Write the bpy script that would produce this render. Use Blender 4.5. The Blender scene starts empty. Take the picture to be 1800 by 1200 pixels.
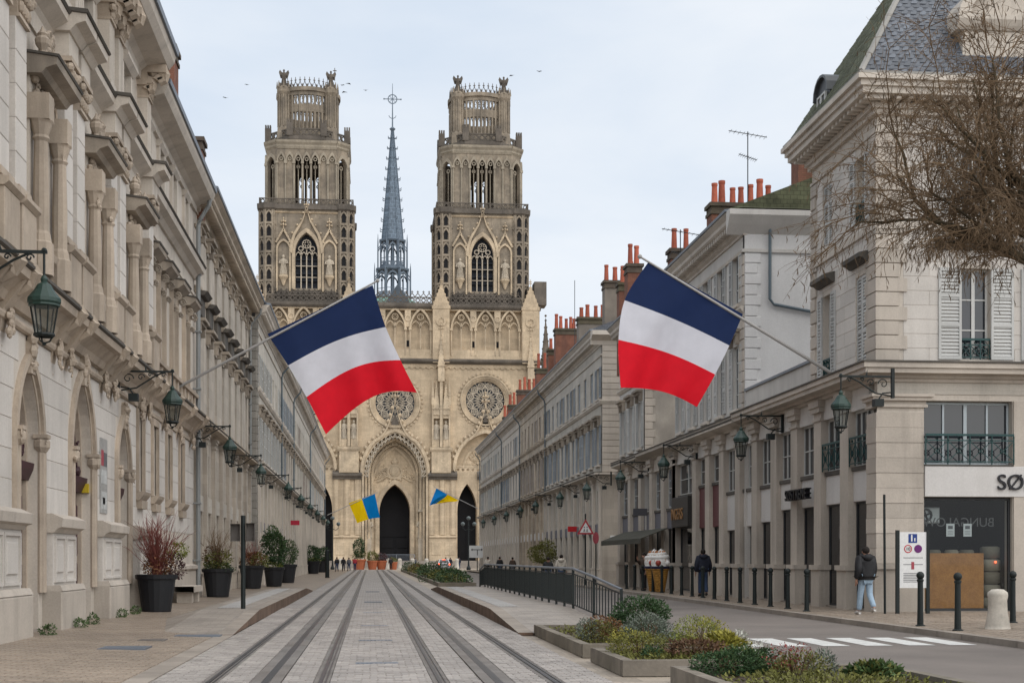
import bpy, bmesh, math, random
from mathutils import Vector, Matrix
RND = random.Random(11)
sc = bpy.context.scene
COL = sc.collection
rad = math.radians

# ---------------------------------------------------------------- camera, sky, sun, exposure
FPX = 2500.0
YAW = math.atan(249 / FPX)
EYE = 1.6
cam_d = bpy.data.cameras.new("camera")
cam = bpy.data.objects.new("camera", cam_d)
COL.objects.link(cam)
cam.location = (0, 0, EYE)
cam.rotation_euler = (rad(90), 0, -YAW)
cam_d.sensor_width = 36
cam_d.lens = FPX / 1800 * 36
cam_d.shift_y = 381 / 1800
cam_d.clip_start = 0.1
cam_d.clip_end = 3000
sc.camera = cam

SUN_EL, SUN_AZ = rad(52), rad(142)      # azimuth clockwise from +Y (the street axis)
world = bpy.data.worlds.new("World")
sc.world = world
world.use_nodes = True
wt = world.node_tree
wt.nodes.clear()
wo = wt.nodes.new("ShaderNodeOutputWorld")
bg = wt.nodes.new("ShaderNodeBackground")
sky = wt.nodes.new("ShaderNodeTexSky")
sky.sky_type = 'NISHITA'
sky.sun_disc = False
sky.sun_elevation = SUN_EL
sky.sun_rotation = SUN_AZ
sky.dust_density = 2.0
bg.inputs[1].default_value = 0.1
tc = wt.nodes.new("ShaderNodeTexCoord")
mp = wt.nodes.new("ShaderNodeMapping")
mp.inputs['Scale'].default_value = (1.0, 1.0, 3.2)
nz = wt.nodes.new("ShaderNodeTexNoise")
nz.inputs['Scale'].default_value = 2.6
nz.inputs['Detail'].default_value = 7
nz.inputs['Roughness'].default_value = 0.52
nz.inputs['Distortion'].default_value = 0.25
rp = wt.nodes.new("ShaderNodeValToRGB")
rp.color_ramp.elements[0].position = 0.34
rp.color_ramp.elements[0].color = (3.9, 4.4, 5.05, 1)
rp.color_ramp.elements[1].position = 0.62
rp.color_ramp.elements[1].color = (4.95, 5.2, 5.5, 1)
mx = wt.nodes.new("ShaderNodeMixRGB")
mx.inputs[0].default_value = 0.93      # cloud cover over the clear sky
wt.links.new(tc.outputs['Generated'], mp.inputs[0])
wt.links.new(mp.outputs[0], nz.inputs['Vector'])
wt.links.new(nz.outputs['Fac'], rp.inputs[0])
wt.links.new(sky.outputs[0], mx.inputs[1])
wt.links.new(rp.outputs[0], mx.inputs[2])
wt.links.new(mx.outputs[0], bg.inputs[0])
wt.links.new(bg.outputs[0], wo.inputs[0])

sun_d = bpy.data.lights.new("sun", 'SUN')
sun_d.energy = 1.5
sun_d.angle = rad(100)
sun_d.color = (1.0, 0.95, 0.88)
sun = bpy.data.objects.new("sun", sun_d)
COL.objects.link(sun)
sdir = Vector((math.sin(SUN_AZ) * math.cos(SUN_EL), math.cos(SUN_AZ) * math.cos(SUN_EL), math.sin(SUN_EL)))
sun.rotation_euler = (-sdir).to_track_quat('-Z', 'Y').to_euler()
sun.location = (30, 0, 60)

vs = sc.view_settings
vs.view_transform = 'Standard'
vs.look = 'None'
vs.gamma = 1.0
vs.use_curve_mapping = False
vs.exposure = 0.85
try:
    sc.cycles.max_bounces = 6
    sc.cycles.diffuse_bounces = 3
    sc.cycles.glossy_bounces = 3
    sc.cycles.transmission_bounces = 4
    sc.cycles.use_denoising = True
except Exception:
    pass


# ---------------------------------------------------------------- helpers
def px(x, y, Y=None, X=None):
    """a viewing ray of the survey photograph met with the plane Y=const or X=const -> world point"""
    u = (x - 900) / FPX
    if Y is None:
        Y = X * (math.cos(YAW) - u * math.sin(YAW)) / (math.sin(YAW) + u * math.cos(YAW))
    else:
        X = Y * (math.sin(YAW) + u * math.cos(YAW)) / (math.cos(YAW) - u * math.sin(YAW))
    dep = X * math.sin(YAW) + Y * math.cos(YAW)
    return (X, Y, EYE + (981 - y) * dep / FPX)


class Fr:
    """a facade frame: s runs along the wall, d points out of it"""
    def __init__(s, o, sd, dd):
        s.o, s.sd, s.dd = o, sd, dd

    def p(s, a, d, z):
        return (s.o[0] + s.sd[0] * a + s.dd[0] * d, s.o[1] + s.sd[1] * a + s.dd[1] * d, s.o[2] + z)

    def rot(s):
        return math.atan2(s.dd[0], -s.dd[1])


WORLD = Fr((0, 0, 0), (1, 0), (0, 1))


def polar(cx, cz, r, a):
    return (cx + r * math.cos(a), cz + r * math.sin(a))


class MB:
    def __init__(s, f=None):
        s.v, s.f, s.m, s.fr = [], [], [], f or WORLD
        s.slot = 0

    def add(s, vs_, fs):
        b = len(s.v)
        p = s.fr.p
        s.v.extend(p(*q) for q in vs_)
        for q in fs:
            s.f.append([b + i for i in q])
            s.m.append(s.slot)

    def poly(s, pts):
        s.add(pts, [list(range(len(pts)))])

    def box(s, a0, a1, d0, d1, z0, z1):
        s.add([(a0, d0, z0), (a1, d0, z0), (a1, d1, z0), (a0, d1, z0), (a0, d0, z1), (a1, d0, z1), (a1, d1, z1), (a0, d1, z1)],
              [(0, 3, 2, 1), (4, 5, 6, 7), (0, 1, 5, 4), (1, 2, 6, 5), (2, 3, 7, 6), (3, 0, 4, 7)])

    def bbox(s, a0, a1, d0, d1, z0, z1, b=0.02):
        """box with its front (d1) face chamfered"""
        s.add([(a0, d0, z0), (a1, d0, z0), (a1, d0, z1), (a0, d0, z1), (a0, d1 - b, z0), (a1, d1 - b, z0), (a1, d1 - b, z1), (a0, d1 - b, z1),
               (a0 + b, d1, z0 + b), (a1 - b, d1, z0 + b), (a1 - b, d1, z1 - b), (a0 + b, d1, z1 - b)],
              [(0, 1, 5, 4), (1, 2, 6, 5), (2, 3, 7, 6), (3, 0, 4, 7), (4, 5, 9, 8), (5, 6, 10, 9), (6, 7, 11, 10), (7, 4, 8, 11), (8, 9, 10, 11)])

    def taper(s, a0, a1, d0, d1, z0, z1, k=0.0, e=0.0):
        """box whose top is inset by k (s) and e (d)"""
        s.add([(a0, d0, z0), (a1, d0, z0), (a1, d1, z0), (a0, d1, z0), (a0 + k, d0 + e, z1), (a1 - k, d0 + e, z1), (a1 - k, d1 - e, z1), (a0 + k, d1 - e, z1)],
              [(0, 3, 2, 1), (4, 5, 6, 7), (0, 1, 5, 4), (1, 2, 6, 5), (2, 3, 7, 6), (3, 0, 4, 7)])

    def prof(s, a0, a1, pts, cap=True):
        """a moulding: profile pts (d,z) swept along s"""
        pts = [(d if d else -0.03, z) for d, z in pts]
        n = len(pts)
        s.add([(a0, d, z) for d, z in pts] + [(a1, d, z) for d, z in pts],
              [(i, i + 1, n + i + 1, n + i) for i in range(n - 1)] + ([tuple(range(n)), tuple(range(n, 2 * n))] if cap else []))

    def plate(s, pts, d0, d1):
        """outline pts (s,z) extruded from d0 to d1"""
        n = len(pts)
        s.add([(a, d0, z) for a, z in pts] + [(a, d1, z) for a, z in pts],
              [tuple(range(n)), tuple(range(n, 2 * n))] + [(i, (i + 1) % n, n + (i + 1) % n, n + i) for i in range(n)])

    def band(s, inner, outer, d0, d1, closed=False):
        """strip between two polylines of (s,z), extruded"""
        n = len(inner)
        vs_ = [(a, d1, z) for a, z in inner] + [(a, d1, z) for a, z in outer] + [(a, d0, z) for a, z in inner] + [(a, d0, z) for a, z in outer]
        fs = []
        for i in range(n if closed else n - 1):
            j = (i + 1) % n
            fs += [(i, j, n + j, n + i), (i, j, 2 * n + j, 2 * n + i), (n + i, n + j, 3 * n + j, 3 * n + i)]
        s.add(vs_, fs)

    def ring(s, a, z, r0, r1, d0, d1, n=24, t0=0.0, t1=2 * math.pi):
        full = abs(t1 - t0 - 2 * math.pi) < 1e-6
        ts = [t0 + (t1 - t0) * i / n for i in range(n if full else n + 1)]
        s.band([polar(a, z, r0, t) for t in ts], [polar(a, z, r1, t) for t in ts], d0, d1, closed=full)

    def bar(s, p, q, w, d0, d1):
        """straight bar in the (s,z) plane"""
        dx, dz = q[0] - p[0], q[1] - p[1]
        l = math.hypot(dx, dz) or 1
        nx, nz_ = -dz / l * w / 2, dx / l * w / 2
        s.plate([(p[0] + nx, p[1] + nz_), (q[0] + nx, q[1] + nz_), (q[0] - nx, q[1] - nz_), (p[0] - nx, p[1] - nz_)], d0, d1)

    def tube(s, pts, r, n=6, cap=True):
        pts = [Vector(p) for p in pts]
        rs = r if isinstance(r, (list, tuple)) else [r] * len(pts)
        vs_, fs = [], []
        for i, p in enumerate(pts):
            t = (pts[min(i + 1, len(pts) - 1)] - pts[max(i - 1, 0)])
            if t.length < 1e-9:
                t = Vector((0, 0, 1))
            t.normalize()
            up = Vector((0, 0, 1)) if abs(t.z) < 0.9 else Vector((1, 0, 0))
            a = t.cross(up).normalized()
            b = t.cross(a)
            for k in range(n):
                an = 2 * math.pi * k / n
                vs_.append(tuple(p + (a * math.cos(an) + b * math.sin(an)) * rs[i]))
        for i in range(len(pts) - 1):
            for k in range(n):
                fs.append((i * n + k, i * n + (k + 1) % n, (i + 1) * n + (k + 1) % n, (i + 1) * n + k))
        if cap:
            fs += [tuple(range(n)), tuple(range((len(pts) - 1) * n, len(pts) * n))]
        s.add(vs_, fs)

    def lathe(s, c, prof_, n=10, a0=0.0, sx=1.0, sy=1.0):
        """profile (r,z) turned about the vertical through c=(s,d,z)"""
        vs_, fs = [], []
        for r, z in prof_:
            for k in range(n):
                t = a0 + 2 * math.pi * k / n
                vs_.append((c[0] + r * sx * math.cos(t), c[1] + r * sy * math.sin(t), c[2] + z))
        for i in range(len(prof_) - 1):
            for k in range(n):
                fs.append((i * n + k, i * n + (k + 1) % n, (i + 1) * n + (k + 1) % n, (i + 1) * n + k))
        fs += [tuple(range(n)), tuple(range((len(prof_) - 1) * n, len(prof_) * n))]
        s.add(vs_, fs)

    def ball(s, c, r, n=8, sx=1, sy=1, sz=1):
        m = max(4, n // 2 + 1)
        s.lathe(c, [(max(1e-4, r * math.sin(math.pi * i / m)), -r * sz * math.cos(math.pi * i / m)) for i in range(m + 1)], n, 0, sx, sy)

    def mesh(s, name, mats, off=(0, 0, 0), smooth=False):
        me = bpy.data.meshes.new(name)
        ox, oy, oz = off
        me.from_pydata([(x - ox, y - oy, z - oz) for x, y, z in s.v], [], s.f)
        for m in (mats if isinstance(mats, (list, tuple)) else [mats]):
            me.materials.append(m)
        if any(s.m):
            me.polygons.foreach_set('material_index', s.m)
        if smooth:
            me.polygons.foreach_set('use_smooth', [True] * len(me.polygons))
        me.validate()
        return me

    def build(s, name, mats, parent=None, smooth=False):
        off = wloc(parent)
        return link(name, s.mesh(name, mats, off, smooth), parent)


def wloc(o):
    l = Vector((0, 0, 0))
    while o is not None:
        l += o.location
        o = o.parent
    return l


def link(name, data, parent=None, loc=(0, 0, 0), rz=0.0):
    o = bpy.data.objects.new(name, data)
    COL.objects.link(o)
    o.location = loc
    if rz:
        o.rotation_euler = (0, 0, rz)
    if parent is not None:
        o.parent = parent
    return o


def tag(o, label, cat, group=None):
    o["label"] = label
    o["category"] = cat
    if group:
        o["group"] = group
    return o


def thing(name, label, cat, loc=(0, 0, 0), rz=0.0, group=None):
    return tag(link(name, None, None, loc, rz), label, cat, group)


def structure(o):
    o["kind"] = "structure"
    return o


def stuff(o):
    o["kind"] = "stuff"
    return o


def copy_tree(o, loc=None, rz=None, parent=None, label=None):
    c = o.copy()
    COL.objects.link(c)
    if parent is not None:
        c.parent = parent
    if loc is not None:
        c.location = loc
    if rz is not None:
        c.rotation_euler = (0, 0, rz)
    if label:
        c["label"] = label
    for ch in list(o.children):
        copy_tree(ch, parent=c)
    return c


_cache = {}


def inst(name, key, make, f, a, d, z, parent, mats, smooth=False):
    """a piece built once in its own axes (x along wall, y INTO the wall, z up), placed on a facade"""
    if key not in _cache:
        m = MB()
        make(m)
        _cache[key] = m.mesh(name, mats, smooth=smooth)
    p = Vector(f.p(a, d, z)) - wloc(parent)
    o = link(name, _cache[key], parent, p, f.rot() - (parent.rotation_euler.z if parent else 0))
    return o


def arch(a, hw, zs, za, n=8):
    """pointed arch polyline from the left springing over the apex to the right one"""
    r = za - zs
    if r < hw:      # low arch: ellipse
        return [(a - hw * math.cos(math.pi * i / (2 * n)), zs + r * math.sin(math.pi * i / (2 * n))) for i in range(2 * n + 1)]
    rho = (hw * hw + r * r) / (2 * hw)
    c = a - hw + rho
    t1 = math.acos((c - a) / rho)
    left = [(c - rho * math.cos(t1 * i / n), zs + rho * math.sin(t1 * i / n)) for i in range(n + 1)]
    return left + [(2 * a - x, z) for x, z in reversed(left[:-1])]


def wall_grid(m, s0, s1, z0, z1, holes, d=0.0, rev=0.3, back=None):
    """a wall face with rectangular openings (a0,a1,b0,b1) and their reveals"""
    ss = sorted({s0, s1, *[min(max(h[i], s0), s1) for h in holes for i in (0, 1)]})
    zs = sorted({z0, z1, *[min(max(h[i], z0), z1) for h in holes for i in (2, 3)]})
    for i in range(len(ss) - 1):
        run = None
        for j in range(len(zs) - 1):
            cs, cz = (ss[i] + ss[i + 1]) / 2, (zs[j] + zs[j + 1]) / 2
            solid = not any(h[0] < cs < h[1] and h[2] < cz < h[3] for h in holes)
            if solid:
                run = [run[0], zs[j + 1]] if run else [zs[j], zs[j + 1]]
            if run and (not solid or j == len(zs) - 2):
                m.poly([(ss[i], d, run[0]), (ss[i + 1], d, run[0]), (ss[i + 1], d, run[1]), (ss[i], d, run[1])])
                run = None
    for h in holes:
        a0, a1, b0, b1 = h[:4]
        r = h[4] if len(h) > 4 else rev
        top = not (len(h) > 5 and h[5])
        m.poly([(a0, d, b0), (a0, d - r, b0), (a0, d - r, b1), (a0, d, b1)])
        m.poly([(a1, d, b0), (a1, d - r, b0), (a1, d - r, b1), (a1, d, b1)])
        m.poly([(a0, d, b0), (a1, d, b0), (a1, d - r, b0), (a0, d - r, b0)])
        if top:
            m.poly([(a0, d, b1), (a1, d, b1), (a1, d - r, b1), (a0, d - r, b1)])


def spandrel(m, pts, ztop, d=0.0, rev=0.5):
    """fills between an arch polyline and the top of its rectangular hole, with the curved reveal"""
    for (a, z), (b, w) in zip(pts, pts[1:]):
        m.poly([(a, d, z), (b, d, w), (b, d, ztop), (a, d, ztop)])
        m.poly([(a, d, z), (b, d, w), (b, d - rev, w), (a, d - rev, z)])


# ---------------------------------------------------------------- materials
def NN(nt, t, **kw):
    n = nt.nodes.new(t)
    for k, v in kw.items():
        if k in n.inputs:
            n.inputs[k].default_value = v
        else:
            setattr(n, k, v)
    return n


def M(name, col, rough=0.85, var=0.12, vs_=0.6, bump=0.15, bs=25.0, streak=0.0, joints=None, metal=0.0, orand=0.0, spec=0.35, fine=0.08, stain=None, coat=0.0, emit=None, estr=0.0, patch=0.0):
    m = bpy.data.materials.new(name)
    m.use_nodes = True
    nt = m.node_tree
    b = nt.nodes['Principled BSDF']
    L = nt.links.new
    b.inputs['Roughness'].default_value = rough
    b.inputs['Metallic'].default_value = metal
    b.inputs['Specular IOR Level'].default_value = spec
    if coat:
        b.inputs['Coat Weight'].default_value = coat
    if emit:
        b.inputs['Emission Color'].default_value = (*emit, 1)
        b.inputs['Emission Strength'].default_value = estr
    geo = NN(nt, 'ShaderNodeNewGeometry')
    n1 = NN(nt, 'ShaderNodeTexNoise', Scale=vs_, Detail=5.0, Roughness=0.6)
    L(geo.outputs['Position'], n1.inputs['Vector'])
    r1 = NN(nt, 'ShaderNodeMapRange')
    r1.inputs[1].default_value, r1.inputs[2].default_value = 0.3, 0.7
    r1.inputs[3].default_value, r1.inputs[4].default_value = 1 - var, 1 + var
    L(n1.outputs['Fac'], r1.inputs[0])
    n2 = NN(nt, 'ShaderNodeTexNoise', Scale=bs, Detail=4.0, Roughness=0.65)
    L(geo.outputs['Position'], n2.inputs['Vector'])
    r2 = NN(nt, 'ShaderNodeMapRange')
    r2.inputs[1].default_value, r2.inputs[2].default_value = 0.3, 0.7
    r2.inputs[3].default_value, r2.inputs[4].default_value = 1 - fine, 1 + fine
    L(n2.outputs['Fac'], r2.inputs[0])
    mu = NN(nt, 'ShaderNodeMath', operation='MULTIPLY')
    L(r1.outputs[0], mu.inputs[0])
    L(r2.outputs[0], mu.inputs[1])
    val = mu.outputs[0]
    if orand:
        oi = NN(nt, 'ShaderNodeObjectInfo')
        r3 = NN(nt, 'ShaderNodeMapRange')
        r3.inputs[3].default_value, r3.inputs[4].default_value = 1 - orand, 1 + orand
        L(oi.outputs['Random'], r3.inputs[0])
        m3 = NN(nt, 'ShaderNodeMath', operation='MULTIPLY')
        L(val, m3.inputs[0])
        L(r3.outputs[0], m3.inputs[1])
        val = m3.outputs[0]
    height = n2.outputs['Fac']
    if joints:
        jw, jh, jm, dark = joints
        sx = NN(nt, 'ShaderNodeSeparateXYZ')
        L(geo.outputs['Position'], sx.inputs[0])
        ad = NN(nt, 'ShaderNodeMath', operation='ADD')
        L(sx.outputs[0], ad.inputs[0])
        L(sx.outputs[1], ad.inputs[1])
        cx = NN(nt, 'ShaderNodeCombineXYZ')
        L(ad.outputs[0], cx.inputs[0])
        L(sx.outputs[2], cx.inputs[1])
        br = NN(nt, 'ShaderNodeTexBrick')
        br.inputs['Scale'].default_value = 1.0
        br.inputs['Brick Width'].default_value = jw
        br.inputs['Row Height'].default_value = jh
        br.inputs['Mortar Size'].default_value = jm
        br.inputs['Mortar Smooth'].default_value = 0.3
        br.inputs['Color1'].default_value = (1, 1, 1, 1)
        br.inputs['Color2'].default_value = (0.84, 0.84, 0.84, 1)
        br.inputs['Mortar'].default_value = (dark, dark, dark, 1)
        L(cx.outputs[0], br.inputs['Vector'])
        m4 = NN(nt, 'ShaderNodeMath', operation='MULTIPLY')
        L(val, m4.inputs[0])
        L(br.outputs['Color'], m4.inputs[1])
        val = m4.outputs[0]
    if streak:
        mp_ = NN(nt, 'ShaderNodeMapping')
        mp_.inputs['Scale'].default_value = (1.6, 1.6, 0.12)
        L(geo.outputs['Position'], mp_.inputs[0])
        n4 = NN(nt, 'ShaderNodeTexNoise', Scale=1.0, Detail=6.0, Roughness=0.7)
        L(mp_.outputs[0], n4.inputs['Vector'])
        r4 = NN(nt, 'ShaderNodeMapRange')
        r4.inputs[1].default_value, r4.inputs[2].default_value = 0.5, 0.75
        r4.inputs[3].default_value, r4.inputs[4].default_value = 0.0, streak
        L(n4.outputs['Fac'], r4.inputs[0])
    vm = NN(nt, 'ShaderNodeVectorMath', operation='SCALE')
    vm.inputs[0].default_value = col
    L(val, vm.inputs['Scale'])
    out = vm.outputs[0]
    if patch:
        n6 = NN(nt, 'ShaderNodeTexNoise', Scale=0.35, Detail=3.0)
        L(geo.outputs['Position'], n6.inputs['Vector'])
        r6 = NN(nt, 'ShaderNodeMapRange')
        r6.inputs[1].default_value, r6.inputs[2].default_value = 0.42, 0.62
        r6.inputs[3].default_value, r6.inputs[4].default_value = 0.0, patch
        L(n6.outputs['Fac'], r6.inputs[0])
        mz = NN(nt, 'ShaderNodeMixRGB')
        L(r6.outputs[0], mz.inputs[0])
        L(out, mz.inputs[1])
        mz.inputs[2].default_value = (*(stain or (0.09, 0.08, 0.07)), 1)
        out = mz.outputs[0]
    if streak:
        mz = NN(nt, 'ShaderNodeMixRGB')
        L(r4.outputs[0], mz.inputs[0])
        L(out, mz.inputs[1])
        mz.inputs[2].default_value = (*(stain or (0.09, 0.08, 0.07)), 1)
        out = mz.outputs[0]
    L(out, b.inputs['Base Color'])
    if bump:
        bp = NN(nt, 'ShaderNodeBump')
        bp.inputs['Strength'].default_value = bump
        bp.inputs['Distance'].default_value = 0.03
        L(height, bp.inputs['Height'])
        L(bp.outputs[0], b.inputs['Normal'])
    return m


def glassy(name, col=(0.02, 0.024, 0.03), rough=0.04, spec=0.6):
    m = bpy.data.materials.new(name)
    m.use_nodes = True
    nt = m.node_tree
    b = nt.nodes['Principled BSDF']
    b.inputs['Base Color'].default_value = (*col, 1)
    b.inputs['Roughness'].default_value = rough
    b.inputs['Specular IOR Level'].default_value = spec
    geo = NN(nt, 'ShaderNodeNewGeometry')
    n = NN(nt, 'ShaderNodeTexNoise', Scale=0.9, Detail=2.0)
    bp = NN(nt, 'ShaderNodeBump')
    bp.inputs['Strength'].default_value = 0.06
    bp.inputs['Distance'].default_value = 0.05
    nt.links.new(geo.outputs['Position'], n.inputs['Vector'])
    nt.links.new(n.outputs['Fac'], bp.inputs['Height'])
    nt.links.new(bp.outputs[0], b.inputs['Normal'])
    return m


def clear_glass(name):
    m = bpy.data.materials.new(name)
    m.use_nodes = True
    nt = m.node_tree
    nt.nodes.clear()
    o = nt.nodes.new('ShaderNodeOutputMaterial')
    t = nt.nodes.new('ShaderNodeBsdfTransparent')
    t.inputs[0].default_value = (0.72, 0.76, 0.76, 1)
    g = nt.nodes.new('ShaderNodeBsdfGlossy')
    g.inputs['Roughness'].default_value = 0.03
    lw = nt.nodes.new('ShaderNodeLayerWeight')
    lw.inputs[0].default_value = 0.5
    pw = NN(nt, 'ShaderNodeMath', operation='POWER')
    pw.inputs[1].default_value = 4.0
    nt.links.new(lw.outputs['Facing'], pw.inputs[0])
    fz = NN(nt, 'ShaderNodeMath', operation='MULTIPLY_ADD')
    fz.inputs[1].default_value, fz.inputs[2].default_value = 0.85, 0.045
    nt.links.new(pw.outputs[0], fz.inputs[0])
    x = nt.nodes.new('ShaderNodeMixShader')
    nt.links.new(fz.outputs[0], x.inputs[0])
    nt.links.new(t.outputs[0], x.inputs[1])
    nt.links.new(g.outputs[0], x.inputs[2])
    nt.links.new(x.outputs[0], o.inputs[0])
    return m


def leafm(name, col, var=0.35):
    m = bpy.data.materials.new(name)
    m.use_nodes = True
    nt = m.node_tree
    b = nt.nodes['Principled BSDF']
    b.inputs['Roughness'].default_value = 0.6
    b.inputs['Specular IOR Level'].default_value = 0.25
    geo = NN(nt, 'ShaderNodeNewGeometry')
    r = NN(nt, 'ShaderNodeMapRange')
    r.inputs[3].default_value, r.inputs[4].default_value = 1 - var, 1 + var * 1.3
    nt.links.new(geo.outputs['Random Per Island'], r.inputs[0])
    v = NN(nt, 'ShaderNodeVectorMath', operation='SCALE')
    v.inputs[0].default_value = col
    nt.links.new(r.outputs[0], v.inputs['Scale'])
    nt.links.new(v.outputs[0], b.inputs['Base Color'])
    return m


STAIN = (0.10, 0.088, 0.075)
m_lime = M("limestone pale", (0.55, 0.495, 0.43), var=0.10, streak=0.35, stain=STAIN, patch=0.12)
m_limeblk = M("limestone block", (0.54, 0.505, 0.465), var=0.07, vs_=0.8, streak=0.28, stain=(0.2, 0.18, 0.16), orand=0.07)
m_limewarm = M("limestone warm", (0.50, 0.42, 0.33), var=0.14, streak=0.45, stain=STAIN, patch=0.2, joints=(0.9, 0.36, 0.008, 0.72))
m_limecarve = M("carved limestone", (0.44, 0.365, 0.29), var=0.16, vs_=1.5, streak=0.45, stain=STAIN, patch=0.25)
m_limehood = M("weathered hood stone", (0.34, 0.29, 0.235), var=0.25, vs_=1.2, streak=0.6, stain=(0.08, 0.07, 0.06), patch=0.35)
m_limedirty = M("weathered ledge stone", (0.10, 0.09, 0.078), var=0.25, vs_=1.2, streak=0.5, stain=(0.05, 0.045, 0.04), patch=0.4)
m_render = M("pale render", (0.58, 0.555, 0.52), var=0.08, streak=0.3, stain=(0.2, 0.18, 0.16), patch=0.15)
m_renderg = M("grey render", (0.60, 0.59, 0.58), var=0.06, vs_=0.3, streak=0.15, stain=(0.2, 0.19, 0.18), patch=0.1)
m_mottled = M("flaking render", (0.40, 0.36, 0.31), var=0.2, vs_=0.9, streak=0.4, stain=(0.22, 0.2, 0.18), patch=0.5)
m_ashlar = M("ashlar facade", (0.49, 0.435, 0.37), var=0.12, streak=0.4, stain=STAIN, patch=0.18, joints=(1.1, 0.42, 0.007, 0.75))
m_ashlarw = M("pale ashlar facade", (0.53, 0.49, 0.43), var=0.1, streak=0.35, stain=STAIN, patch=0.12, joints=(1.1, 0.42, 0.006, 0.8))
m_quoin = M("quoin stone", (0.45, 0.40, 0.345), var=0.14, streak=0.35, stain=STAIN, orand=0.09)
m_quoing = M("grey quoin stone", (0.24, 0.225, 0.20), var=0.2, streak=0.4, stain=STAIN, orand=0.1)
m_slate = M("slate", (0.085, 0.095, 0.115), rough=0.55, var=0.25, vs_=1.2, bump=0.2, joints=(0.26, 0.17, 0.012, 0.45), spec=0.5)
m_slateplain = M("slate course", (0.10, 0.112, 0.135), rough=0.5, var=0.25, vs_=2.0, orand=0.15)
m_mossroof = M("mossy slate", (0.10, 0.105, 0.06), rough=0.9, var=0.4, vs_=2.0, joints=(0.26, 0.17, 0.012, 0.5))
m_zinc = M("zinc", (0.17, 0.19, 0.22), rough=0.45, var=0.15, metal=0.4, bump=0.05)
m_pipe = M("painted downpipe", (0.10, 0.13, 0.15), rough=0.5, var=0.15, bump=0.03)
m_pipe2 = M("grey downpipe", (0.22, 0.23, 0.23), rough=0.5, var=0.12, bump=0.03)
m_brick = M("chimney brick", (0.20, 0.085, 0.055), var=0.3, vs_=2.0, streak=0.4, stain=(0.05, 0.035, 0.03), joints=(0.24, 0.08, 0.012, 0.7))
m_stack = M("plastered chimney stack", (0.21, 0.18, 0.15), var=0.25, vs_=1.0, patch=0.3)
m_brickcap = M("brick chimney head", (0.085, 0.065, 0.05), var=0.3, vs_=2.0, patch=0.3, stain=(0.10, 0.10, 0.04))
m_terra = M("terracotta pot", (0.36, 0.095, 0.055), rough=0.8, var=0.2, vs_=3.0, orand=0.2)
m_iron = M("dark green iron", (0.009, 0.014, 0.014), rough=0.55, var=0.2, bump=0.05, spec=0.35)
m_irong = M("green lantern paint", (0.012, 0.036, 0.028), rough=0.5, var=0.2, bump=0.04, spec=0.5)
m_balc = M("green balcony iron", (0.015, 0.055, 0.055), rough=0.5, var=0.2, bump=0.03)
m_shut = M("pale shutter paint", (0.45, 0.45, 0.435), rough=0.7, var=0.12, orand=0.12, streak=0.25, stain=(0.2, 0.2, 0.2))
m_shutg = M("grey shutter paint", (0.27, 0.30, 0.33), rough=0.7, var=0.12, orand=0.15, streak=0.25, stain=(0.12, 0.12, 0.12))
m_shutt = M("taupe shutter paint", (0.36, 0.315, 0.28), rough=0.7, var=0.12, orand=0.12, streak=0.2, stain=(0.15, 0.13, 0.12))
m_wframe = M("window paint", (0.50, 0.50, 0.48), rough=0.6, var=0.08, bump=0.03)
m_wframeb = M("blue grey window paint", (0.40, 0.45, 0.47), rough=0.6, var=0.08, bump=0.03)
m_darkframe = M("dark shop frame", (0.03, 0.032, 0.035), rough=0.5, var=0.1, bump=0.02)
m_glass = glassy("window glass")
m_glassd = glassy("dark shop glass", (0.012, 0.013, 0.016), 0.03)
m_lampglass = clear_glass("lantern glass")
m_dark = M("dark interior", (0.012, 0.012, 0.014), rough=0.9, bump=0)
m_wood = M("dark red door wood", (0.05, 0.018, 0.024), rough=0.5, var=0.3, bump=0.1)
m_asphalt = M("worn pinkish asphalt", (0.175, 0.152, 0.136), rough=0.7, var=0.2, vs_=0.3, bump=0.35, bs=60, fine=0.18, streak=0.0, patch=0.15, stain=(0.10, 0.088, 0.08))
m_pave = M("stone paving", (0.27, 0.215, 0.165), rough=0.5, var=0.25, vs_=0.7, bump=0.25, bs=14, fine=0.2, patch=0.25, stain=(0.14, 0.105, 0.08))
m_kerb = M("kerb stone", (0.27, 0.235, 0.20), rough=0.75, var=0.2, vs_=1.2, orand=0.1, bump=0.2)
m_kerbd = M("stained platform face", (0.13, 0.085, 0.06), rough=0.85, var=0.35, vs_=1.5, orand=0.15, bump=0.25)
m_white = M("road paint", (0.62, 0.62, 0.60), rough=0.7, var=0.12, vs_=3.0, fine=0.15, patch=0.15, stain=(0.25, 0.23, 0.2))
m_steel = M("rail steel", (0.06, 0.058, 0.06), rough=0.35, metal=0.7, var=0.2, bump=0.03)
m_conc = M("concrete strip", (0.16, 0.148, 0.138), rough=0.8, var=0.25, vs_=1.2, bump=0.2, patch=0.25, stain=(0.12, 0.09, 0.07))
m_pot = M("black planter", (0.016, 0.017, 0.02), rough=0.5, var=0.15, bump=0.05)
m_potr = M("terracotta planter", (0.42, 0.13, 0.06), rough=0.8, var=0.15)
m_soil = M("soil", (0.05, 0.035, 0.025), rough=0.95, var=0.3, vs_=4)
m_stoneb = M("pale stone bollard", (0.50, 0.46, 0.40), var=0.2, vs_=3, streak=0.3, stain=STAIN)
m_blackp = M("black paint", (0.012, 0.013, 0.014), rough=0.45, var=0.1, bump=0.02)
m_whitep = M("white paint", (0.70, 0.70, 0.69), rough=0.5, var=0.05, bump=0.02)
m_fascia = M("pale shop fascia", (0.56, 0.54, 0.52), rough=0.6, var=0.06, bump=0.04, streak=0.2, stain=(0.3, 0.28, 0.26))
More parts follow.
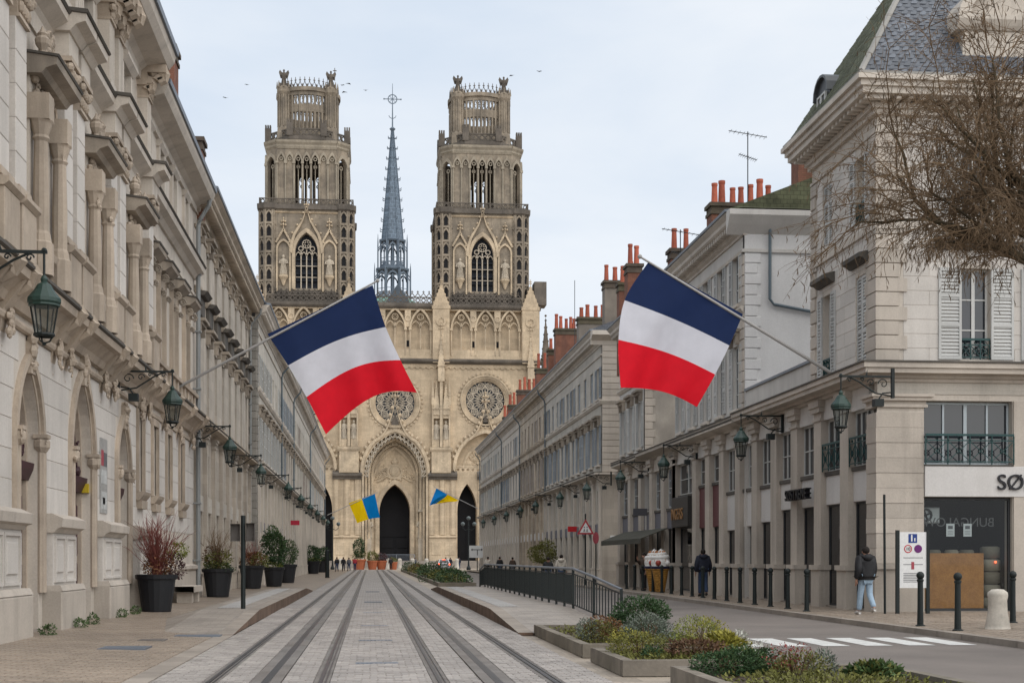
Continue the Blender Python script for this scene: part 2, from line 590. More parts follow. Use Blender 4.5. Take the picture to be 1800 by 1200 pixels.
m_fasred = M("wine shop fascia", (0.11, 0.03, 0.035), rough=0.5, var=0.1, bump=0.03)
m_fasgrey = M("grey shop fascia", (0.13, 0.13, 0.155), rough=0.6, var=0.1, bump=0.03)
m_fasblk = M("black carved shop fascia", (0.02, 0.018, 0.017), rough=0.5, var=0.1, bump=0.05)
m_awning = M("dark awning cloth", (0.06, 0.058, 0.045), rough=0.9, var=0.15)
m_bark = M("mossy bark", (0.055, 0.042, 0.025), rough=0.95, var=0.35, vs_=3, patch=0.35, stain=(0.06, 0.065, 0.02))
m_twig = M("brown twigs", (0.13, 0.085, 0.048), rough=0.9, var=0.35, vs_=1.5, bump=0)
# cathedral
m_cath = M("cathedral stone warm", (0.57, 0.45, 0.31), var=0.2, vs_=0.25, streak=0.35, stain=(0.16, 0.13, 0.10), patch=0.18, joints=(1.3, 0.55, 0.016, 0.8), fine=0.12, bs=4)
m_cathc = M("cathedral carved stone", (0.52, 0.415, 0.29), var=0.22, vs_=0.5, streak=0.45, stain=(0.13, 0.11, 0.09), patch=0.3, fine=0.15, bs=4)
m_catht = M("cathedral tower stone", (0.32, 0.265, 0.20), var=0.3, vs_=0.25, streak=0.75, stain=(0.085, 0.075, 0.065), patch=0.45, joints=(1.3, 0.55, 0.016, 0.85), fine=0.15, bs=3)
m_cathd = M("cathedral blackened stone", (0.135, 0.115, 0.095), var=0.3, vs_=0.4, streak=0.5, stain=(0.05, 0.045, 0.04), patch=0.4, fine=0.15, bs=3)
m_lead = M("spire lead", (0.125, 0.16, 0.20), rough=0.5, var=0.2, vs_=0.8, metal=0.15, fine=0.12, bs=5)
m_copper = M("verdigris copper", (0.16, 0.30, 0.26), rough=0.7, var=0.2, vs_=1)

# ---------------------------------------------------------------- ground
def island_mat(name, col, var=0.22, rough=0.6, bump=0.2):
    m = M(name, col, rough=rough, var=0.16, vs_=0.5, bump=bump, bs=30, fine=0.14, patch=0.22, stain=tuple(c * 0.55 for c in col))
    nt = m.node_tree
    b = nt.nodes['Principled BSDF']
    src = b.inputs['Base Color'].links[0].from_socket
    geo = NN(nt, 'ShaderNodeNewGeometry')
    r = NN(nt, 'ShaderNodeMapRange')
    r.inputs[3].default_value, r.inputs[4].default_value = 1 - var, 1 + var
    nt.links.new(geo.outputs['Random Per Island'], r.inputs[0])
    v = NN(nt, 'ShaderNodeVectorMath', operation='SCALE')
    nt.links.new(src, v.inputs[0])
    nt.links.new(r.outputs[0], v.inputs['Scale'])
    nt.links.new(v.outputs[0], b.inputs['Base Color'])
    return m


def floorjoint(name, col, w, h, dark, rough=0.6, rot=0.0):
    """paving seen from afar: joints from a brick texture in the ground plane"""
    m = M(name, col, rough=rough, var=0.2, vs_=0.5, bump=0.2, bs=20, fine=0.15, patch=0.2, stain=tuple(c * 0.6 for c in col))
    nt = m.node_tree
    b = nt.nodes['Principled BSDF']
    src = b.inputs['Base Color'].links[0].from_socket
    geo = NN(nt, 'ShaderNodeNewGeometry')
    mp_ = NN(nt, 'ShaderNodeMapping')
    mp_.inputs['Rotation'].default_value = (0, 0, rot)
    nt.links.new(geo.outputs['Position'], mp_.inputs[0])
    br = NN(nt, 'ShaderNodeTexBrick')
    br.inputs['Scale'].default_value = 1.0
    br.inputs['Brick Width'].default_value = w
    br.inputs['Row Height'].default_value = h
    br.inputs['Mortar Size'].default_value = 0.012
    br.inputs['Color1'].default_value = (1.12, 1.12, 1.12, 1)
    br.inputs['Color2'].default_value = (0.8, 0.8, 0.8, 1)
    br.inputs['Mortar'].default_value = (dark, dark, dark, 1)
    nt.links.new(mp_.outputs[0], br.inputs['Vector'])
    mu = NN(nt, 'ShaderNodeMixRGB', blend_type='MULTIPLY')
    mu.inputs[0].default_value = 1.0
    nt.links.new(src, mu.inputs[1])
    nt.links.new(br.outputs['Color'], mu.inputs[2])
    nt.links.new(mu.outputs[0], b.inputs['Base Color'])
    return m


m_cobfar = floorjoint("tram sett paving", (0.30, 0.272, 0.25), 0.22, 0.12, 0.55)
m_cob = island_mat("tram setts", (0.31, 0.282, 0.26))
m_pavefar = floorjoint("sidewalk paving", (0.25, 0.20, 0.155), 0.24, 0.16, 0.6, rough=0.45)
m_slab = island_mat("sidewalk slabs", (0.27, 0.217, 0.17), var=0.16, rough=0.42)
m_place = floorjoint("square paving", (0.33, 0.28, 0.225), 0.6, 0.6, 0.75)


def sheet(name, pts, mat_, parent=None):
    m = MB()
    m.poly(pts)
    return m.build(name, mat_, parent)


g = MB()
g.poly([(-1500, -300, -0.03), (1500, -300, -0.03), (1500, 2500, -0.03), (-1500, 2500, -0.03)])
structure(g.build("ground", m_place))
# tram bed with four rails and two power strips
TX0, TX1 = -2.8, 3.1
bed = structure(sheet("tram_bed", [(TX0, -6, 0), (TX1, -6, 0), (TX1, 200, 0), (TX0, 200, 0)], m_cobfar))


def setts(name, x0, x1, y0, y1, w, l, zf, gap, mat_, parent, skip=None, jit=0.004, along_x=True):
    m = MB()
    y, row = y0, 0
    while y < y1 - 1e-6:
        x = x0 - (l / 2 if row % 2 else 0) - RND.random() * 0.02
        while x < x1:
            a, b = max(x, x0) + gap / 2, min(x + l, x1) - gap / 2
            if b - a > 0.04 and not (skip and skip((a + b) / 2, y + w / 2)):
                z = RND.uniform(-jit, jit)
                za, zb = zf(a, y) + z, zf(b, y) + z
                c, d, e = y + gap / 2, y + w - gap / 2, 0.006
                m.add([(a, c, za - 0.02), (b, c, zb - 0.02), (b, d, zb - 0.02), (a, d, za - 0.02),
                       (a + e, c + e, za), (b - e, c + e, zb), (b - e, d - e, zb), (a + e, d - e, za)],
                      [(4, 5, 6, 7), (0, 1, 5, 4), (1, 2, 6, 5), (2, 3, 7, 6), (3, 0, 4, 7)])
            x += l
        y += w
        row += 1
    return stuff(m.build(name, mat_, parent))


RAILS = (-2.04, -0.62, 0.90, 2.36)
STRIPS = (-1.33, 1.63)


def near_rail(x, y):
    return any(abs(x - r) < 0.13 for r in RAILS) or any(abs(x - r) < 0.24 for r in STRIPS)


for x0, x1 in ((TX0, -2.04 - 0.1), (-2.04 + 0.1, -1.33 - 0.2), (-1.33 + 0.2, -0.62 - 0.1), (-0.62 + 0.1, 0.9 - 0.1), (0.9 + 0.1, 1.63 - 0.2), (1.63 + 0.2, 2.36 - 0.1), (2.36 + 0.1, TX1)):
    setts("setts", x0, x1, 15.5, 46, 0.12, 0.21, lambda x, y: 0.026, 0.012, m_cob, bed)
for r in RAILS:
    m = MB()
    m.box(r - 0.10, r + 0.10, -6, 200, -0.02, 0.020)
    o = m.build("rail_bedding", m_conc, bed)
    m = MB()
    m.box(r - 0.036, r + 0.010, -6, 200, 0, 0.034)
    m.box(r + 0.045, r + 0.06, -6, 200, 0, 0.032)
    m.build("rail", m_steel, bed)
for r in STRIPS:
    m = MB()
    y = 8.0
    while y < 200:
        m.box(r - 0.19, r + 0.19, y + 0.01, y + 2.99, -0.02, 0.027)
        y += 3.0
    o = m.build("power_strip", m_conc, bed)
    m = MB()
    m.box(r - 0.05, r + 0.05, 8, 200, 0, 0.031)
    m.build("power_rail", m_steel, o)
for y in (21.4, 27.4, 33.4, 41.5, 52, 68):       # drain gratings between the tracks
    m = MB()
    m.box(-0.22, 0.42, y, y + 0.28, -0.02, 0.030)
    for k in range(9):
        m.box(-0.2 + k * 0.068, -0.165 + k * 0.068, y + 0.02, y + 0.26, 0, 0.034)
    m.build("drain_grating", m_zinc, bed)


# left pavement, gently falling to the tracks
def lz(x, y=0):
    return 0.012 + 0.10 * min(1, max(0, (-2.8 - x) / 4.0))


m = MB()
for i in range(8):
    a, b = -2.8 - i * 0.55, -2.8 - (i + 1) * 0.55
    m.poly([(a, -6, lz(a)), (b, -6, lz(b)), (b, 205, lz(b)), (a, 205, lz(a))])
pavement_l = structure(m.build("pavement_left", m_pavefar))
setts("paving_slabs", -6.75, -3.15, 18.5, 44, 0.16, 0.24, lambda x, y: lz(x) + 0.012, 0.012, m_slab, pavement_l, jit=0.0025)
_k = {}
for i in range(24):      # flush border stones between pavement and tracks
    y = 14 + i * 1.0
    m = MB()
    m.box(-3.13, -2.80, y + 0.005, y + 0.995, -0.03, 0.034)
    m.build("kerb_stone", m_kerb, pavement_l)
for x, y, w, l in ((-4.6, 24.6, 0.8, 0.8), (-4.35, 27.2, 0.5, 0.5), (-3.9, 28.9, 0.9, 0.5), (-3.6, 33.2, 0.8, 0.5), (-4.2, 38.8, 0.9, 0.6)):
    m = MB()
    m.box(x, x + w, y, y + l, 0, lz(x) + 0.019)
    for k in range(6):
        m.box(x + 0.05, x + w - 0.05, y + 0.05 + k * (l - 0.1) / 6, y + 0.05 + (k + 0.55) * (l - 0.1) / 6, 0, lz(x) + 0.024)
    m.build("manhole_cover", m_zinc if w != 0.5 else m_conc, pavement_l)


def platform(name, edge, inner, y0, y1, ramp, sign, foot):
    """raised tram platform with a kerb of stones, ramped at both ends"""
    H = 0.29
    m = MB()
    xe = edge + sign * 0.32
    for (a, za, b, zb) in ((y0 - ramp, 0.03, y0, H), (y0, H, y1, H), (y1, H, y1 + ramp, 0.03)):
        m.poly([(xe, a, za), (inner, a, za), (inner, b, zb), (xe, b, zb)])
        m.poly([(inner, a, za), (foot, a, 0.06), (foot, b, 0.06), (inner, b, zb)])
    o = structure(m.build(name, m_slabp))
    y = y0 - ramp
    while y < y1 + ramp - 0.01:
        def hz(t):
            return 0.035 + (H - 0.03) * min(1, max(0, (t - y0 + ramp) / ramp)) * min(1, max(0, (y1 + ramp - t) / ramp))
        a, b = y + 0.006, min(y + 1.0, y1 + ramp) - 0.006
        e0, e1 = min(edge, xe), max(edge, xe)
        k = MB()
        k.add([(e0, a, -0.02), (e1, a, -0.02), (e1, b, -0.02), (e0, b, -0.02), (e0, a, hz(a) + 0.006), (e1, a, hz(a) + 0.006), (e1, b, hz(b) + 0.006), (e0, b, hz(b) + 0.006)],
              [(4, 5, 6, 7), (0, 1, 5, 4), (1, 2, 6, 5), (2, 3, 7, 6), (3, 0, 4, 7)])
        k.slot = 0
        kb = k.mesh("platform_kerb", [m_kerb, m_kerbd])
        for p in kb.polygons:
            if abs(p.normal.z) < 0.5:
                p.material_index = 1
        link("platform_kerb", kb, o)
        y += 1.0
    return o


m_slabp = floorjoint("platform paving", (0.30, 0.262, 0.225), 0.4, 0.2, 0.7, rough=0.5)
m_tact = M("tactile strip", (0.36, 0.35, 0.34), rough=0.7, var=0.15, vs_=2, bump=0.4, bs=12)
pl = platform("platform_left", -2.8, -4.3, 36.6, 63, 7.0, -1, -5.2)
pr = platform("platform_right", 3.1, 5.3, 37.0, 66, 7.2, 1, 5.34)
for p_, x, ya, yb in ((pl, -3.75, 38.2, 62.5), (pr, 3.75, 38.5, 65.5)):
    m = MB()
    m.box(x - 0.28, x + 0.28, ya, yb, 0.2, 0.298)
    for i in range(int((yb - ya) / 0.1)):
        for k in range(6):
            m.box(x - 0.26 + k * 0.09, x - 0.22 + k * 0.09, ya + i * 0.1, ya + i * 0.1 + 0.045, 0.29, 0.303)
    m.build("tactile_strip", m_tact, p_)

# carriageway on the right, pavement beyond it
m = MB()
m.poly([(5.34, -6, 0.004), (11.5, -6, 0.004), (11.5, 215, 0.004), (5.34, 215, 0.004)])
road = structure(m.build("road", m_asphalt))
for i, x in enumerate((6.6, 7.42, 8.22, 9.03, 9.85, 10.65)):
    m = MB()
    y0, w = 25.2 + 0.02 * i, 0.50
    m.add([(x, y0, 0.009), (x + w, y0 - 0.03, 0.009), (x + w + 0.05, y0 + 2.5, 0.009), (x + 0.05, y0 + 2.5, 0.009)], [(0, 1, 2, 3)])
    m.build("crossing_stripe", m_white, road)
RX0, RZ = 11.72, 0.11
m = MB()
m.poly([(RX0, -6, RZ), (40, -6, RZ), (40, 38.2, RZ), (RX0, 38.2, RZ)])
m.poly([(RX0, 38.2, RZ), (16, 38.2, RZ), (16, 185, RZ), (RX0, 185, RZ)])
pavement_r = structure(m.build("pavement_right", m_pavefar))
setts("paving_slabs", RX0 + 0.02, 19.5, 22, 38.1, 0.16, 0.24, lambda x, y: RZ + 0.012, 0.012, m_slab, pavement_r, jit=0.003)
setts("paving_slabs", RX0 + 0.02, 13.75, 38.2, 62, 0.16, 0.24, lambda x, y: RZ + 0.012, 0.012, m_slab, pavement_r, jit=0.003)
for i in range(90):
    y = 16 + i * 1.2
    m = MB()
    m.bbox(11.5, RX0, y + 0.005, y + 1.195, -0.02, RZ + 0.016, 0.01)
    m.build("kerb_stone", m_kerb, pavement_r)

# square and steps in front of the cathedral
m = MB()
for i in range(7):
    m.box(-34, 46, 240 + i * 0.42, 262, i * 0.17 if i else 0, (i + 1) * 0.17)
steps = structure(m.build("cathedral_steps", m_kerb))

# ---------------------------------------------------------------- facade pieces
def mk_window(w, h, cols, rows, t=0.06):
    def make(m):
        hw = w / 2
        m.box(-hw, -hw + t, 0, 0.07, 0, h)
        m.box(hw - t, hw, 0, 0.07, 0, h)
        m.box(-hw + t, hw - t, 0, 0.07, h - t, h)
        m.box(-hw + t, hw - t, 0, 0.07, 0, t)
        for c in range(1, cols):
            x = -hw + w * c / cols
            tt = t * (0.8 if c * 2 == cols else 0.45)
            m.box(x - tt, x + tt, -0.01, 0.06, t, h - t)
        for r in range(1, rows):
            z = h * r / rows
            m.box(-hw + t, hw - t, 0.005, 0.05, z - 0.018, z + 0.018)
    return make


def mk_pane(w, h):
    def make(m):
        m.add([(-w / 2, 0, 0), (w / 2, 0, 0), (w / 2, 0, h), (-w / 2, 0, h)], [(0, 1, 2, 3)])
    return make


def window(f, parent, a, z, w, h, rec=0.28, cols=2, rows=3, mf=None, mg=None, sill=True):
    mf, mg = mf or m_wframe, mg or m_glass
    o = inst("window", ("w", w, h, cols, rows, mf.name), mk_window(w, h, cols, rows), f, a, -rec + 0.07, z, parent, mf)
    p = inst("pane", ("p", w, h, mg.name), mk_pane(w, h), f, a, -rec + 0.035, z, parent, mg)
    p.parent = o
    p.location = (0, 0.035, 0)
    p.rotation_euler = (0, 0, 0)
    return o


def mk_shutter(w, h, slats):
    def make(m):
        t = 0.07
        m.box(-w / 2, -w / 2 + t, 0, 0.045, 0, h)
        m.box(w / 2 - t, w / 2, 0, 0.045, 0, h)
        for z in (0, h * 0.36, h * 0.68, h - 0.09):
            m.box(-w / 2 + t, w / 2 - t, 0, 0.045, z, z + 0.09)
        n = slats
        for i in range(n):
            z = 0.09 + (h - 0.18) * (i + 0.5) / n
            k = (h - 0.18) / n * 0.42
            m.add([(-w / 2 + t, 0.008, z - k), (w / 2 - t, 0.008, z - k), (w / 2 - t, 0.04, z + k), (-w / 2 + t, 0.04, z + k)], [(0, 1, 2, 3)])
    return make


def shutter(f, parent, a, z, w, h, mat_, slats=16, d=0.05, ajar=0.0):
    o = inst("shutter", ("s", w, h, slats, mat_.name), mk_shutter(w, h, slats), f, a, d, z, parent, mat_)
    if ajar:
        o.rotation_euler.z += ajar
    return o


def mk_hood(w, kind):
    def make(m):
        # y runs into the wall, so the hood stands at negative y
        if kind == 'ped':
            m.plate([(-w / 2, 0), (w / 2, 0), (w / 2, 0.12), (0, 0.48), (-w / 2, 0.12)], -0.30, 0)
            m.box(-w / 2 - 0.06, w / 2 + 0.06, -0.36, 0, 0.0, 0.11)
        else:
            m.box(-w / 2, w / 2, -0.34, 0, 0.14, 0.26)
            m.box(-w / 2 + 0.06, w / 2 - 0.06, -0.22, 0, 0, 0.14)
        for s in (-1, 1):
            m.box(s * (w / 2 - 0.16) - 0.09, s * (w / 2 - 0.16) + 0.09, -0.18, 0, -0.34, 0)
    return make


def mk_pilaster(w, h, dep, cap=True, base=0.9):
    def make(m):
        m.box(-w / 2 - 0.05, w / 2 + 0.05, -dep - 0.05, 0, 0, base)
        m.box(-w / 2 - 0.08, w / 2 + 0.08, -dep - 0.08, 0, base, base + 0.10)
        m.box(-w / 2, w / 2, -dep, 0, base + 0.10, h - 0.42)
        if cap:
            m.box(-w / 2 - 0.03, w / 2 + 0.03, -dep - 0.03, 0, h - 0.42, h - 0.34)
            m.box(-w / 2 + 0.01, w / 2 - 0.01, -dep + 0.01, 0, h - 0.34, h - 0.2)
            m.box(-w / 2 - 0.06, w / 2 + 0.06, -dep - 0.06, 0, h - 0.2, h - 0.1)
            m.box(-w / 2 - 0.10, w / 2 + 0.10, -dep - 0.10, 0, h - 0.1, h)
        else:
            m.box(-w / 2, w / 2, -dep, 0, h - 0.42, h)
    return make


def cornice(f, parent, s0, s1, z, proj=0.7, h=0.9, dent=0.32, mat_=None, name="cornice"):
    m = MB(f)
    m.prof(s0, s1, [(-0.1, z), (0.06, z), (0.06, z + 0.12 * h), (0.16, z + 0.2 * h), (0.2, z + 0.42 * h), (proj * 0.72, z + 0.55 * h), (proj * 0.8, z + 0.62 * h), (proj * 0.8, z + 0.78 * h), (proj, z + 0.95 * h), (proj, z + h), (-0.1, z + h)])
    o = m.build(name, mat_ or m_lime, parent)
    if dent:
        d = MB(f)
        n = max(1, int((s1 - s0) / dent))
        for i in range(n):
            a = s0 + (i + 0.25) * (s1 - s0) / n
            d.box(a, a + dent * 0.5, 0.18, proj * 0.68, z + 0.34 * h, z + 0.535 * h)
        stuff(d.build("dentils", mat_ or m_lime, o))
    g_ = MB(f)
    g_.prof(s0, s1, [(proj - 0.16, z + h + 0.004), (proj + 0.05, z + h + 0.004), (proj + 0.07, z + h + 0.09), (proj - 0.16, z + h + 0.13)])
    g_.build("gutter", m_zinc, o)
    return o


def ledge(f, parent, s0, s1, z, proj=0.45, h=0.3, mat_=None, top=None, name="ledge"):
    m = MB(f)
    m.prof(s0, s1, [(-0.05, z), (0.05, z), (0.10, z + 0.3 * h), (proj * 0.75, z + 0.55 * h), (proj, z + 0.62 * h), (proj, z + 0.93 * h), (-0.05, z + h)])
    o = m.build(name, mat_ or m_lime, parent)
    if top:
        t = MB(f)
        t.prof(s0, s1, [(-0.05, z + h + 0.003), (proj + 0.03, z + 0.93 * h + 0.003), (proj + 0.03, z + 0.93 * h + 0.05), (-0.05, z + h + 0.09)])
        t.build("ledge_flashing", top, o)
    return o


def downpipe(f, parent, a, z0, z1, d=0.12, r=0.06, mat_=None, swan=0.6):
    m = MB(f)
    m.tube([(a, d + swan, z1 + 0.5), (a, d + swan * 0.9, z1 + 0.2), (a, d + 0.1, z1 - 0.3), (a, d, z1 - 0.6), (a, d, z0)], r, 8)
    z = z0 + 1.2
    while z < z1 - 1:
        m.box(a - r * 1.5, a + r * 1.5, 0, d + r * 1.3, z, z + 0.06)
        z += 2.2
    return m.build("downpipe", mat_ or m_pipe, parent)


def roof_slope(f, parent, s0, s1, z, d0=0.62, back=5.0, rise=2.6, mat_=None):
    m = MB(f)
    m.add([(s0, d0, z), (s1, d0, z), (s1, -back, z + rise), (s0, -back, z + rise), (s0, d0, z - 0.10), (s1, d0, z - 0.10), (s1, -back, z - 0.10), (s0, -back, z - 0.10),
           (s0, -2 * back - d0, z - 0.1), (s1, -2 * back - d0, z - 0.1)],
          [(0, 1, 2, 3), (0, 4, 5, 1), (0, 3, 7, 4), (1, 5, 6, 2), (3, 2, 9, 8), (3, 8, 7), (2, 6, 9)])
    return m.build("roof", mat_ or m_slate, parent)


def chimney(parent, x0, x1, y0, y1, z0, z1, pots, mat_=None, cap=None, potm=None, ph=0.9):
    m = MB()
    m.box(x0, x1, y0, y1, z0, z1 - 0.5)
    o = m.build("chimney", mat_ or m_brick, parent)
    m = MB()
    m.box(x0 - 0.05, x1 + 0.05, y0 - 0.05, y1 + 0.05, z1 - 0.5, z1 - 0.36)
    m.box(x0 - 0.01, x1 + 0.01, y0 - 0.01, y1 + 0.01, z1 - 0.36, z1 - 0.16)
    m.box(x0 - 0.09, x1 + 0.09, y0 - 0.09, y1 + 0.09, z1 - 0.16, z1)
    m.build("chimney_head", cap or m_brickcap, o)
    for i in range(pots):
        xx = x0 + (x1 - x0) * (i + 0.5) / pots + RND.uniform(-0.06, 0.06)
        hh = ph * RND.uniform(0.75, 1.2)
        r = RND.uniform(0.13, 0.17)
        m = MB()
        m.lathe((xx, (y0 + y1) / 2 + RND.uniform(-0.05, 0.05), z1 - 0.02), [(r * 1.15, 0), (r, hh * 0.15), (r * 0.82, hh * 0.85), (r * 0.95, hh * 0.9), (r * 0.95, hh), (r * 0.7, hh)], 10)
        m.build("chimney_pot", potm or m_terra, o, smooth=False)
    return o


def quoins(f, parent, a0, a1, z0, z1, h, mat_, d=0.05, alt=0.14):
    z, i = z0, 0
    while z < z1 - 0.05:
        e = alt if i % 2 else 0
        t = min(z + h, z1)
        m = MB(f)
        m.bbox(a0 - (e if a0 < a1 else -e) * 0, a1 + e if a1 > a0 else a1 - e, -0.02, d, z + 0.012, t - 0.012, 0.02)
        m.build("quoin", mat_, parent)
        z += h
        i += 1


FL = Fr((-6.8, 0, 0), (0, 1), (1, 0))     # left row: s = Y, out = +X
FRR = Fr((14.0, 0, 0), (0, 1), (-1, 0))   # right row


def row_house(name, label, f, s0, s1, nb, o, group=None):
    """one house of the arcaded street: pilastered ground floor and mezzanine, two shuttered floors, cornice, slate roof"""
    t = thing(name, label, "building", f.p(s0, 0, 0), 0, group)
    W = o.get('wall', m_ashlar)
    zt = o.get('top', 14.5)
    zl = o.get('ledge', 6.5)
    bw = (s1 - s0) / nb
    ww = o.get('ww', min(1.15, bw * 0.45))
    z1a, z1b = o.get('f1', (7.35, 9.75))
    z2a, z2b = o.get('f2', (11.4, 13.3))
    gz = o.get('g', (0.25, 3.1))
    mz = o.get('m', (3.95, 5.75))
    gw, mw = min(bw - 0.75, 2.2), o.get('mw', min(bw - 0.9, 1.1))
    cs = [s0 + bw * (i + 0.5) for i in range(nb)]
    holes = []
    for c in cs:
        if gz:
            holes.append((c - gw / 2, c + gw / 2, *gz, 0.22))
        if mz:
            holes.append((c - mw / 2, c + mw / 2, *mz, 0.3))
        if o.get('upper', True):
            holes.append((c - ww / 2, c + ww / 2, z1a, z1b, 0.3))
            holes.append((c - ww / 2, c + ww / 2, z2a, z2b, 0.3))
    m = MB(f)
    ztop = zt + 0.2 if o.get('upper', True) else zl + 0.2
    wall_grid(m, s0, s1, o.get("z0", 0), ztop, holes)
    # end walls
    for a in (s0, s1):
        m.poly([(a, 0, 0), (a, -11, 0), (a, -11, ztop), (a, 0, ztop)])
    m.build("wall", W, t)
    for i, c in enumerate(cs):
        if gz:
            sh = RND.random()
            window(f, t, c, gz[0], gw, gz[1] - gz[0], 0.2, o.get('gcols', 2), 1, o.get('gframe', m_darkframe), m_glassd)
        if mz:
            window(f, t, c, mz[0], mw, mz[1] - mz[0], 0.15, 2, 3, o.get('wf'))
            if o.get('mshut'):
                for s in (-1, 1):
                    shutter(f, t, c + s * (mw / 2 + 0.24), mz[0], 0.46, mz[1] - mz[0], o['mshut'], 12)
        if o.get('upper', True):
            for k, (za, zb) in enumerate(((z1a, z1b), (z2a, z2b))):
                closed = RND.random() < o.get('closed', 0.3)
                sm = o.get('shut', m_shutg)
                if sm is None or not closed:
                    window(f, t, c, za, ww, zb - za, 0.18, 2, 3 + (k == 0), o.get('wf'))
                if sm is not None:
                    if closed:
                        for s in (-1, 1):
                            shutter(f, t, c + s * ww / 4, za + 0.02, ww / 2 - 0.01, zb - za - 0.04, sm, 18, d=-0.08)
                    else:
                        for s in (-1, 1):
                            shutter(f, t, c + s * (ww / 2 + ww / 4), za + 0.02, ww / 2 - 0.01, zb - za - 0.04, sm, 18, d=0.055)
                if o.get('sills', True):
                    m = MB(f)
                    m.bbox(c - ww / 2 - 0.12, c + ww / 2 + 0.12, -0.02, 0.13, za - 0.14, za - 0.003, 0.02)
                    m.build("window_sill", o.get('trim', m_lime), t)
            hk = o.get('hood')
            if hk:
                for k in (0, 1) if o.get('hood2') else (0,):
                    inst("window_hood", ("hood", hk, round(ww, 2), k), mk_hood(ww + 0.5, hk if k == 0 else 'flat'), f, c, 0.0, (z1b if k == 0 else z2b) + 0.32, t, o.get('hoodm', m_limehood))
    if o.get('pil', True):
        for i in range(nb + 1):
            a = min(max(s0 + bw * i, s0 + 0.3), s1 - 0.3)
            inst("pilaster", ("pil", name[:6], zl), mk_pilaster(o.get('pw', 0.5), zl - 0.02, 0.17), f, a, 0.0, 0.0, t, o.get('pilm', W if W in (m_lime, m_render) else m_lime))
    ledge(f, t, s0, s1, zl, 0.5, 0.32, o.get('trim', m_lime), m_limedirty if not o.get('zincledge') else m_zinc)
    if mz and gz:
        for c in cs:
            m = MB(f)
            m.box(c - gw / 2, c + gw / 2, -0.1, 0.05, gz[1] + 0.003, gz[1] + 0.62)
            m.build("shop_fascia", o.get('fascia', m_fascia), t)
    if o.get('upper', True):
        m = MB(f)
        m.prof(s0, s1, [(-0.05, z2a - 0.45), (0.05, z2a - 0.45), (0.16, z2a - 0.3), (0.16, z2a - 0.22), (-0.05, z2a - 0.18)])
        m.build("string_course", o.get('trim', m_lime), t)
        m = MB(f)
        m.prof(s0, s1, [(-0.05, zt - 0.62), (0.06, zt - 0.62), (0.08, zt - 0.52), (-0.05, zt - 0.5)])
        m.build("string_course", o.get('trim', m_lime), t)
        cornice(f, t, s0 - 0.02, s1 + 0.02, zt, o.get('proj', 0.7), 0.85, 0.34, o.get('trim', m_lime))
        roof_slope(f, t, s0, s1, zt + 0.98, o.get('proj', 0.7) - 0.12, 5, 2.2, o.get('roofm'))
        if o.get('pipe', True):
            downpipe(f, t, s1 - 0.22, 0.2, zt, mat_=o.get('pipem', m_pipe))
    return t

# ---------------------------------------------------------------- left: ornate gothic-door building
def blocks(f, parent, s0, s1, z0, z1, h, lmin, lmax, cuts, mat_, d=0.014, gap=0.012, name="stone_block", maxn=400):
    """coursed ashlar, every block its own piece; cuts(z0,z1) gives the intervals left out of a course"""
    z, row, n = z0, 0, 0
    while z < z1 - 0.08:
        t = min(z + h, z1)
        iv = [(s0, s1)]
        for c0, c1 in cuts(z, t):
            nv = []
            for a, b in iv:
                if c1 <= a or c0 >= b:
                    nv.append((a, b))
                else:
                    if c0 - a > 0.12:
                        nv.append((a, c0))
                    if b - c1 > 0.12:
                        nv.append((c1, b))
            iv = nv
        for a, b in iv:
            k = max(1, round((b - a) / RND.uniform(lmin, lmax)))
            e = [a] + [a + (b - a) * (i + (0.25 if (row % 2) else -0.1) * (1 if k > 1 else 0)) / k for i in range(1, k)] + [b]
            for p, q in zip(e, e[1:]):
                m = MB(f)
                m.bbox(p + gap / 2, q - gap / 2, -0.03, d + RND.uniform(-0.002, 0.002), z + gap / 2, t - gap / 2, 0.006)
                m.build(name, mat_, parent)
                n += 1
        z += h
        row += 1
    return n


def urn(m, a, d, z, k=1.0):
    m.lathe((a, d, z), [(0.16 * k, 0), (0.1 * k, 0.08 * k), (0.08 * k, 0.16 * k), (0.2 * k, 0.34 * k), (0.22 * k, 0.48 * k), (0.12 * k, 0.58 * k), (0.15 * k, 0.64 * k), (0.05 * k, 0.78 * k), (0.02 * k, 0.86 * k)], 8)


def scroll(m, a, d, z, r=0.14, w=0.16):
    """a carved volute seen from the side: wound strip in the (d,z) plane"""
    pts = []
    for i in range(14):
        t = i / 13
        rr = r * (1 - 0.75 * t)
        an = -math.pi / 2 + t * 3.2 * math.pi
        pts.append((a, d + rr * math.cos(an), z + rr * math.sin(an)))
    m.tube(pts, [w * 0.28] * 14, 5)


def carving(m, a0, a1, d, z0, z1, n, r=0.07):
    """foliate relief: tumbled lobes and tendrils"""
    for i in range(n):
        a, z = RND.uniform(a0, a1), RND.uniform(z0, z1)
        q = RND.uniform(0.5, 1.0) * r
        if i % 3:
            m.ball((a, d, z), q, 6, RND.uniform(0.8, 1.7), RND.uniform(0.7, 1.2), RND.uniform(0.7, 1.6))
        else:
            t0 = RND.uniform(0, 6.28)
            m.tube([(a + q * 1.6 * math.cos(t0 + k * 0.8), d + 0.02, z + q * 1.6 * math.sin(t0 + k * 0.8)) for k in range(6)], q * 0.32, 4)


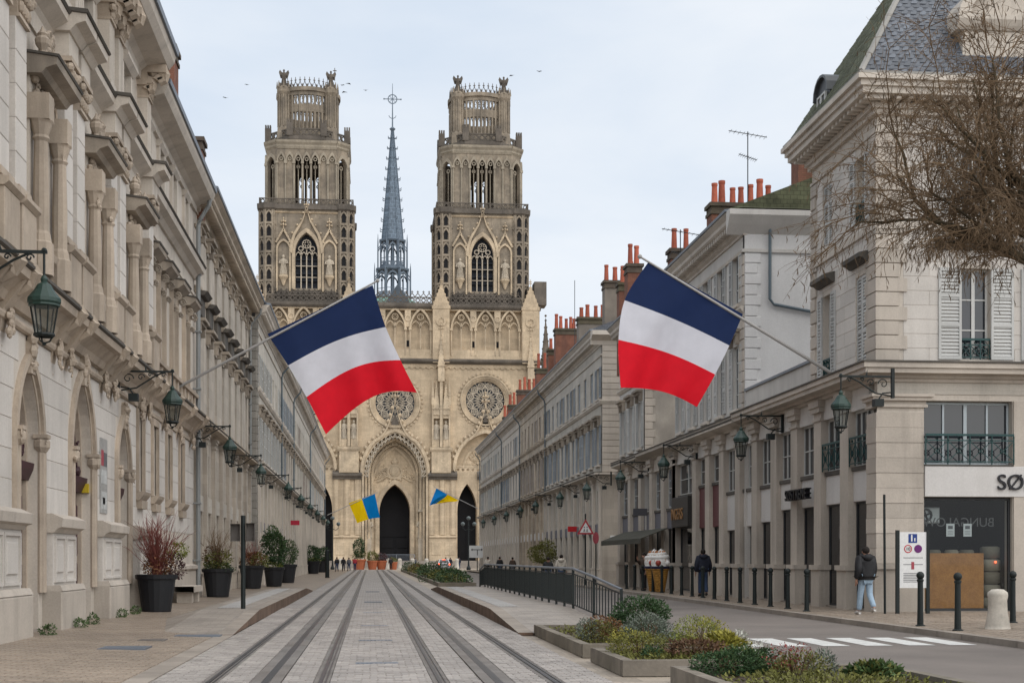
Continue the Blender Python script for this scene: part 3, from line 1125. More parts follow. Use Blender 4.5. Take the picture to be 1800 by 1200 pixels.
def capital(m, a, d, z, w=0.5, h=0.5, dep=0.25):
    """leafy capital block at the head of a pilaster"""
    m.box(a - w / 2 - 0.04, a + w / 2 + 0.04, 0, d + 0.05, z, z + 0.07)
    m.taper(a - w / 2, a + w / 2, 0, d, z + 0.07, z + h - 0.1, -0.06, 0)
    m.box(a - w / 2 - 0.13, a + w / 2 + 0.13, 0, d + 0.14, z + h - 0.1, z + h)
    for k in range(4):
        aa = a - w / 2 + w * (k + 0.5) / 4
        m.ball((aa, d + 0.03, z + 0.07 + h * 0.22), 0.08, 6, 0.8, 1, 1.5)
        m.ball((aa, d + 0.07, z + 0.07 + h * 0.52), 0.085, 6, 0.8, 1.1, 1.3)
    for s in (-1, 1):
        m.ball((a + s * (w / 2 + 0.03), d + 0.08, z + h - 0.2), 0.10, 6)


def gothic_building():
    f = FL
    t = thing("gothic_door_building", "ornate pale stone building with pointed doorways and carved window bays, nearest on the left", "building", (-6.8, 26, 0))
    S0, SM, S1 = 19.0, 42.9, 56.0
    doors = [(23.7, 1.25, 3.95, 5.7), (29.15, 1.25, 3.95, 5.72), (34.45, 1.5, 3.95, 6.12), (40.0, 1.2, 3.9, 5.6)]
    slits = [42.95, 45.75, 48.85, 52.1]
    WI = 0.3        # moulding width round a doorway
    bays = [23.7, 29.3, 34.75, 40.2]
    up1 = [(c - 0.62, c + 0.62, 7.75, 10.5) for c in bays]
    up1p = [(c - 0.5, c + 0.5, 7.9, 10.3) for c in (44.2, 47.0, 50.0, 53.2)]
    up2 = [(c - 0.55, c + 0.55, 13.45, 15.1) for c in bays] + [(c - 0.45, c + 0.45, 13.1, 14.75) for c in (44.2, 47.0, 50.0, 53.2)]
    holes = [(c - hw + WI, c + hw - WI, 0, za - WI, 1.1, True) for c, hw, zs, za in doors]
    holes += [(c - 0.42, c + 0.42, 3.6, 5.75, 0.4) for c in slits]
    holes += [h + (0.4,) for h in up1 + up1p + up2]
    m = MB(f)
    wall_grid(m, S0, SM, 0, 16.4, [h for h in holes if h[1] < SM])
    wall_grid(m, SM, S1, 0, 15.2, [h for h in holes if h[0] > SM - 0.6 and h[1] > SM])
    m.poly([(S1, 0, 0), (S1, -11, 0), (S1, -11, 15.2), (S1, 0, 15.2)])
    m.poly([(SM, 0, 15.2), (SM, -11, 15.2), (SM, -11, 16.4), (SM, 0, 16.4)])
    for c, hw, zs, za in doors:
        spandrel(m, arch(c, hw - WI, zs, za - WI), za - WI, 0, 1.1)
    m.build("wall", m_lime, t)

    def cuts(a, b):
        out = []
        for c, hw, zs, za in doors:
            if a < za:
                k = hw + 0.02
                if a > zs:
                    k = max(0.25, hw * math.sqrt(max(0.0, 1 - ((a - zs) / (za - zs)) ** 2)) + 0.06)
                out.append((c - k, c + k))
        for c in slits:
            if b > 3.4 and a < 6.0:
                out.append((c - 0.68, c + 0.68))
        return out
    blocks(f, t, 24.9, S1 - 0.3, 2.52, 6.0, 0.58, 1.9, 2.6, cuts, m_limeblk)
    # doorways
    for c, hw, zs, za in doors[1:]:
        o = MB(f)
        for k, (w0, w1, d0, d1) in enumerate(((WI * 0.62, 0, -0.02, 0.10), (WI * 0.98, WI * 0.62, -0.3, 0.03), (WI * 1.3, WI * 0.98, -0.55, -0.22))):
            ii, oo = arch(c, hw - w0, zs, za - w0), arch(c, hw - w1, zs, za - w1)
            ii = [(c - hw + w0, 0.9)] + ii + [(c + hw - w0, 0.9)]
            oo = [(c - hw + w1, 0.9)] + oo + [(c + hw - w1, 0.9)]
            o.band(ii, oo, d0, d1)
        fr = o.build("door_surround", m_limecarve, t)
        k = MB(f)
        for s in (-1, 1):
            a = c + s * (hw - 0.22)
            k.tube([(a, 0.03, 0.9), (a, 0.03, zs - 0.12)], 0.10, 8)
            k.ball((a, 0.05, zs), 0.18, 8, 1, 1, 1.1)
            k.box(a - 0.15, a + 0.15, -0.1, 0.2, zs + 0.12, zs + 0.2)
            carving(k, a - 0.12, a + 0.12, 0.15, zs - 0.1, zs + 0.1, 8, 0.06)
            k.build("jamb_column", m_limecarve, fr)
            k = MB(f)
        k = MB(f)
        top = 0.75 if hw > 1.3 else 0.3
        carving(k, c - 0.16, c + 0.16, 0.12, za - 0.3, za + top, 16 if hw > 1.3 else 9, 0.11)
        k.plate([(c - 0.17, za - 0.45), (c + 0.17, za - 0.45), (c + 0.13, za + top * 0.6), (c, za + top), (c - 0.13, za + top * 0.6)], 0, 0.12)
        k.build("keystone_carving", m_limecarve, fr)
        k = MB(f)
        ow = hw - WI
        k.box(c - ow, c + ow, -0.42, -0.34, 0.3, za - WI)
        for s in (-1, 1):
            for z0_, z1_ in ((0.5, 1.5), (1.65, 2.9)):
                k.bbox(c + s * ow * 0.52 - ow * 0.36, c + s * ow * 0.52 + ow * 0.36, -0.34, -0.29, z0_, z1_, 0.03)
        k.box(c - 0.03, c + 0.03, -0.35, -0.27, 0.3, 3.2)
        k.prof(c - ow, c + ow, [(-0.35, 3.2), (-0.2, 3.2), (-0.1, 3.42), (-0.08, 3.55), (-0.35, 3.6)])
        carving(k, c - ow * 0.8, c + ow * 0.8, -0.27, 3.65, 4.35, 26, 0.12)
        k.build("door", m_wood, t)
        k = MB(f)
        k.box(c - ow - 0.02, c + ow + 0.02, -1.0, 0.05, 0, 0.16)
        k.box(c - ow - 0.02, c + ow + 0.02, -1.0, -0.35, 0.16, 0.3)
        k.build("door_step", m_kerb, t)
    # plinth and panelled dado between the doors
    edges = [(24.95, 27.86), (30.44, 32.9), (36.0, 38.75), (41.25, 43.6)]
    for i, (a, b) in enumerate(edges):
        k = MB(f)
        k.bbox(a, b, 0, 0.42, 0, 0.92, 0.04)
        k.taper(a, b, 0, 0.42, 0.92, 1.04, 0.03, 0.06)
        k.build("plinth", m_quoin, t)
        k = MB(f)
        k.box(a + 0.06, b - 0.06, 0, 0.2, 1.03, 2.14)
        n = 2
        for j in range(n):
            p0 = a + 0.16 + (b - a - 0.32) * j / n + 0.04
            p1 = a + 0.16 + (b - a - 0.32) * (j + 1) / n - 0.04
            for r_, (x0, x1, y0, y1) in enumerate(((p0, p0 + 0.06, 1.1, 2.08), (p1 - 0.06, p1, 1.1, 2.08), (p0 + 0.06, p1 - 0.06, 2.02, 2.08), (p0 + 0.06, p1 - 0.06, 1.1, 1.16))):
                k.box(x0, x1, 0.19, 0.245, y0, y1)
            k.bbox(p0 + 0.2, p1 - 0.2, 0.19, 0.235, 1.3, 1.9, 0.02)
        k.build("dado_panel", m_limeblk, t)
        k = MB(f)
        k.prof(a, b, [(0, 2.14), (0.24, 2.14), (0.3, 2.22), (0.4, 2.26), (0.42, 2.44), (0.2, 2.54), (0, 2.54)])
        k.build("dado_cap", m_quoin, t)
    k = MB(f)
    k.bbox(43.62, S1, 0, 0.12, 0, 1.15, 0.03)
    k.prof(43.62, S1, [(0, 1.15), (0.12, 1.15), (0.2, 1.22), (0.2, 1.34), (0, 1.4)])
    k.build("plinth", m_quoin, t)
    # slit windows with moulded frames and bracketed sills
    for c in slits:
        o = MB(f)
        for w0, w1, d1 in ((0.42, 0.52, 0.03), (0.52, 0.64, 0.09)):
            o.box(c - w1, c - w0, -0.02, d1, 3.55, 5.75 + (w1 - 0.42))
            o.box(c + w0, c + w1, -0.02, d1, 3.55, 5.75 + (w1 - 0.42))
            o.box(c - w0, c + w0, -0.02, d1, 5.752, 5.75 + (w1 - 0.42))
        fr = o.build("window_surround", m_limecarve, t)
        k = MB(f)
        k.prof(c - 0.62, c + 0.62, [(0, 3.3), (0.1, 3.3), (0.22, 3.45), (0.26, 3.55), (0, 3.56)])
        k.taper(c - 0.5, c + 0.5, 0, 0.16, 3.06, 3.3, -0.06, 0)
        k.build("window_sill", m_limecarve, fr)
        window(f, t, c, 3.6, 0.84, 2.15, 0.36, 1, 4, m_wframeb)
    # roll moulding, corbelled main ledge
    k = MB(f)
    k.tube([(S0, 0.04, 6.1), (SM - 1.2, 0.04, 6.1)], 0.09, 8)
    k.box(SM - 1.2, S1, 0, 0.07, 6.02, 6.14)
    k.build("roll_moulding", m_limecarve, t)
    k = MB(f)
    k.prof(S0, S1, [(0, 6.32), (0.12, 6.34), (0.2, 6.5), (0.42, 6.7), (0.55, 6.74), (0.58, 6.9), (0, 7.0)])
    lg = k.build("main_ledge", m_limecarve, t)
    k = MB(f)
    k.prof(S0, S1, [(0.0, 7.003), (0.6, 6.905), (0.64, 6.93), (0.64, 6.99), (0, 7.08)])
    k.build("ledge_flashing", m_limedirty, lg)
    pairs = [21.0, 26.5, 32.0, 37.45]
    corb = sorted([p + s * 0.62 for p in pairs for s in (-1, 1)] + [42.5, 44.0, 47.5, 51, 54.6])
    for i, a in enumerate(corb):
        k = MB(f)
        k.add([(a - 0.2, 0, 5.72), (a + 0.2, 0, 5.72), (a + 0.22, 0.1, 6.2), (a - 0.22, 0.1, 6.2), (a + 0.24, 0.5, 6.72), (a - 0.24, 0.5, 6.72), (a - 0.24, 0, 6.72), (a + 0.24, 0, 6.72), (a, 0.02, 5.5)],
              [(0, 1, 2, 3), (3, 2, 4, 5), (0, 3, 5, 6), (1, 7, 4, 2), (8, 1, 0)])
        carving(k, a - 0.16, a + 0.16, 0.16, 5.75, 6.25, 12, 0.10)
        k.tube([(a, 0.55, 7.0), (a, 0.62, 6.86), (a, 0.5, 6.66), (a, 0.3, 6.5)], [0.12, 0.16, 0.12, 0.06], 6)
        k.build("ledge_corbel", m_limecarve, t)
    # piano nobile: paired pilasters on pedestals
    for p in pairs + [42.9]:
        for s in ((-1, 1) if p < 42 else (0,)):
            a = p + s * 0.65
            w = 0.82
            k = MB(f)
            k.bbox(a - w / 2 - 0.12, a + w / 2 + 0.12, 0, 0.52, 7.1, 8.05, 0.02)
            k.prof(a - w / 2 - 0.17, a + w / 2 + 0.17, [(0, 8.05), (0.52, 8.05), (0.6, 8.12), (0.6, 8.2), (0, 8.28)])
            k.box(a - w / 2 - 0.06, a + w / 2 + 0.06, 0, 0.44, 8.28, 8.42)
            pl_ = k.build("pedestal", m_limecarve, t)
            for z0_ in (8.42, 9.04, 9.66, 10.28, 10.9):
                b = MB(f)
                b.bbox(a - w / 2, a + w / 2, -0.02, 0.36, z0_ + 0.004, min(z0_ + 0.616, 11.5), 0.012)
                b.build("pilaster_block", m_limeblk, t)
            k = MB(f)
            capital(k, a, 0.38, 11.5, w * 0.9, 0.72)
            k.build("pilaster_capital", m_limecarve, t)
            k = MB(f)
            k.box(a - w / 2 - 0.08, a + w / 2 + 0.08, 0, 0.46, 12.22, 12.72)
            k.prof(a - w / 2 - 0.2, a + w / 2 + 0.2, [(0, 12.72), (0.5, 12.72), (0.62, 12.86), (0.82, 12.93), (0.84, 13.08), (0, 13.18)])
            k.build("entablature_block", m_lime, t)
            k = MB(f)
            k.prof(a - w / 2 - 0.24, a + w / 2 + 0.24, [(0, 13.182), (0.87, 13.084), (0.9, 13.12), (0.88, 13.17), (0, 13.25)])
            k.build("ledge_flashing", m_limedirty, t)
            # fluted pilasters of the storey above
            if s or p > 42:
                k = MB(f)
                k.box(a - 0.36, a + 0.36, 0, 0.34, 13.25, 13.6)
                for j in range(4):
                    aa = a - 0.27 + j * 0.18
                    k.box(aa - 0.06, aa + 0.06, 0, 0.3, 13.6, 15.1)
                k.box(a - 0.315, a + 0.315, 0, 0.255, 13.602, 15.098)
                k.build("fluted_pilaster", m_lime, t)
                k = MB(f)
                capital(k, a, 0.3, 15.1, 0.62, 0.5)
                k.build("pilaster_capital", m_limecarve, t)
    # continuous mid cornice
    k = MB(f)
    k.prof(S0, SM + 0.5, [(0, 12.25), (0.06, 12.25), (0.08, 12.6), (0.16, 12.7), (0.4, 12.86), (0.46, 12.9), (0.48, 13.04), (0, 13.14)])
    k.prof(SM + 0.5, S1, [(0, 11.7), (0.05, 11.72), (0.05, 11.85), (0, 11.87), (0, 12.35), (0.08, 12.36), (0.2, 12.5), (0.4, 12.6), (0.44, 12.78), (0, 12.88)])
    mc = k.build("mid_cornice", m_lime, t)
    k = MB(f)
    k.prof(S0, SM + 0.5, [(0, 13.143), (0.5, 13.043), (0.54, 13.1), (0, 13.2)])
    k.prof(SM + 0.5, S1, [(0, 12.883), (0.46, 12.783), (0.5, 12.83), (0, 12.95)])
    k.build("ledge_flashing", m_limedirty, mc)
    # carved window bays
    for c in bays[1:]:
        o = MB(f)
        o.box(c - 1.0, c - 0.64, 0, 0.24, 7.1, 10.95)
        o.box(c + 0.64, c + 1.0, 0, 0.24, 7.1, 10.95)
        o.box(c - 0.64, c + 0.64, 0, 0.2, 10.52, 10.95)
        fr = o.build("window_surround", m_lime, t)
        for s in (-1, 1):
            k = MB(f)
            a = c + s * 0.84
            k.lathe((a, 0.42, 7.1), [(0.24, 0), (0.24, 0.62), (0.2, 0.66), (0.18, 0.8), (0.15, 0.86), (0.155, 1.6), (0.13, 2.6), (0.17, 2.66), (0.14, 2.72), (0.21, 2.95), (0.24, 3.0)], 10)
            carving(k, a - 0.14, a + 0.14, 0.5, 9.75, 10.1, 7, 0.08)
            k.box(a - 0.22, a + 0.22, 0, 0.62, 10.1, 10.6)
            k.build("window_column", m_limecarve, fr)
        k = MB(f)
        carving(k, c - 0.85, c + 0.85, 0.3, 10.6, 10.95, 26, 0.1)
        k.build("carved_frieze", m_limecarve, fr)
        k = MB(f)
        k.prof(c - 1.15, c + 1.15, [(0, 10.95), (0.5, 10.95), (0.58, 11.05), (0.78, 11.12), (0.8, 11.26), (0, 11.36)])
        h_ = k.build("window_hood", m_limehood, fr)
        k = MB(f)
        k.prof(c - 1.18, c + 1.18, [(0.02, 11.363), (0.82, 11.263), (0.84, 11.31), (0.02, 11.41)])
        k.build("ledge_flashing", m_limedirty, h_)
        k = MB(f)
        for s in (-1, 1):
            urn(k, c + s * 0.85, 0.45, 11.36, 0.68)
        k.lathe((c, 0.3, 11.36), [(0.42, 0), (0.3, 0.3), (0.2, 0.55), (0.1, 0.75)], 8, 0, 1, 0.4)
        carving(k, c - 0.75, c + 0.75, 0.38, 11.4, 11.75, 60, 0.085)
        carving(k, c - 0.35, c + 0.35, 0.4, 11.6, 12.1, 34, 0.08)
        k.build("carved_crest", m_limecarve, fr)
        k = MB(f)
        k.prof(c - 1.05, c + 1.05, [(0, 7.5), (0.3, 7.5), (0.42, 7.6), (0.46, 7.72), (0, 7.76)])
        for s in (-1, 1):
            carving(k, c + s * 0.8 - 0.12, c + s * 0.8 + 0.12, 0.3, 7.15, 7.5, 6, 0.1)
        k.build("window_sill", m_limecarve, fr)
        window(f, t, c, 7.76, 1.24, 2.74, 0.38, 2, 4, m_wframeb)
        window(f, t, c, 13.45, 1.1, 1.65, 0.36, 2, 3, m_wframeb)
        k = MB(f)
        k.box(c - 0.75, c - 0.56, 0, 0.12, 13.3, 15.3)
        k.box(c + 0.56, c + 0.75, 0, 0.12, 13.3, 15.3)
        k.prof(c - 0.85, c + 0.85, [(0, 15.12), (0.14, 15.12), (0.28, 15.26), (0.28, 15.36), (0, 15.4)])
        k.build("window_surround", m_lime, t)
    for c in (44.2, 47.0, 50.0, 53.2):
        o = MB(f)
        o.box(c - 0.72, c - 0.52, 0, 0.14, 7.5, 10.75)
        o.box(c + 0.52, c + 0.72, 0, 0.14, 7.5, 10.75)
        o.box(c - 0.52, c + 0.52, 0, 0.12, 10.32, 10.75)
        fr = o.build("window_surround", m_limecarve, t)
        k = MB(f)
        for s in (-1, 1):
            scroll(k, c + s * 0.62, 0.26, 10.55, 0.14)
            scroll(k, c + s * 0.62, 0.2, 10.1, 0.09)
        k.prof(c - 0.85, c + 0.85, [(0, 10.76), (0.3, 10.76), (0.42, 10.85), (0.5, 10.9), (0.52, 11.02), (0, 11.12)])
        h_ = k.build("window_hood", m_limehood, fr)
        k = MB(f)
        k.prof(c - 0.88, c + 0.88, [(0.02, 11.123), (0.54, 11.023), (0.56, 11.07), (0.02, 11.17)])
        k.build("ledge_flashing", m_limedirty, h_)
        window(f, t, c, 7.9, 1.0, 2.4, 0.36, 2, 4, m_wframeb)
        window(f, t, c, 13.1, 0.9, 1.65, 0.36, 2, 3, m_wframeb)
        k = MB(f)
        k.box(c - 0.64, c - 0.46, 0, 0.1, 12.98, 14.8)
        k.box(c + 0.46, c + 0.64, 0, 0.1, 12.98, 14.8)
        k.prof(c - 0.72, c + 0.72, [(0, 14.76), (0.1, 14.76), (0.2, 14.88), (0.2, 14.96), (0, 15.0)])
        k.build("window_surround", m_lime, t)
    # balustrade strip under the plain windows
    k = MB(f)
    k.prof(43.4, S1, [(0, 7.1), (0.2, 7.1), (0.2, 7.25), (0, 7.25)])
    k.prof(43.4, S1, [(0, 7.75), (0.22, 7.75), (0.24, 7.86), (0, 7.88)])
    a = 43.6
    while a < S1:
        k.box(a, a + 0.28, 0, 0.16, 7.25, 7.75)
        a += 0.95
    k.build("parapet_panels", m_limecarve, t)
    # eaves with scroll consoles
    k = MB(f)
    k.prof(S0, SM + 0.2, [(0, 15.62), (0.12, 15.62), (0.14, 15.85), (0.3, 16.0), (0.85, 16.1), (1.0, 16.3), (1.05, 16.5), (0, 16.52)])
    k.prof(SM + 0.2, S1, [(0, 15.0), (0.1, 15.0), (0.12, 15.2), (0.3, 15.3), (0.7, 15.42), (0.8, 15.6), (0.82, 15.72), (0, 15.74)])
    ev = k.build("eaves_cornice", m_lime, t)
    for p in pairs + [42.6]:
        for s in (-1, 0, 1) if p < 42 else (0,):
            a = p + s * 0.65
            k = MB(f)
            k.box(a - 0.15, a + 0.15, 0, 0.3, 15.45, 16.02)
            k.box(a - 0.15, a + 0.15, 0.3, 0.85, 15.82, 16.05)
            scroll(k, a, 0.62, 15.8, 0.22, 0.5)
            scroll(k, a, 0.3, 15.5, 0.16, 0.5)
            k.build("scroll_console", m_limecarve, t)
    k = MB(f)
    k.prof(S0, SM + 0.2, [(0.9, 16.505), (1.12, 16.505), (1.14, 16.66), (0.9, 16.7)])
    k.prof(SM + 0.2, S1, [(0.68, 15.725), (0.88, 15.725), (0.9, 15.86), (0.68, 15.9)])
    k.build("gutter", m_zinc, ev)
    roof_slope(f, t, S0, SM + 0.2, 16.7, 0.95, 5, 3)
    roof_slope(f, t, SM + 0.2, S1, 15.9, 0.72, 5, 3)
    downpipe(f, t, 55.75, 0.3, 15.0, 0.2, 0.085, m_pipe2, 0.45)
    chimney(t, -7.6, -6.95, 51.6, 52.7, 15, 19.9, 1, ph=1.1)
    # notice board strip and yellow alarm box
    k = MB(f)
    a0 = 36.65
    k.box(a0, a0 + 0.95, 0.016, 0.04, 2.75, 4.65)
    b = k.build("notice_panel", m_noticeg, t)
    for (x0, x1, z0, z1, mm) in ((0.1, 0.42, 3.95, 4.35, m_noticer), (0.45, 0.88, 3.95, 4.3, m_noticed), (0.1, 0.85, 3.5, 3.85, m_noticew), (0.12, 0.84, 2.85, 3.3, m_noticew), (0.3, 0.6, 2.98, 3.15, m_noticed)):
        k = MB(f)
        k.box(a0 + x0, a0 + x1, 0.038, 0.045, z0, z1)
        k.build("notice_print", mm, b)
    k = MB(f)
    k.box(35.5, 35.66, -0.22, -0.04, 3.2, 3.42)
    k.build("alarm_box", m_yellow, t)
    return t


m_noticeg = M("faded notice board", (0.33, 0.33, 0.32), rough=0.4, var=0.2, vs_=3)
m_noticer = M("notice red print", (0.35, 0.06, 0.08), rough=0.5, var=0.1)
m_noticed = M("notice dark print", (0.12, 0.12, 0.13), rough=0.5, var=0.2, vs_=5)
m_noticew = M("notice pale print", (0.45, 0.46, 0.45), rough=0.5, var=0.3, vs_=6)
m_yellow = M("yellow box paint", (0.5, 0.36, 0.02), rough=0.5)
gothic_building()

# ---------------------------------------------------------------- left row onwards
L2 = row_house("pedimented_house", "tan stone house with heavy window hoods between the downpipes, second on the left", FL, 56.1, 81.0, 8,
               dict(wall=m_ashlar, hood='flat', hood2=True, hoodm=m_limehood, shut=None, f1=(7.5, 10.5), f2=(12.4, 14.3), top=15.1, ledge=6.7, g=(1.3, 3.5), m=(4.2, 5.9), mw=0.85, ww=1.0,
                    gcols=2, gframe=m_wframe, pilm=m_ashlar, proj=0.85, trim=m_limewarm, pipem=m_pipe2, fascia=m_ashlarw))
for k_, c in enumerate([56.1 + 24.9 / 8 * (i + 0.5) for i in range(8)]):
    m = MB(FL)
    m.bbox(c - 0.75, c + 0.75, 0, 0.16, 11.2, 12.0, 0.03)
    m.prof(c - 0.85, c + 0.85, [(0, 11.95), (0.3, 11.95), (0.45, 12.1), (0, 12.16)])
    m.build("carved_panel", m_limedirty, L2)
chimney(L2, -7.35, -6.6, 57.0, 58.0, 15, 18.2, 0)
FL3 = Fr((-6.35, 0, 0), (0, 1), (1, 0))
lrows = [
    ("quoined_house", "grey quoined house with pale shutters beyond the pedimented one", 81.0, 102, 7, dict(wall=m_ashlarw, hood='flat', shut=m_shut, closed=0.2, mshut=None, pilm=m_lime, fascia=m_fasgrey)),
    ("shuttered_house", "narrow shuttered house between two dark downpipes, fourth on the left", 102, 118, 5, dict(wall=m_ashlar, hood='flat', shut=m_shutg, closed=0.5, pilm=m_lime)),
    ("shuttered_house", "long shuttered house far down the left side behind the hanging flag", 118, 150, 11, dict(wall=m_ashlarw, hood='flat', shut=m_shutt, closed=0.5, pilm=m_lime)),
    ("shuttered_house", "last house of the left row beside the cathedral square", 150, 198, 16, dict(wall=m_ashlar, hood='flat', shut=m_shut, closed=0.4, pilm=m_lime)),
]
for n_, lab, a, b, nb, o in lrows:
    o.setdefault('top', 15.0)
    h = row_house(n_, lab, FL3, a, b, nb, o)
    if a == 81.0:
        quoins(FL3, h, 81.0, 81.55, 0.2, 15.0, 0.42, m_quoing, 0.06)
        for i in range(35):
            m = MB(Fr((-6.35, 81.0, 0), (-1, 0), (0, -1)))
            m.bbox(0.0, 0.42 - (0.12 if i % 2 else 0), -0.02, 0.05, 0.2 + i * 0.42 + 0.012, 0.2 + (i + 1) * 0.42 - 0.012, 0.02)
            m.build("quoin", m_quoing, h)

# ---------------------------------------------------------------- right row
def mk_balcony(w, h=0.85):
    def make(m):
        m.box(-w / 2, w / 2, -0.05, 0, h - 0.06, h)
        m.box(-w / 2, w / 2, -0.04, -0.01, h - 0.2, h - 0.17)
        m.box(-w / 2, w / 2, -0.04, -0.01, 0.06, 0.09)
        n = max(3, int(w / 0.6))
        for i in range(n + 1):
            x = -w / 2 + w * i / n
            m.box(x - 0.015, x + 0.015, -0.04, -0.01, 0, h - 0.06)
        for i in range(n):
            x0, x1 = -w / 2 + w * i / n, -w / 2 + w * (i + 1) / n
            xm = (x0 + x1) / 2
            zm = (h - 0.2 + 0.09) / 2
            for p, q in (((x0, 0.09), (xm, zm)), ((xm, zm), (x1, 0.09)), ((x0, h - 0.2), (xm, zm)), ((xm, zm), (x1, h - 0.2))):
                m.bar(p, q, 0.018, -0.035, -0.015)
            m.ring(xm, zm, 0.07, 0.09, -0.04, -0.01, 10)
            m.ring(xm, h - 0.12, 0.025, 0.04, -0.04, -0.01, 8)
    return make


def colonnade(f, parent, xs, spec, pm=None, zl=6.5, pw=0.72):
    """deep piers with shop glass, panel and mezzanine window between them"""
    for i, a in enumerate(xs):
        if i == 0 and (spec.get('corner') or spec.get('skip0')):
            continue
        inst("pier", ("pier", pw, zl), lambda m: (m.box(-pw / 2 - 0.06, pw / 2 + 0.06, -0.08, 0.6, 0, 1.25), m.box(-pw / 2 - 0.11, pw / 2 + 0.11, -0.13, 0.6, 1.25, 1.4), m.box(-pw / 2, pw / 2, 0, 0.6, 1.4, zl - 0.62),
                                                  m.box(-pw / 2 - 0.05, pw / 2 + 0.05, -0.05, 0.6, zl - 0.62, zl - 0.54), m.box(-pw / 2 + 0.02, pw / 2 - 0.02, 0.0, 0.6, zl - 0.54, zl - 0.36),
                                                  m.box(-pw / 2 - 0.1, pw / 2 + 0.1, -0.1, 0.6, zl - 0.36, zl - 0.2), m.box(-pw / 2 - 0.15, pw / 2 + 0.15, -0.15, 0.6, zl - 0.2, zl)),
             f, a, 0.06, 0.0, parent, pm or m_quoin)
    for i, (a, b) in enumerate(zip(xs, xs[1:])):
        s0, s1 = a + pw / 2, b - pw / 2
        if i == 0 and spec.get('corner'):
            s0 = a
        c, w = (s0 + s1) / 2, s1 - s0
        sp = spec['bays'][min(i, len(spec['bays']) - 1)]
        zg, zp = sp.get('g', 3.25), sp.get('p', 4.15)
        window(f, parent, c, 0.16, w - 0.02, zg - 0.16, 0.26, sp.get('cols', 1), 1, sp.get('frame', m_darkframe), m_glassd)
        m = MB(f)
        m.box(s0, s1, -0.4, -0.08, 0.0, 0.155)
        m.build("shop_sill", m_kerb, parent)
        m = MB(f)
        m.bbox(s0 + 0.003, s1 - 0.003, -0.4, sp.get('pd', -0.1), zg + 0.002, zp, 0.015)
        m.build("shop_fascia", sp.get('fascia', m_fascia), parent)
        if sp.get('mezz', True):
            zm0, zm1 = zp + 0.12, zl - 0.62
            m = MB(f)
            m.box(s0, s1, -0.6, -0.05, zp + 0.002, zm0)
            m.build("mezzanine_sill", m_limedirty, parent)
            window(f, parent, c, zm0 + 0.002, w - 0.02, zm1 - zm0, 0.24, sp.get('mc', 3), 2 if not sp.get('balc') else 1, m_wframe, m_glass)
            if sp.get('balc'):
                inst("balcony_railing", ("balc", round(w, 2)), mk_balcony(w - 0.06), f, c, 0.0, zm0 + 0.01, parent, m_balc)
            if sp.get('shut'):
                for s in (-1, 1):
                    shutter(f, parent, c + s * (w / 2 - 0.22), zm0 + 0.05, 0.42, zm1 - zm0 - 0.1, sp['shut'], 14, d=-0.2)
        m = MB(f)
        m.box(s0, s1, -0.6, -0.02, zl - 0.618, zl - 0.003)
        m.build("frieze", spec.get('frieze', m_render), parent)


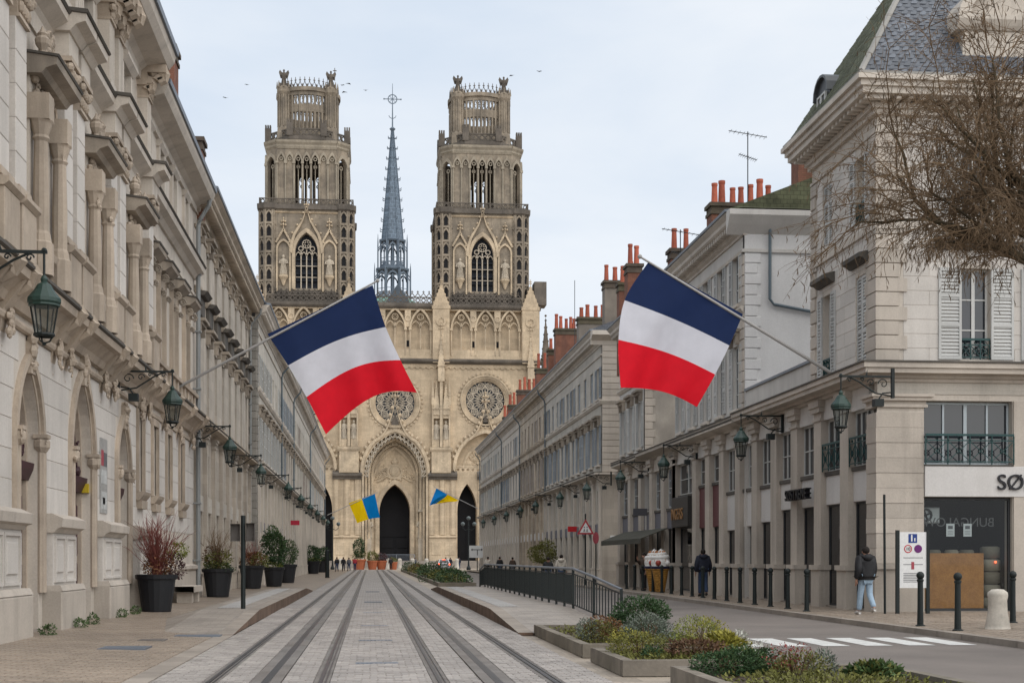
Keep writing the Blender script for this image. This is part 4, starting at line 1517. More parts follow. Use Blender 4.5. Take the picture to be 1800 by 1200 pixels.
def corner_building():
    t = thing("corner_building", "cream stone corner building with steep slate roof and pale shop fascia behind the bare tree", "building", (14, 38.3, 0))
    f = FRR
    ff = Fr((14.0, 38.3, 0), (1, 0), (0, -1))
    Y0, Y1, XE = 38.3, 44.1, 11.0
    # upper walls: side (street) and front
    m = MB(f)
    sh = [(39.6, 0.7), (42.6, 0.7)]
    wall_grid(m, Y0, Y1, 6.5, 14.3, [(c - 0.42, c + 0.42, a, b, 0.3) for c, _ in sh for a, b in ((7.15, 9.7), (11.2, 13.1))])
    m.poly([(Y1, 0, 6.5), (Y1, -11, 6.5), (Y1, -11, 14.3), (Y1, 0, 14.3)])
    m2 = MB(ff)
    fw = [2.85, 5.25, 7.65, 10.0]
    wall_grid(m2, 0, XE, 0, 14.3, [(c - 0.42, c + 0.42, a, b, 0.3) for c in fw for a, b in ((7.15, 9.7), (11.2, 13.1))] + [(1.35, 3.92, 0.12, 6.0, 0.5), (4.35, 6.9, 0.12, 6.0, 0.5), (7.4, 9.9, 0.12, 6.0, 0.5)])
    m.v += m2.v
    b0 = len(m.v) - len(m2.v)
    m.f += [[i + b0 for i in q] for q in m2.f]
    m.m += m2.m
    m.build("wall", m_lime, t)

    def cw(a, b):
        out = []
        if b > 7.1 and a < 9.75 or b > 11.15 and a < 13.15:
            out = [(c - 0.44, c + 0.44) for c in fw]
        return out

    def cs_(a, b):
        if b > 7.1 and a < 9.75 or b > 11.15 and a < 13.15:
            return [(c - 0.44, c + 0.44) for c, _ in sh]
        return []
    blocks(ff, t, 0.75, 6.8, 7.05, 14.2, 0.4, 0.75, 1.15, cw, m_limeblk, 0.012, 0.01)
    blocks(f, t, Y0 + 0.75, Y1 - 0.5, 7.05, 13.4, 0.4, 0.75, 1.15, cs_, m_limeblk, 0.012, 0.01)
    # corner quoins wrap both faces
    z, i = 7.0, 0
    while z < 13.2:
        e = 0.85 if i % 2 else 0.62
        m = MB()
        m.box(14.0 - 0.055, 14.0 + e, Y0 - 0.055, Y0 + e, z + 0.015, z + 0.385)
        m.build("quoin", m_quoin, t)
        m = MB(f)
        m.bbox(Y1 - (0.55 if i % 2 else 0.4), Y1 + 0.04, -0.02, 0.06, z + 0.015, z + 0.385, 0.02)
        m.build("quoin", m_quoin, t)
        z += 0.4
        i += 1
    # ground-floor corner pillar of banded blocks
    z, i = 0.0, 0
    hs = [1.3, 0.16] + [0.42] * 10
    for h_ in hs:
        top = min(z + h_, 5.85)
        if top - z < 0.05:
            break
        pr_ = 0.1 if i == 0 else (0.16 if i == 1 else (0.03 if i % 2 else 0.045))
        m = MB()
        m.box(14.0 - pr_, 14.0 + 0.62, Y0 - pr_, Y0 + 0.75, z + 0.004, top - 0.004)
        m.box(14.62, 14.0 + 1.33, Y0 - pr_, Y0 + 0.6, z + 0.004, top - 0.004)
        m.build("pillar_block", m_quoin, t)
        z += h_
        i += 1
    m = MB()
    for z0_, z1_, p in ((5.8, 5.88, 0.08), (5.88, 5.98, 0.05), (5.98, 6.08, 0.16), (6.08, 6.16, 0.22)):
        m.box(14.0 - p, 15.35 + p, Y0 - p, Y0 + 0.75, z0_, z1_)
    m.build("pillar_capital", m_quoin, t)
    for a0, a1 in ((3.94, 4.33), (6.92, 7.38), (9.92, 11.0)):
        m = MB(ff)
        m.box(a0, a1, -0.1, 0.05, 0.0, 6.0)
        m.build("pier", m_quoin, t)
    m = MB(ff)
    m.box(0, XE, -0.2, 0.03, 6.17, 6.6)
    m.build("frieze", m_ashlarw, t)
    m = MB()
    for z0_, z1_, p in ((6.5, 6.6, 0.1), (6.6, 6.7, 0.2), (6.7, 6.84, 0.5), (6.84, 6.98, 0.56)):
        m.box(14.0 - p, 26, Y0 - p, Y0 + 0.4, z0_, z1_)
        m.box(14.0 - p, 14.4, Y0 + 0.4, 52.2, z0_, z1_)
    lg = m.build("main_ledge", m_quoin, t)
    m = MB()
    m.box(14.0 - 0.6, 26, Y0 - 0.6, Y0 + 0.4, 6.983, 7.03)
    m.box(14.0 - 0.6, 14.4, Y0 + 0.4, 52.2, 6.983, 7.03)
    m.build("ledge_flashing", m_limedirty, lg)
    # front ground floor: fascia, shop window, mezzanine with balcony
    for (a0, a1) in ((1.35, 3.92), (4.35, 6.9), (7.4, 9.9)):
        c, w = (a0 + a1) / 2, a1 - a0
        m = MB(ff)
        m.bbox(a0 + 0.003, a1 + (0.42 if a0 < 2 else 0), -0.45, 0.07, 3.32, 4.17, 0.01)
        m.build("shop_fascia", m_fascia, t)
        window(ff, t, c, 0.14, w - 0.02, 3.15, 0.2, 1, 1, m_darkframe, m_shopglass)
        m = MB(ff)
        m.box(a0, a1, -0.5, 0.02, 0.0, 0.13)
        m.build("shop_sill", m_kerb, t)
        window(ff, t, c, 4.22, w - 0.02, 1.75, 0.3, 4, 1, m_wframeb, m_glass)
        m = MB(ff)
        m.box(a0, a1, -0.35, 0.08, 4.172, 4.215)
        m.build("mezzanine_sill", m_limedirty, t)
        inst("balcony_railing", ("balcf", round(w, 2)), mk_balcony(w - 0.02), ff, c, 0.08, 4.22, t, m_balc)
    # windows and shutters above
    for j, c in enumerate(fw):
        for k, (a, b) in enumerate(((7.15, 9.7), (11.2, 13.1))):
            window(ff, t, c, a, 0.84, b - a, 0.26, 2, 3, m_wframe)
            for s in (-1, 1):
                shutter(ff, t, c + s * 0.76, a, 0.66, b - a, m_shut, 24, d=0.06)
            if k == 0:
                inst("balcony_railing", ("balcs",), mk_balcony(0.84, 0.6), ff, c, -0.04, a, t, m_balc)
        m = MB(ff)
        m.prof(c - 1.15, c + 1.15, [(0, 10.2), (0.1, 10.2), (0.2, 10.28), (0.28, 10.3), (0.28, 10.42), (0, 10.46)])
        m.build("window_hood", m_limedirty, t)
    for j, (c, _) in enumerate(sh):
        for k, (a, b) in enumerate(((7.15, 9.7), (11.2, 13.1))):
            if (j, k) in ((0, 0), (1, 1)):
                for s in (-1, 1):
                    shutter(f, t, c + s * 0.21, a, 0.41, b - a, m_shut, 24, d=-0.03)
            else:
                window(f, t, c, a, 0.84, b - a, 0.26, 2, 3, m_wframe)
                for s in (-1, 1):
                    shutter(f, t, c + s * 0.64, a, 0.42, b - a, m_shut, 24, d=0.06)
                inst("balcony_railing", ("balcs",), mk_balcony(0.84, 0.6), f, c, -0.04, a, t, m_balc)
        m = MB(f)
        m.prof(c - 0.75, c + 0.75, [(0, 9.98), (0.1, 9.98), (0.22, 10.08), (0.32, 10.1), (0.32, 10.22), (0, 10.3)])
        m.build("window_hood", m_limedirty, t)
    # string course, cornice
    m = MB()
    for z0_, z1_, p in ((10.75, 10.95, 0.08), (13.42, 13.5, 0.06), (13.9, 14.05, 0.12), (14.05, 14.2, 0.2), (14.32, 14.5, 0.62), (14.5, 14.66, 0.7), (14.66, 14.8, 0.8)):
        m.box(14.0 - p, 26, Y0 - p, Y0 + 0.3, z0_, z1_)
        m.box(14.0 - p, 14.3, Y0 + 0.3, Y1 + (p if z0_ > 13 else 0), z0_, z1_)
    co = m.build("cornice", m_lime, t)
    y = Y0 - 0.5
    m = MB()
    m.box(-0.25, 0.25, -0.08, 0.08, 0, 0.118)
    dm = m.mesh("dentil", m_lime)
    while y < Y1 + 0.4:
        link("dentil", dm, co, Vector((13.74, y + 0.08, 14.2)) - wloc(co))
        y += 0.34
    x = 14.1
    while x < 19.5:
        link("dentil", dm, co, Vector((x, Y0 - 0.26, 14.2)) - wloc(co), math.pi / 2)
        x += 0.34
    # steep hipped slate roof: real slates on the two faces seen
    EX, EY, EZ = 14.0 - 0.7, Y0 - 0.7, 14.83
    apx = (17.0, 41.2, 20.9)
    rp_ = [(EX, EY, EZ), (EX, Y1 + 0.7, EZ), apx, (28, 41.2, 20.9), (28, EY, EZ), (28, Y1 + .7, EZ)]
    m = MB()
    m.add(rp_, [(0, 1, 2), (0, 2, 3, 4), (1, 5, 3, 2)])
    rf = m.build("roof", m_slate, t)

    def slates(A, B, C, D, mat_, w=0.26, h=0.17):
        """slates over the quad A,B (eave) - C,D (top), A below D and B below C"""
        A, B, C, D = map(Vector, (A, B, C, D))
        n = (B - A).cross(D - A).normalized()
        if n.z < 0:
            n = -n
        mm = MB()
        L = (D - A).length
        rows = int(L / h)
        for r in range(rows):
            p0, p1 = A.lerp(D, r / rows), B.lerp(C, r / rows)
            q0, q1 = A.lerp(D, min(1, (r + 1.15) / rows)), B.lerp(C, min(1, (r + 1.15) / rows))
            k = int((p1 - p0).length / w)
            for i in range(k):
                o_ = 0.5 * (r % 2)
                a, b = (i + o_) / k + 0.004, min(1, (i + 1 + o_) / k) - 0.004
                lift = RND.uniform(0.012, 0.024)
                mm.add([tuple(p0.lerp(p1, a) + n * lift), tuple(p0.lerp(p1, b) + n * lift), tuple(q0.lerp(q1, b) + n * 0.004), tuple(q0.lerp(q1, a) + n * 0.004),
                        tuple(p0.lerp(p1, a)), tuple(p0.lerp(p1, b))], [(0, 1, 2, 3), (0, 1, 5, 4)])
        return stuff(mm.build("slates", mat_, rf))
    slates((EX, EY, EZ), (26, EY, EZ), (26, 41.2, 20.9), apx, m_slatei)
    slates((EX, Y1 + .7, EZ), (EX, EY, EZ), apx, (17.0, 41.21, 20.9), m_slatemoss)
    m = MB()
    m.tube([(EX, EY, EZ + 0.03), apx], 0.09, 6)
    m.box(EX - 0.05, 28, EY - 0.06, EY + 0.1, EZ - 0.03, EZ + 0.05)
    m.box(EX - 0.06, EX + 0.1, EY + 0.1, Y1 + .7, EZ - 0.03, EZ + 0.05)
    m.build("lead_flashing", m_hip, rf)
    # stone dormer with rounded pediment on the front
    m = MB(ff)
    m.box(2.35, 6.2, -2.4, 0.28, 14.82, 16.25)
    m.prof(2.15, 6.4, [(-2.0, 16.25), (0.34, 16.25), (0.42, 16.35), (0.5, 16.5), (0.5, 16.62), (-2, 16.64)])
    pts = [(4.28 - 2.1 * math.cos(math.pi * i / 16), 16.64 + 1.15 * math.sin(math.pi * i / 16)) for i in range(17)]
    m.band([(4.28 + (a - 4.28) * 0.84, 16.64 + (z - 16.64) * 0.8) for a, z in pts], pts, -1.6, 0.45)
    m.plate([(4.28 + (a - 4.28) * 0.84, 16.64 + (z - 16.64) * 0.8) for a, z in pts], -1.5, 0.22)
    m.build("stone_dormer", m_lime, t)
    # small zinc dormer on the street side
    m = MB(f)
    c = 42.3
    pts = [(c - 0.62, 14.95), (c - 0.62, 15.75)] + [(c - 0.62 * math.cos(math.pi * i / 8), 15.75 + 0.5 * math.sin(math.pi * i / 8)) for i in range(1, 8)] + [(c + 0.62, 15.75), (c + 0.62, 14.95)]
    m.plate(pts, -1.8, 0.22)
    o = m.build("zinc_dormer", m_zincd, t)
    m = MB(f)
    inn = [(c - 0.7, 15.7)] + [(c - 0.7 * math.cos(math.pi * i / 8), 15.75 + 0.58 * math.sin(math.pi * i / 8)) for i in range(1, 8)] + [(c + 0.7, 15.7)]
    m.band([(c + (a - c) * 0.88, 15.7 + (z - 15.7) * 0.88) for a, z in inn], inn, -1.8, 0.34)
    m.build("dormer_hood", m_zincd, o)
    window(f, t, c, 15.0, 0.8, 0.75, -0.24, 2, 1, m_wframe)
    chimney(t, 17.2, 17.9, 56, 57, 14, 18.3, 1, m_brick, ph=0.9)
    # colonnaded low wing with terrace parapet
    xs = [39.0, 40.9, 43.4, 45.9, 48.3, 50.8, 53.2]
    wh = dict(fascia=m_fascia)
    colonnade(f, t, xs, dict(corner=True, bays=[dict(balc=True, **wh), dict(balc=True, **wh), wh, wh, dict(g=2.9, p=4.1, **wh), dict(g=2.8, p=4.1, **wh)]))
    m = MB(f)
    m.box(Y1 + 0.02, 52.2, -0.3, 0.0, 7.032, 7.85)
    m.build("terrace_parapet", m_render, t)
    m = MB(f)
    m.box(Y1 + 0.02, 52.2, -0.36, 0.06, 7.852, 7.94)
    m.build("parapet_coping", m_zinc, t)
    m = MB(f)
    m.poly([(Y1, -0.3, 7.1), (52.2, -0.3, 7.1), (52.2, -11, 7.1), (Y1, -11, 7.1)])
    m.build("terrace", m_zinc, t)
    return t


m_slatei = island_mat("roof slates", (0.095, 0.108, 0.13), var=0.28, rough=0.5, bump=0.05)
m_slatemoss = island_mat("mossy roof slates", (0.125, 0.135, 0.085), var=0.25, rough=0.8, bump=0.1)
m_hip = M("hip lead", (0.27, 0.26, 0.24), rough=0.6, var=0.2)
m_zincd = M("dark zinc", (0.075, 0.08, 0.085), rough=0.5, var=0.2)
m_shopglass = clear_glass("shop glass")
R1 = corner_building()

R2 = row_house("render_gable_house", "pale rendered house with grey side wall and tall brick chimneys behind the French flag", FRR, 52.35, 64.6, 5,
               dict(z0=6.5, wall=m_render, g=None, m=None, pil=False, shut=m_shut, closed=0.15, f1=(7.3, 9.75), f2=(11.3, 13.2), top=13.75, hood='flat', hoodm=m_limehood, ww=0.95, pipe=False, roofm=m_mossroof))
colonnade(FRR, R2, [53.2, 55.7, 58.1, 60.5, 64.6], dict(skip0=True, bays=[dict(g=2.7, p=4.1), dict(fascia=m_fasred, g=2.9, p=4.6, mc=2), dict(fascia=m_fasred, g=2.9, p=4.6, mc=2), dict(fascia=m_fasblk, g=3.0, p=4.35, pd=0.25, mc=2)]))
quoins(FRR, R2, 52.35, 52.95, 7.05, 13.1, 0.40, m_quoin, 0.05, 0.16)
_f2 = Fr((14.0, 52.35, 0), (1, 0), (0, -1))
m = MB(_f2)
m.box(0.0, 11, -0.2, 0.006, 7.1, 14.0)
m.build("side_wall", m_renderg, R2)
for i in range(15):
    m = MB(_f2)
    m.bbox(0.0, 0.62 - (0.14 if i % 2 else 0), 0, 0.045, 7.1 + i * 0.4 + 0.012, 7.1 + (i + 1) * 0.4 - 0.012, 0.015)
    m.build("quoin", m_renderg, R2)
m = MB(_f2)
m.prof(-0.1, 11, [(0, 13.1), (0.08, 13.1), (0.1, 13.22), (0, 13.25)])
m.prof(-0.7, 11, [(0, 13.75), (0.3, 14.1), (0.55, 14.4), (0.55, 14.6), (0, 14.62)])
m.build("side_cornice", m_render, R2)
m = MB(_f2)
m.tube([(0.95, 0.5, 14.55), (0.95, 0.12, 14.1), (0.95, 0.1, 11.35), (1.1, 0.1, 11.15), (4.6, 0.1, 10.55)], 0.06, 8)
m.build("downpipe", m_pipe, R2)
m = MB()
m.add([(13.4, 51.8, 14.65), (26, 51.8, 14.65), (26, 58.5, 16.6), (19, 58.5, 16.6)], [(0, 1, 2, 3)])
m.build("roof", m_mossroof, R2)
chimney(R2, 14.6, 17.4, 60.0, 60.9, 13.5, 16.9, 7, ph=1.0)
chimney(R2, 13.9, 15.0, 65.0, 65.8, 13, 16.0, 2, ph=1.0)
R3 = row_house("small_house", "small house with flaking side wall and grey shop fascias beside the side street", FRR, 71.9, 79.3, 3,
               dict(z0=6.5, wall=m_render, g=None, m=None, pil=False, shut=m_shut, closed=0.0, top=13.6, hood='flat', hoodm=m_limehood, ww=0.95, f2=(11.2, 12.9), pipe=False))
_gr = dict(fascia=m_fasgrey, g=3.0, p=3.85, shut=m_shutg, mc=2)
colonnade(FRR, R3, [64.62, 67.2, 70.1, 73.0, 76.0, 79.2], dict(bays=[_gr], frieze=m_lime), m_lime)
ledge(FRR, R3, 52.3, 79.3, 6.5, 0.5, 0.45, m_quoin, m_limedirty)
m = MB(Fr((14.0, 71.9, 0), (1, 0), (0, -1)))
m.box(0, 11, -0.2, 0.006, 6.9, 13.4)
m.build("side_wall", m_mottled, R3)
for i in range(15):
    m = MB(Fr((14.0, 71.9, 0), (1, 0), (0, -1)))
    m.bbox(0.0, 0.55 - (0.14 if i % 2 else 0), 0, 0.045, 7.0 + i * 0.4 + 0.012, 7.0 + (i + 1) * 0.4 - 0.012, 0.015)
    m.build("quoin", m_quoin, R3)
chimney(R3, 13.9, 14.7, 76.2, 77.2, 12, 17.6, 2, ph=1.0)
chimney(R3, 14.0, 14.6, 79.4, 80.2, 12, 17.2, 1, ph=1.1)
m = MB(FRR)       # shop awning
m.add([(66, 0.05, 3.05), (77.5, 0.05, 3.05), (77.5, 1.35, 2.55), (66, 1.35, 2.55), (66, 0.05, 3.0), (77.5, 0.05, 3.0), (77.5, 1.35, 2.5), (66, 1.35, 2.5), (66, 1.35, 2.3), (77.5, 1.35, 2.3)],
      [(0, 1, 2, 3), (4, 5, 6, 7), (0, 3, 7, 4), (1, 2, 6, 5), (3, 2, 9, 8)])
m.build("awning", m_awning, R3)
rrows = [
    ("quoined_end_house", "long shuttered house with a banded quoin end wall past the side street", 85.4, 113, 10, dict(wall=m_ashlarw, hood='flat', shut=m_shutg, closed=0.45, trim=m_lime, pilm=m_lime, fascia=m_fasgrey)),
    ("tan_shuttered_house", "tan house with taupe shutters and ribbed hoods, after the quoin end house", 113, 132.5, 7, dict(wall=m_limewarm, hood='flat', shut=m_shutt, closed=0.6, trim=m_limewarm, pilm=m_limewarm)),
    ("white_shuttered_house", "white house with grey shutters, second to last of the right row", 132.5, 151, 7, dict(wall=m_lime, hood='flat', shut=m_shutg, closed=0.5, pilm=m_lime)),
    ("far_end_house", "last house of the right row beside the cathedral square", 151, 181, 10, dict(wall=m_ashlarw, hood='flat', shut=m_shut, closed=0.4, pilm=m_lime)),
]
for n_, lab, a, b, nb, o in rrows:
    o.setdefault('top', 14.55)
    h = row_house(n_, lab, FRR, a, b, nb, o)
    fe = Fr((14.0, a, 0), (1, 0), (0, -1))
    if a == 85.4:
        m = MB(fe)
        m.box(0.0, 11, -0.2, 0.006, 0, 14.7)
        m.build("side_wall", m_ashlar, h)
        for i in range(20):
            m = MB(fe)
            m.bbox(0.0, 2.6 - (0.2 if i % 2 else 0), 0, 0.05, 6.85 + i * 0.385 + 0.012, 6.85 + (i + 1) * 0.385 - 0.012, 0.02)
            m.build("quoin", m_quoin, h)
        for z_, p in ((6.5, 0.5), (10.95, 0.16), (14.55, 0.7)):
            ledge(fe, h, -p, 11, z_, p, 0.3 if z_ < 14 else 0.85, m_lime)
        m = MB(fe)
        m.box(0.5, 1.6, 0, 0.03, 2.6, 3.0)
        m.build("street_name_plate", m_whitep, h)
        chimney(h, 14.6, 16.6, 88, 89, 14, 19.0, 4, M("plastered stack", (0.2, 0.17, 0.14), var=0.25, vs_=1, patch=0.3), ph=1.1)
        chimney(h, 14.6, 16.6, 99.2, 100.2, 14, 18.6, 4, m_stack, ph=1.0)
        chimney(h, 14.5, 16.6, 111, 112, 14, 19.7, 6, ph=1.1)
    elif a == 113:
        chimney(h, 14.4, 14.95, 114.6, 115.4, 14, 18.6, 1, ph=1.2)
        chimney(h, 14.5, 15.6, 124, 125, 14, 18.3, 2, ph=1.2)
    elif a == 132.5:
        chimney(h, 14.6, 16.6, 141, 142, 14, 18.4, 4, ph=1.2)
        chimney(h, 14.6, 15.4, 150, 151, 14, 17.9, 2, ph=1.2)
    else:
        chimney(h, 14.6, 15.3, 156, 157, 14, 17.2, 2, ph=1.2)

# ---------------------------------------------------------------- the cathedral
CX, CY = 4.4, 255.0
FC = Fr((CX, CY, 0), (1, 0), (0, -1))
cath = thing("cathedral", "gothic cathedral with two tall pierced towers and a slender grey spire closing the street", "cathedral", (CX, CY, 0))


def circle_fill(m, c, zc, r, q, d, n=32):
    """wall between a circle of radius r and its square of half-side q"""
    for i in range(n):
        t0, t1 = 2 * math.pi * i / n, 2 * math.pi * (i + 1) / n
        def edge(t):
            k = q / max(abs(math.cos(t)), abs(math.sin(t)))
            return (c + k * math.cos(t), zc + k * math.sin(t))
        a, b = polar(c, zc, r, t0), polar(c, zc, r, t1)
        e0, e1 = edge(t0), edge(t1)
        m.poly([(a[0], d, a[1]), (b[0], d, b[1]), (e1[0], d, e1[1]), (e0[0], d, e0[1])])


def statue(m, a, d, z, h, wing=False, cross=False):
    """robed standing figure"""
    k = h / 1.8
    m.lathe((a, d, z), [(0.30 * k, 0), (0.34 * k, 0.1 * k), (0.27 * k, 0.55 * k), (0.23 * k, 0.95 * k), (0.27 * k, 1.2 * k), (0.25 * k, 1.38 * k), (0.10 * k, 1.47 * k), (0.08 * k, 1.52 * k)], 9, 0.3, 1.0, 0.75)
    m.ball((a, d + 0.02 * k, z + 1.65 * k), 0.14 * k, 8, 0.9, 1, 1.15)
    for s in (-1, 1):
        m.tube([(a + s * 0.24 * k, d, z + 1.33 * k), (a + s * 0.36 * k, d + 0.08 * k, z + 1.05 * k), (a + s * 0.16 * k, d + 0.26 * k, z + 1.0 * k)], [0.09 * k, 0.08 * k, 0.05 * k], 6)
        for j in range(3):
            m.tube([(a + s * (0.08 + 0.09 * j) * k, d + 0.24 * k - 0.05 * j * k, z + 0.05 * k), (a + s * (0.05 + 0.06 * j) * k, d + 0.2 * k, z + 0.95 * k)], 0.035 * k, 4)
    if wing:
        for s in (-1, 1):
            m.plate([(a + s * 0.1 * k, z + 1.35 * k), (a + s * 0.5 * k, z + 1.8 * k), (a + s * 0.62 * k, z + 1.5 * k), (a + s * 0.42 * k, z + 0.8 * k), (a + s * 0.12 * k, z + 0.75 * k)], d - 0.26 * k, d - 0.16 * k)
    if cross:
        m.box(a + 0.42 * k, a + 0.5 * k, d, d + 0.08 * k, z + 0.6 * k, z + 2.15 * k)
        m.box(a + 0.24 * k, a + 0.68 * k, d, d + 0.08 * k, z + 1.78 * k, z + 1.87 * k)


def crockets(m, p, q, n, r, d):
    for i in range(n):
        t = (i + 0.5) / n
        m.ball((p[0] + (q[0] - p[0]) * t, d, p[1] + (q[1] - p[1]) * t), r, 6, 1, 1, 1.3)


def finial(m, a, d, z, k):
    """leafy cross finial"""
    m.tube([(a, d, z - 0.6 * k), (a, d, z + 1.7 * k)], [0.14 * k, 0.08 * k], 6)
    for zz, w in ((0.5, 0.42), (1.15, 0.3)):
        for s in (-1, 1):
            m.ball((a + s * w * k, d, z + zz * k), 0.2 * k, 6)
            m.ball((a, d + s * w * k, z + zz * k), 0.2 * k, 6)
    m.ball((a, d, z + 1.75 * k), 0.17 * k, 6)


def pinnacle(m, a, d, z0, z1, w, shaft=0.45, cr=6):
    zs = z0 + (z1 - z0) * shaft
    m.box(a - w / 2, a + w / 2, d - w / 2, d + w / 2, z0, zs)
    m.box(a - w * 0.62, a + w * 0.62, d - w * 0.62, d + w * 0.62, zs, zs + w * 0.2)
    m.add([(a - w / 2, d - w / 2, zs + w * .2), (a + w / 2, d - w / 2, zs + w * .2), (a + w / 2, d + w / 2, zs + w * .2), (a - w / 2, d + w / 2, zs + w * .2), (a, d, z1)],
          [(0, 1, 4), (1, 2, 4), (2, 3, 4), (3, 0, 4)])
    for i in range(cr):
        t = (i + 0.4) / cr
        r = w / 2 * (1 - t)
        zz = zs + w * .2 + (z1 - zs - w * .2) * t
        for sx, sy in ((-1, -1), (1, -1), (1, 1), (-1, 1)):
            m.ball((a + sx * r, d + sy * r, zz), w * 0.11, 5)
    m.ball((a, d, z1 + w * 0.05), w * 0.16, 6)


def tracery(m, c, zs, hw, za, d0, d1, z0, n=2, t=0.12, foil=True):
    """mullions and head tracery of a pointed opening"""
    for i in range(1, n):
        x = c - hw + 2 * hw * i / n
        m.box(x - t / 2, x + t / 2, d0, d1, z0, zs + (za - zs) * 0.25)
    w = 2 * hw / n
    for i in range(n):
        x = c - hw + w * (i + 0.5)
        o = arch(x, w / 2, zs - w * 0.15, zs + w * 0.62, 5)
        i_ = arch(x, w / 2 - t * 0.7, zs - w * 0.15, zs + w * 0.62 - t * 0.9, 5)
        m.band(i_, o, d0, d1)
    if foil:
        r = hw * (0.36 if n == 2 else 0.42)
        zc = zs + (za - zs) * (0.60 if n == 2 else 0.52)
        m.ring(c, zc, r - t * 0.7, r, d0, d1, 16)
        for k in range(4):
            an = math.pi / 4 + k * math.pi / 2
            p = polar(c, zc, r * 0.62, an)
            m.ring(p[0], p[1], r * 0.22, r * 0.34, d0 + 0.01, d1 - 0.01, 8)
        if n > 2:
            for s in (-1, 1):
                m.ring(c + s * hw * 0.52, zs + (za - zs) * 0.30, hw * 0.17, hw * 0.25, d0, d1, 10)


def balustrade(m, s0, s1, d, z0, z1, n, t=0.14, crest=False):
    m.box(s0, s1, d - t, d + t, z0, z0 + (z1 - z0) * 0.14)
    m.box(s0, s1, d - t, d + t, z1 - (z1 - z0) * 0.14, z1)
    w = (s1 - s0) / n
    h = (z1 - z0) * 0.72
    zc = (z0 + z1) / 2
    for i in range(n):
        c = s0 + w * (i + 0.5)
        r = min(w, h) / 2
        m.ring(c, zc, r * 0.62, r * 0.98, d - t * 0.6, d + t * 0.6, 10)
        for k in range(4):
            p = polar(c, zc, r * 0.6, math.pi / 4 + k * math.pi / 2)
            m.box(p[0] - r * 0.14, p[0] + r * 0.14, d - t * 0.5, d + t * 0.5, p[1] - r * 0.14, p[1] + r * 0.14)
        m.box(c - w / 2 - 0.05, c - w / 2 + 0.05, d - t * 0.7, d + t * 0.7, z0, z1)
    if crest:
        for i in range(n):
            c = s0 + w * (i + 0.5)
            hh = (z1 - z0) * 0.75
            m.bar((c - w / 2, z1), (c, z1 + hh * 0.75), 0.13, d - 0.08, d + 0.08)
            m.bar((c + w / 2, z1), (c, z1 + hh * 0.75), 0.13, d - 0.08, d + 0.08)
            m.box(c - 0.06, c + 0.06, d - 0.06, d + 0.06, z1 + hh * 0.6, z1 + hh * 1.25)
            m.box(c - 0.22, c + 0.22, d - 0.06, d + 0.06, z1 + hh * 0.92, z1 + hh * 1.04)


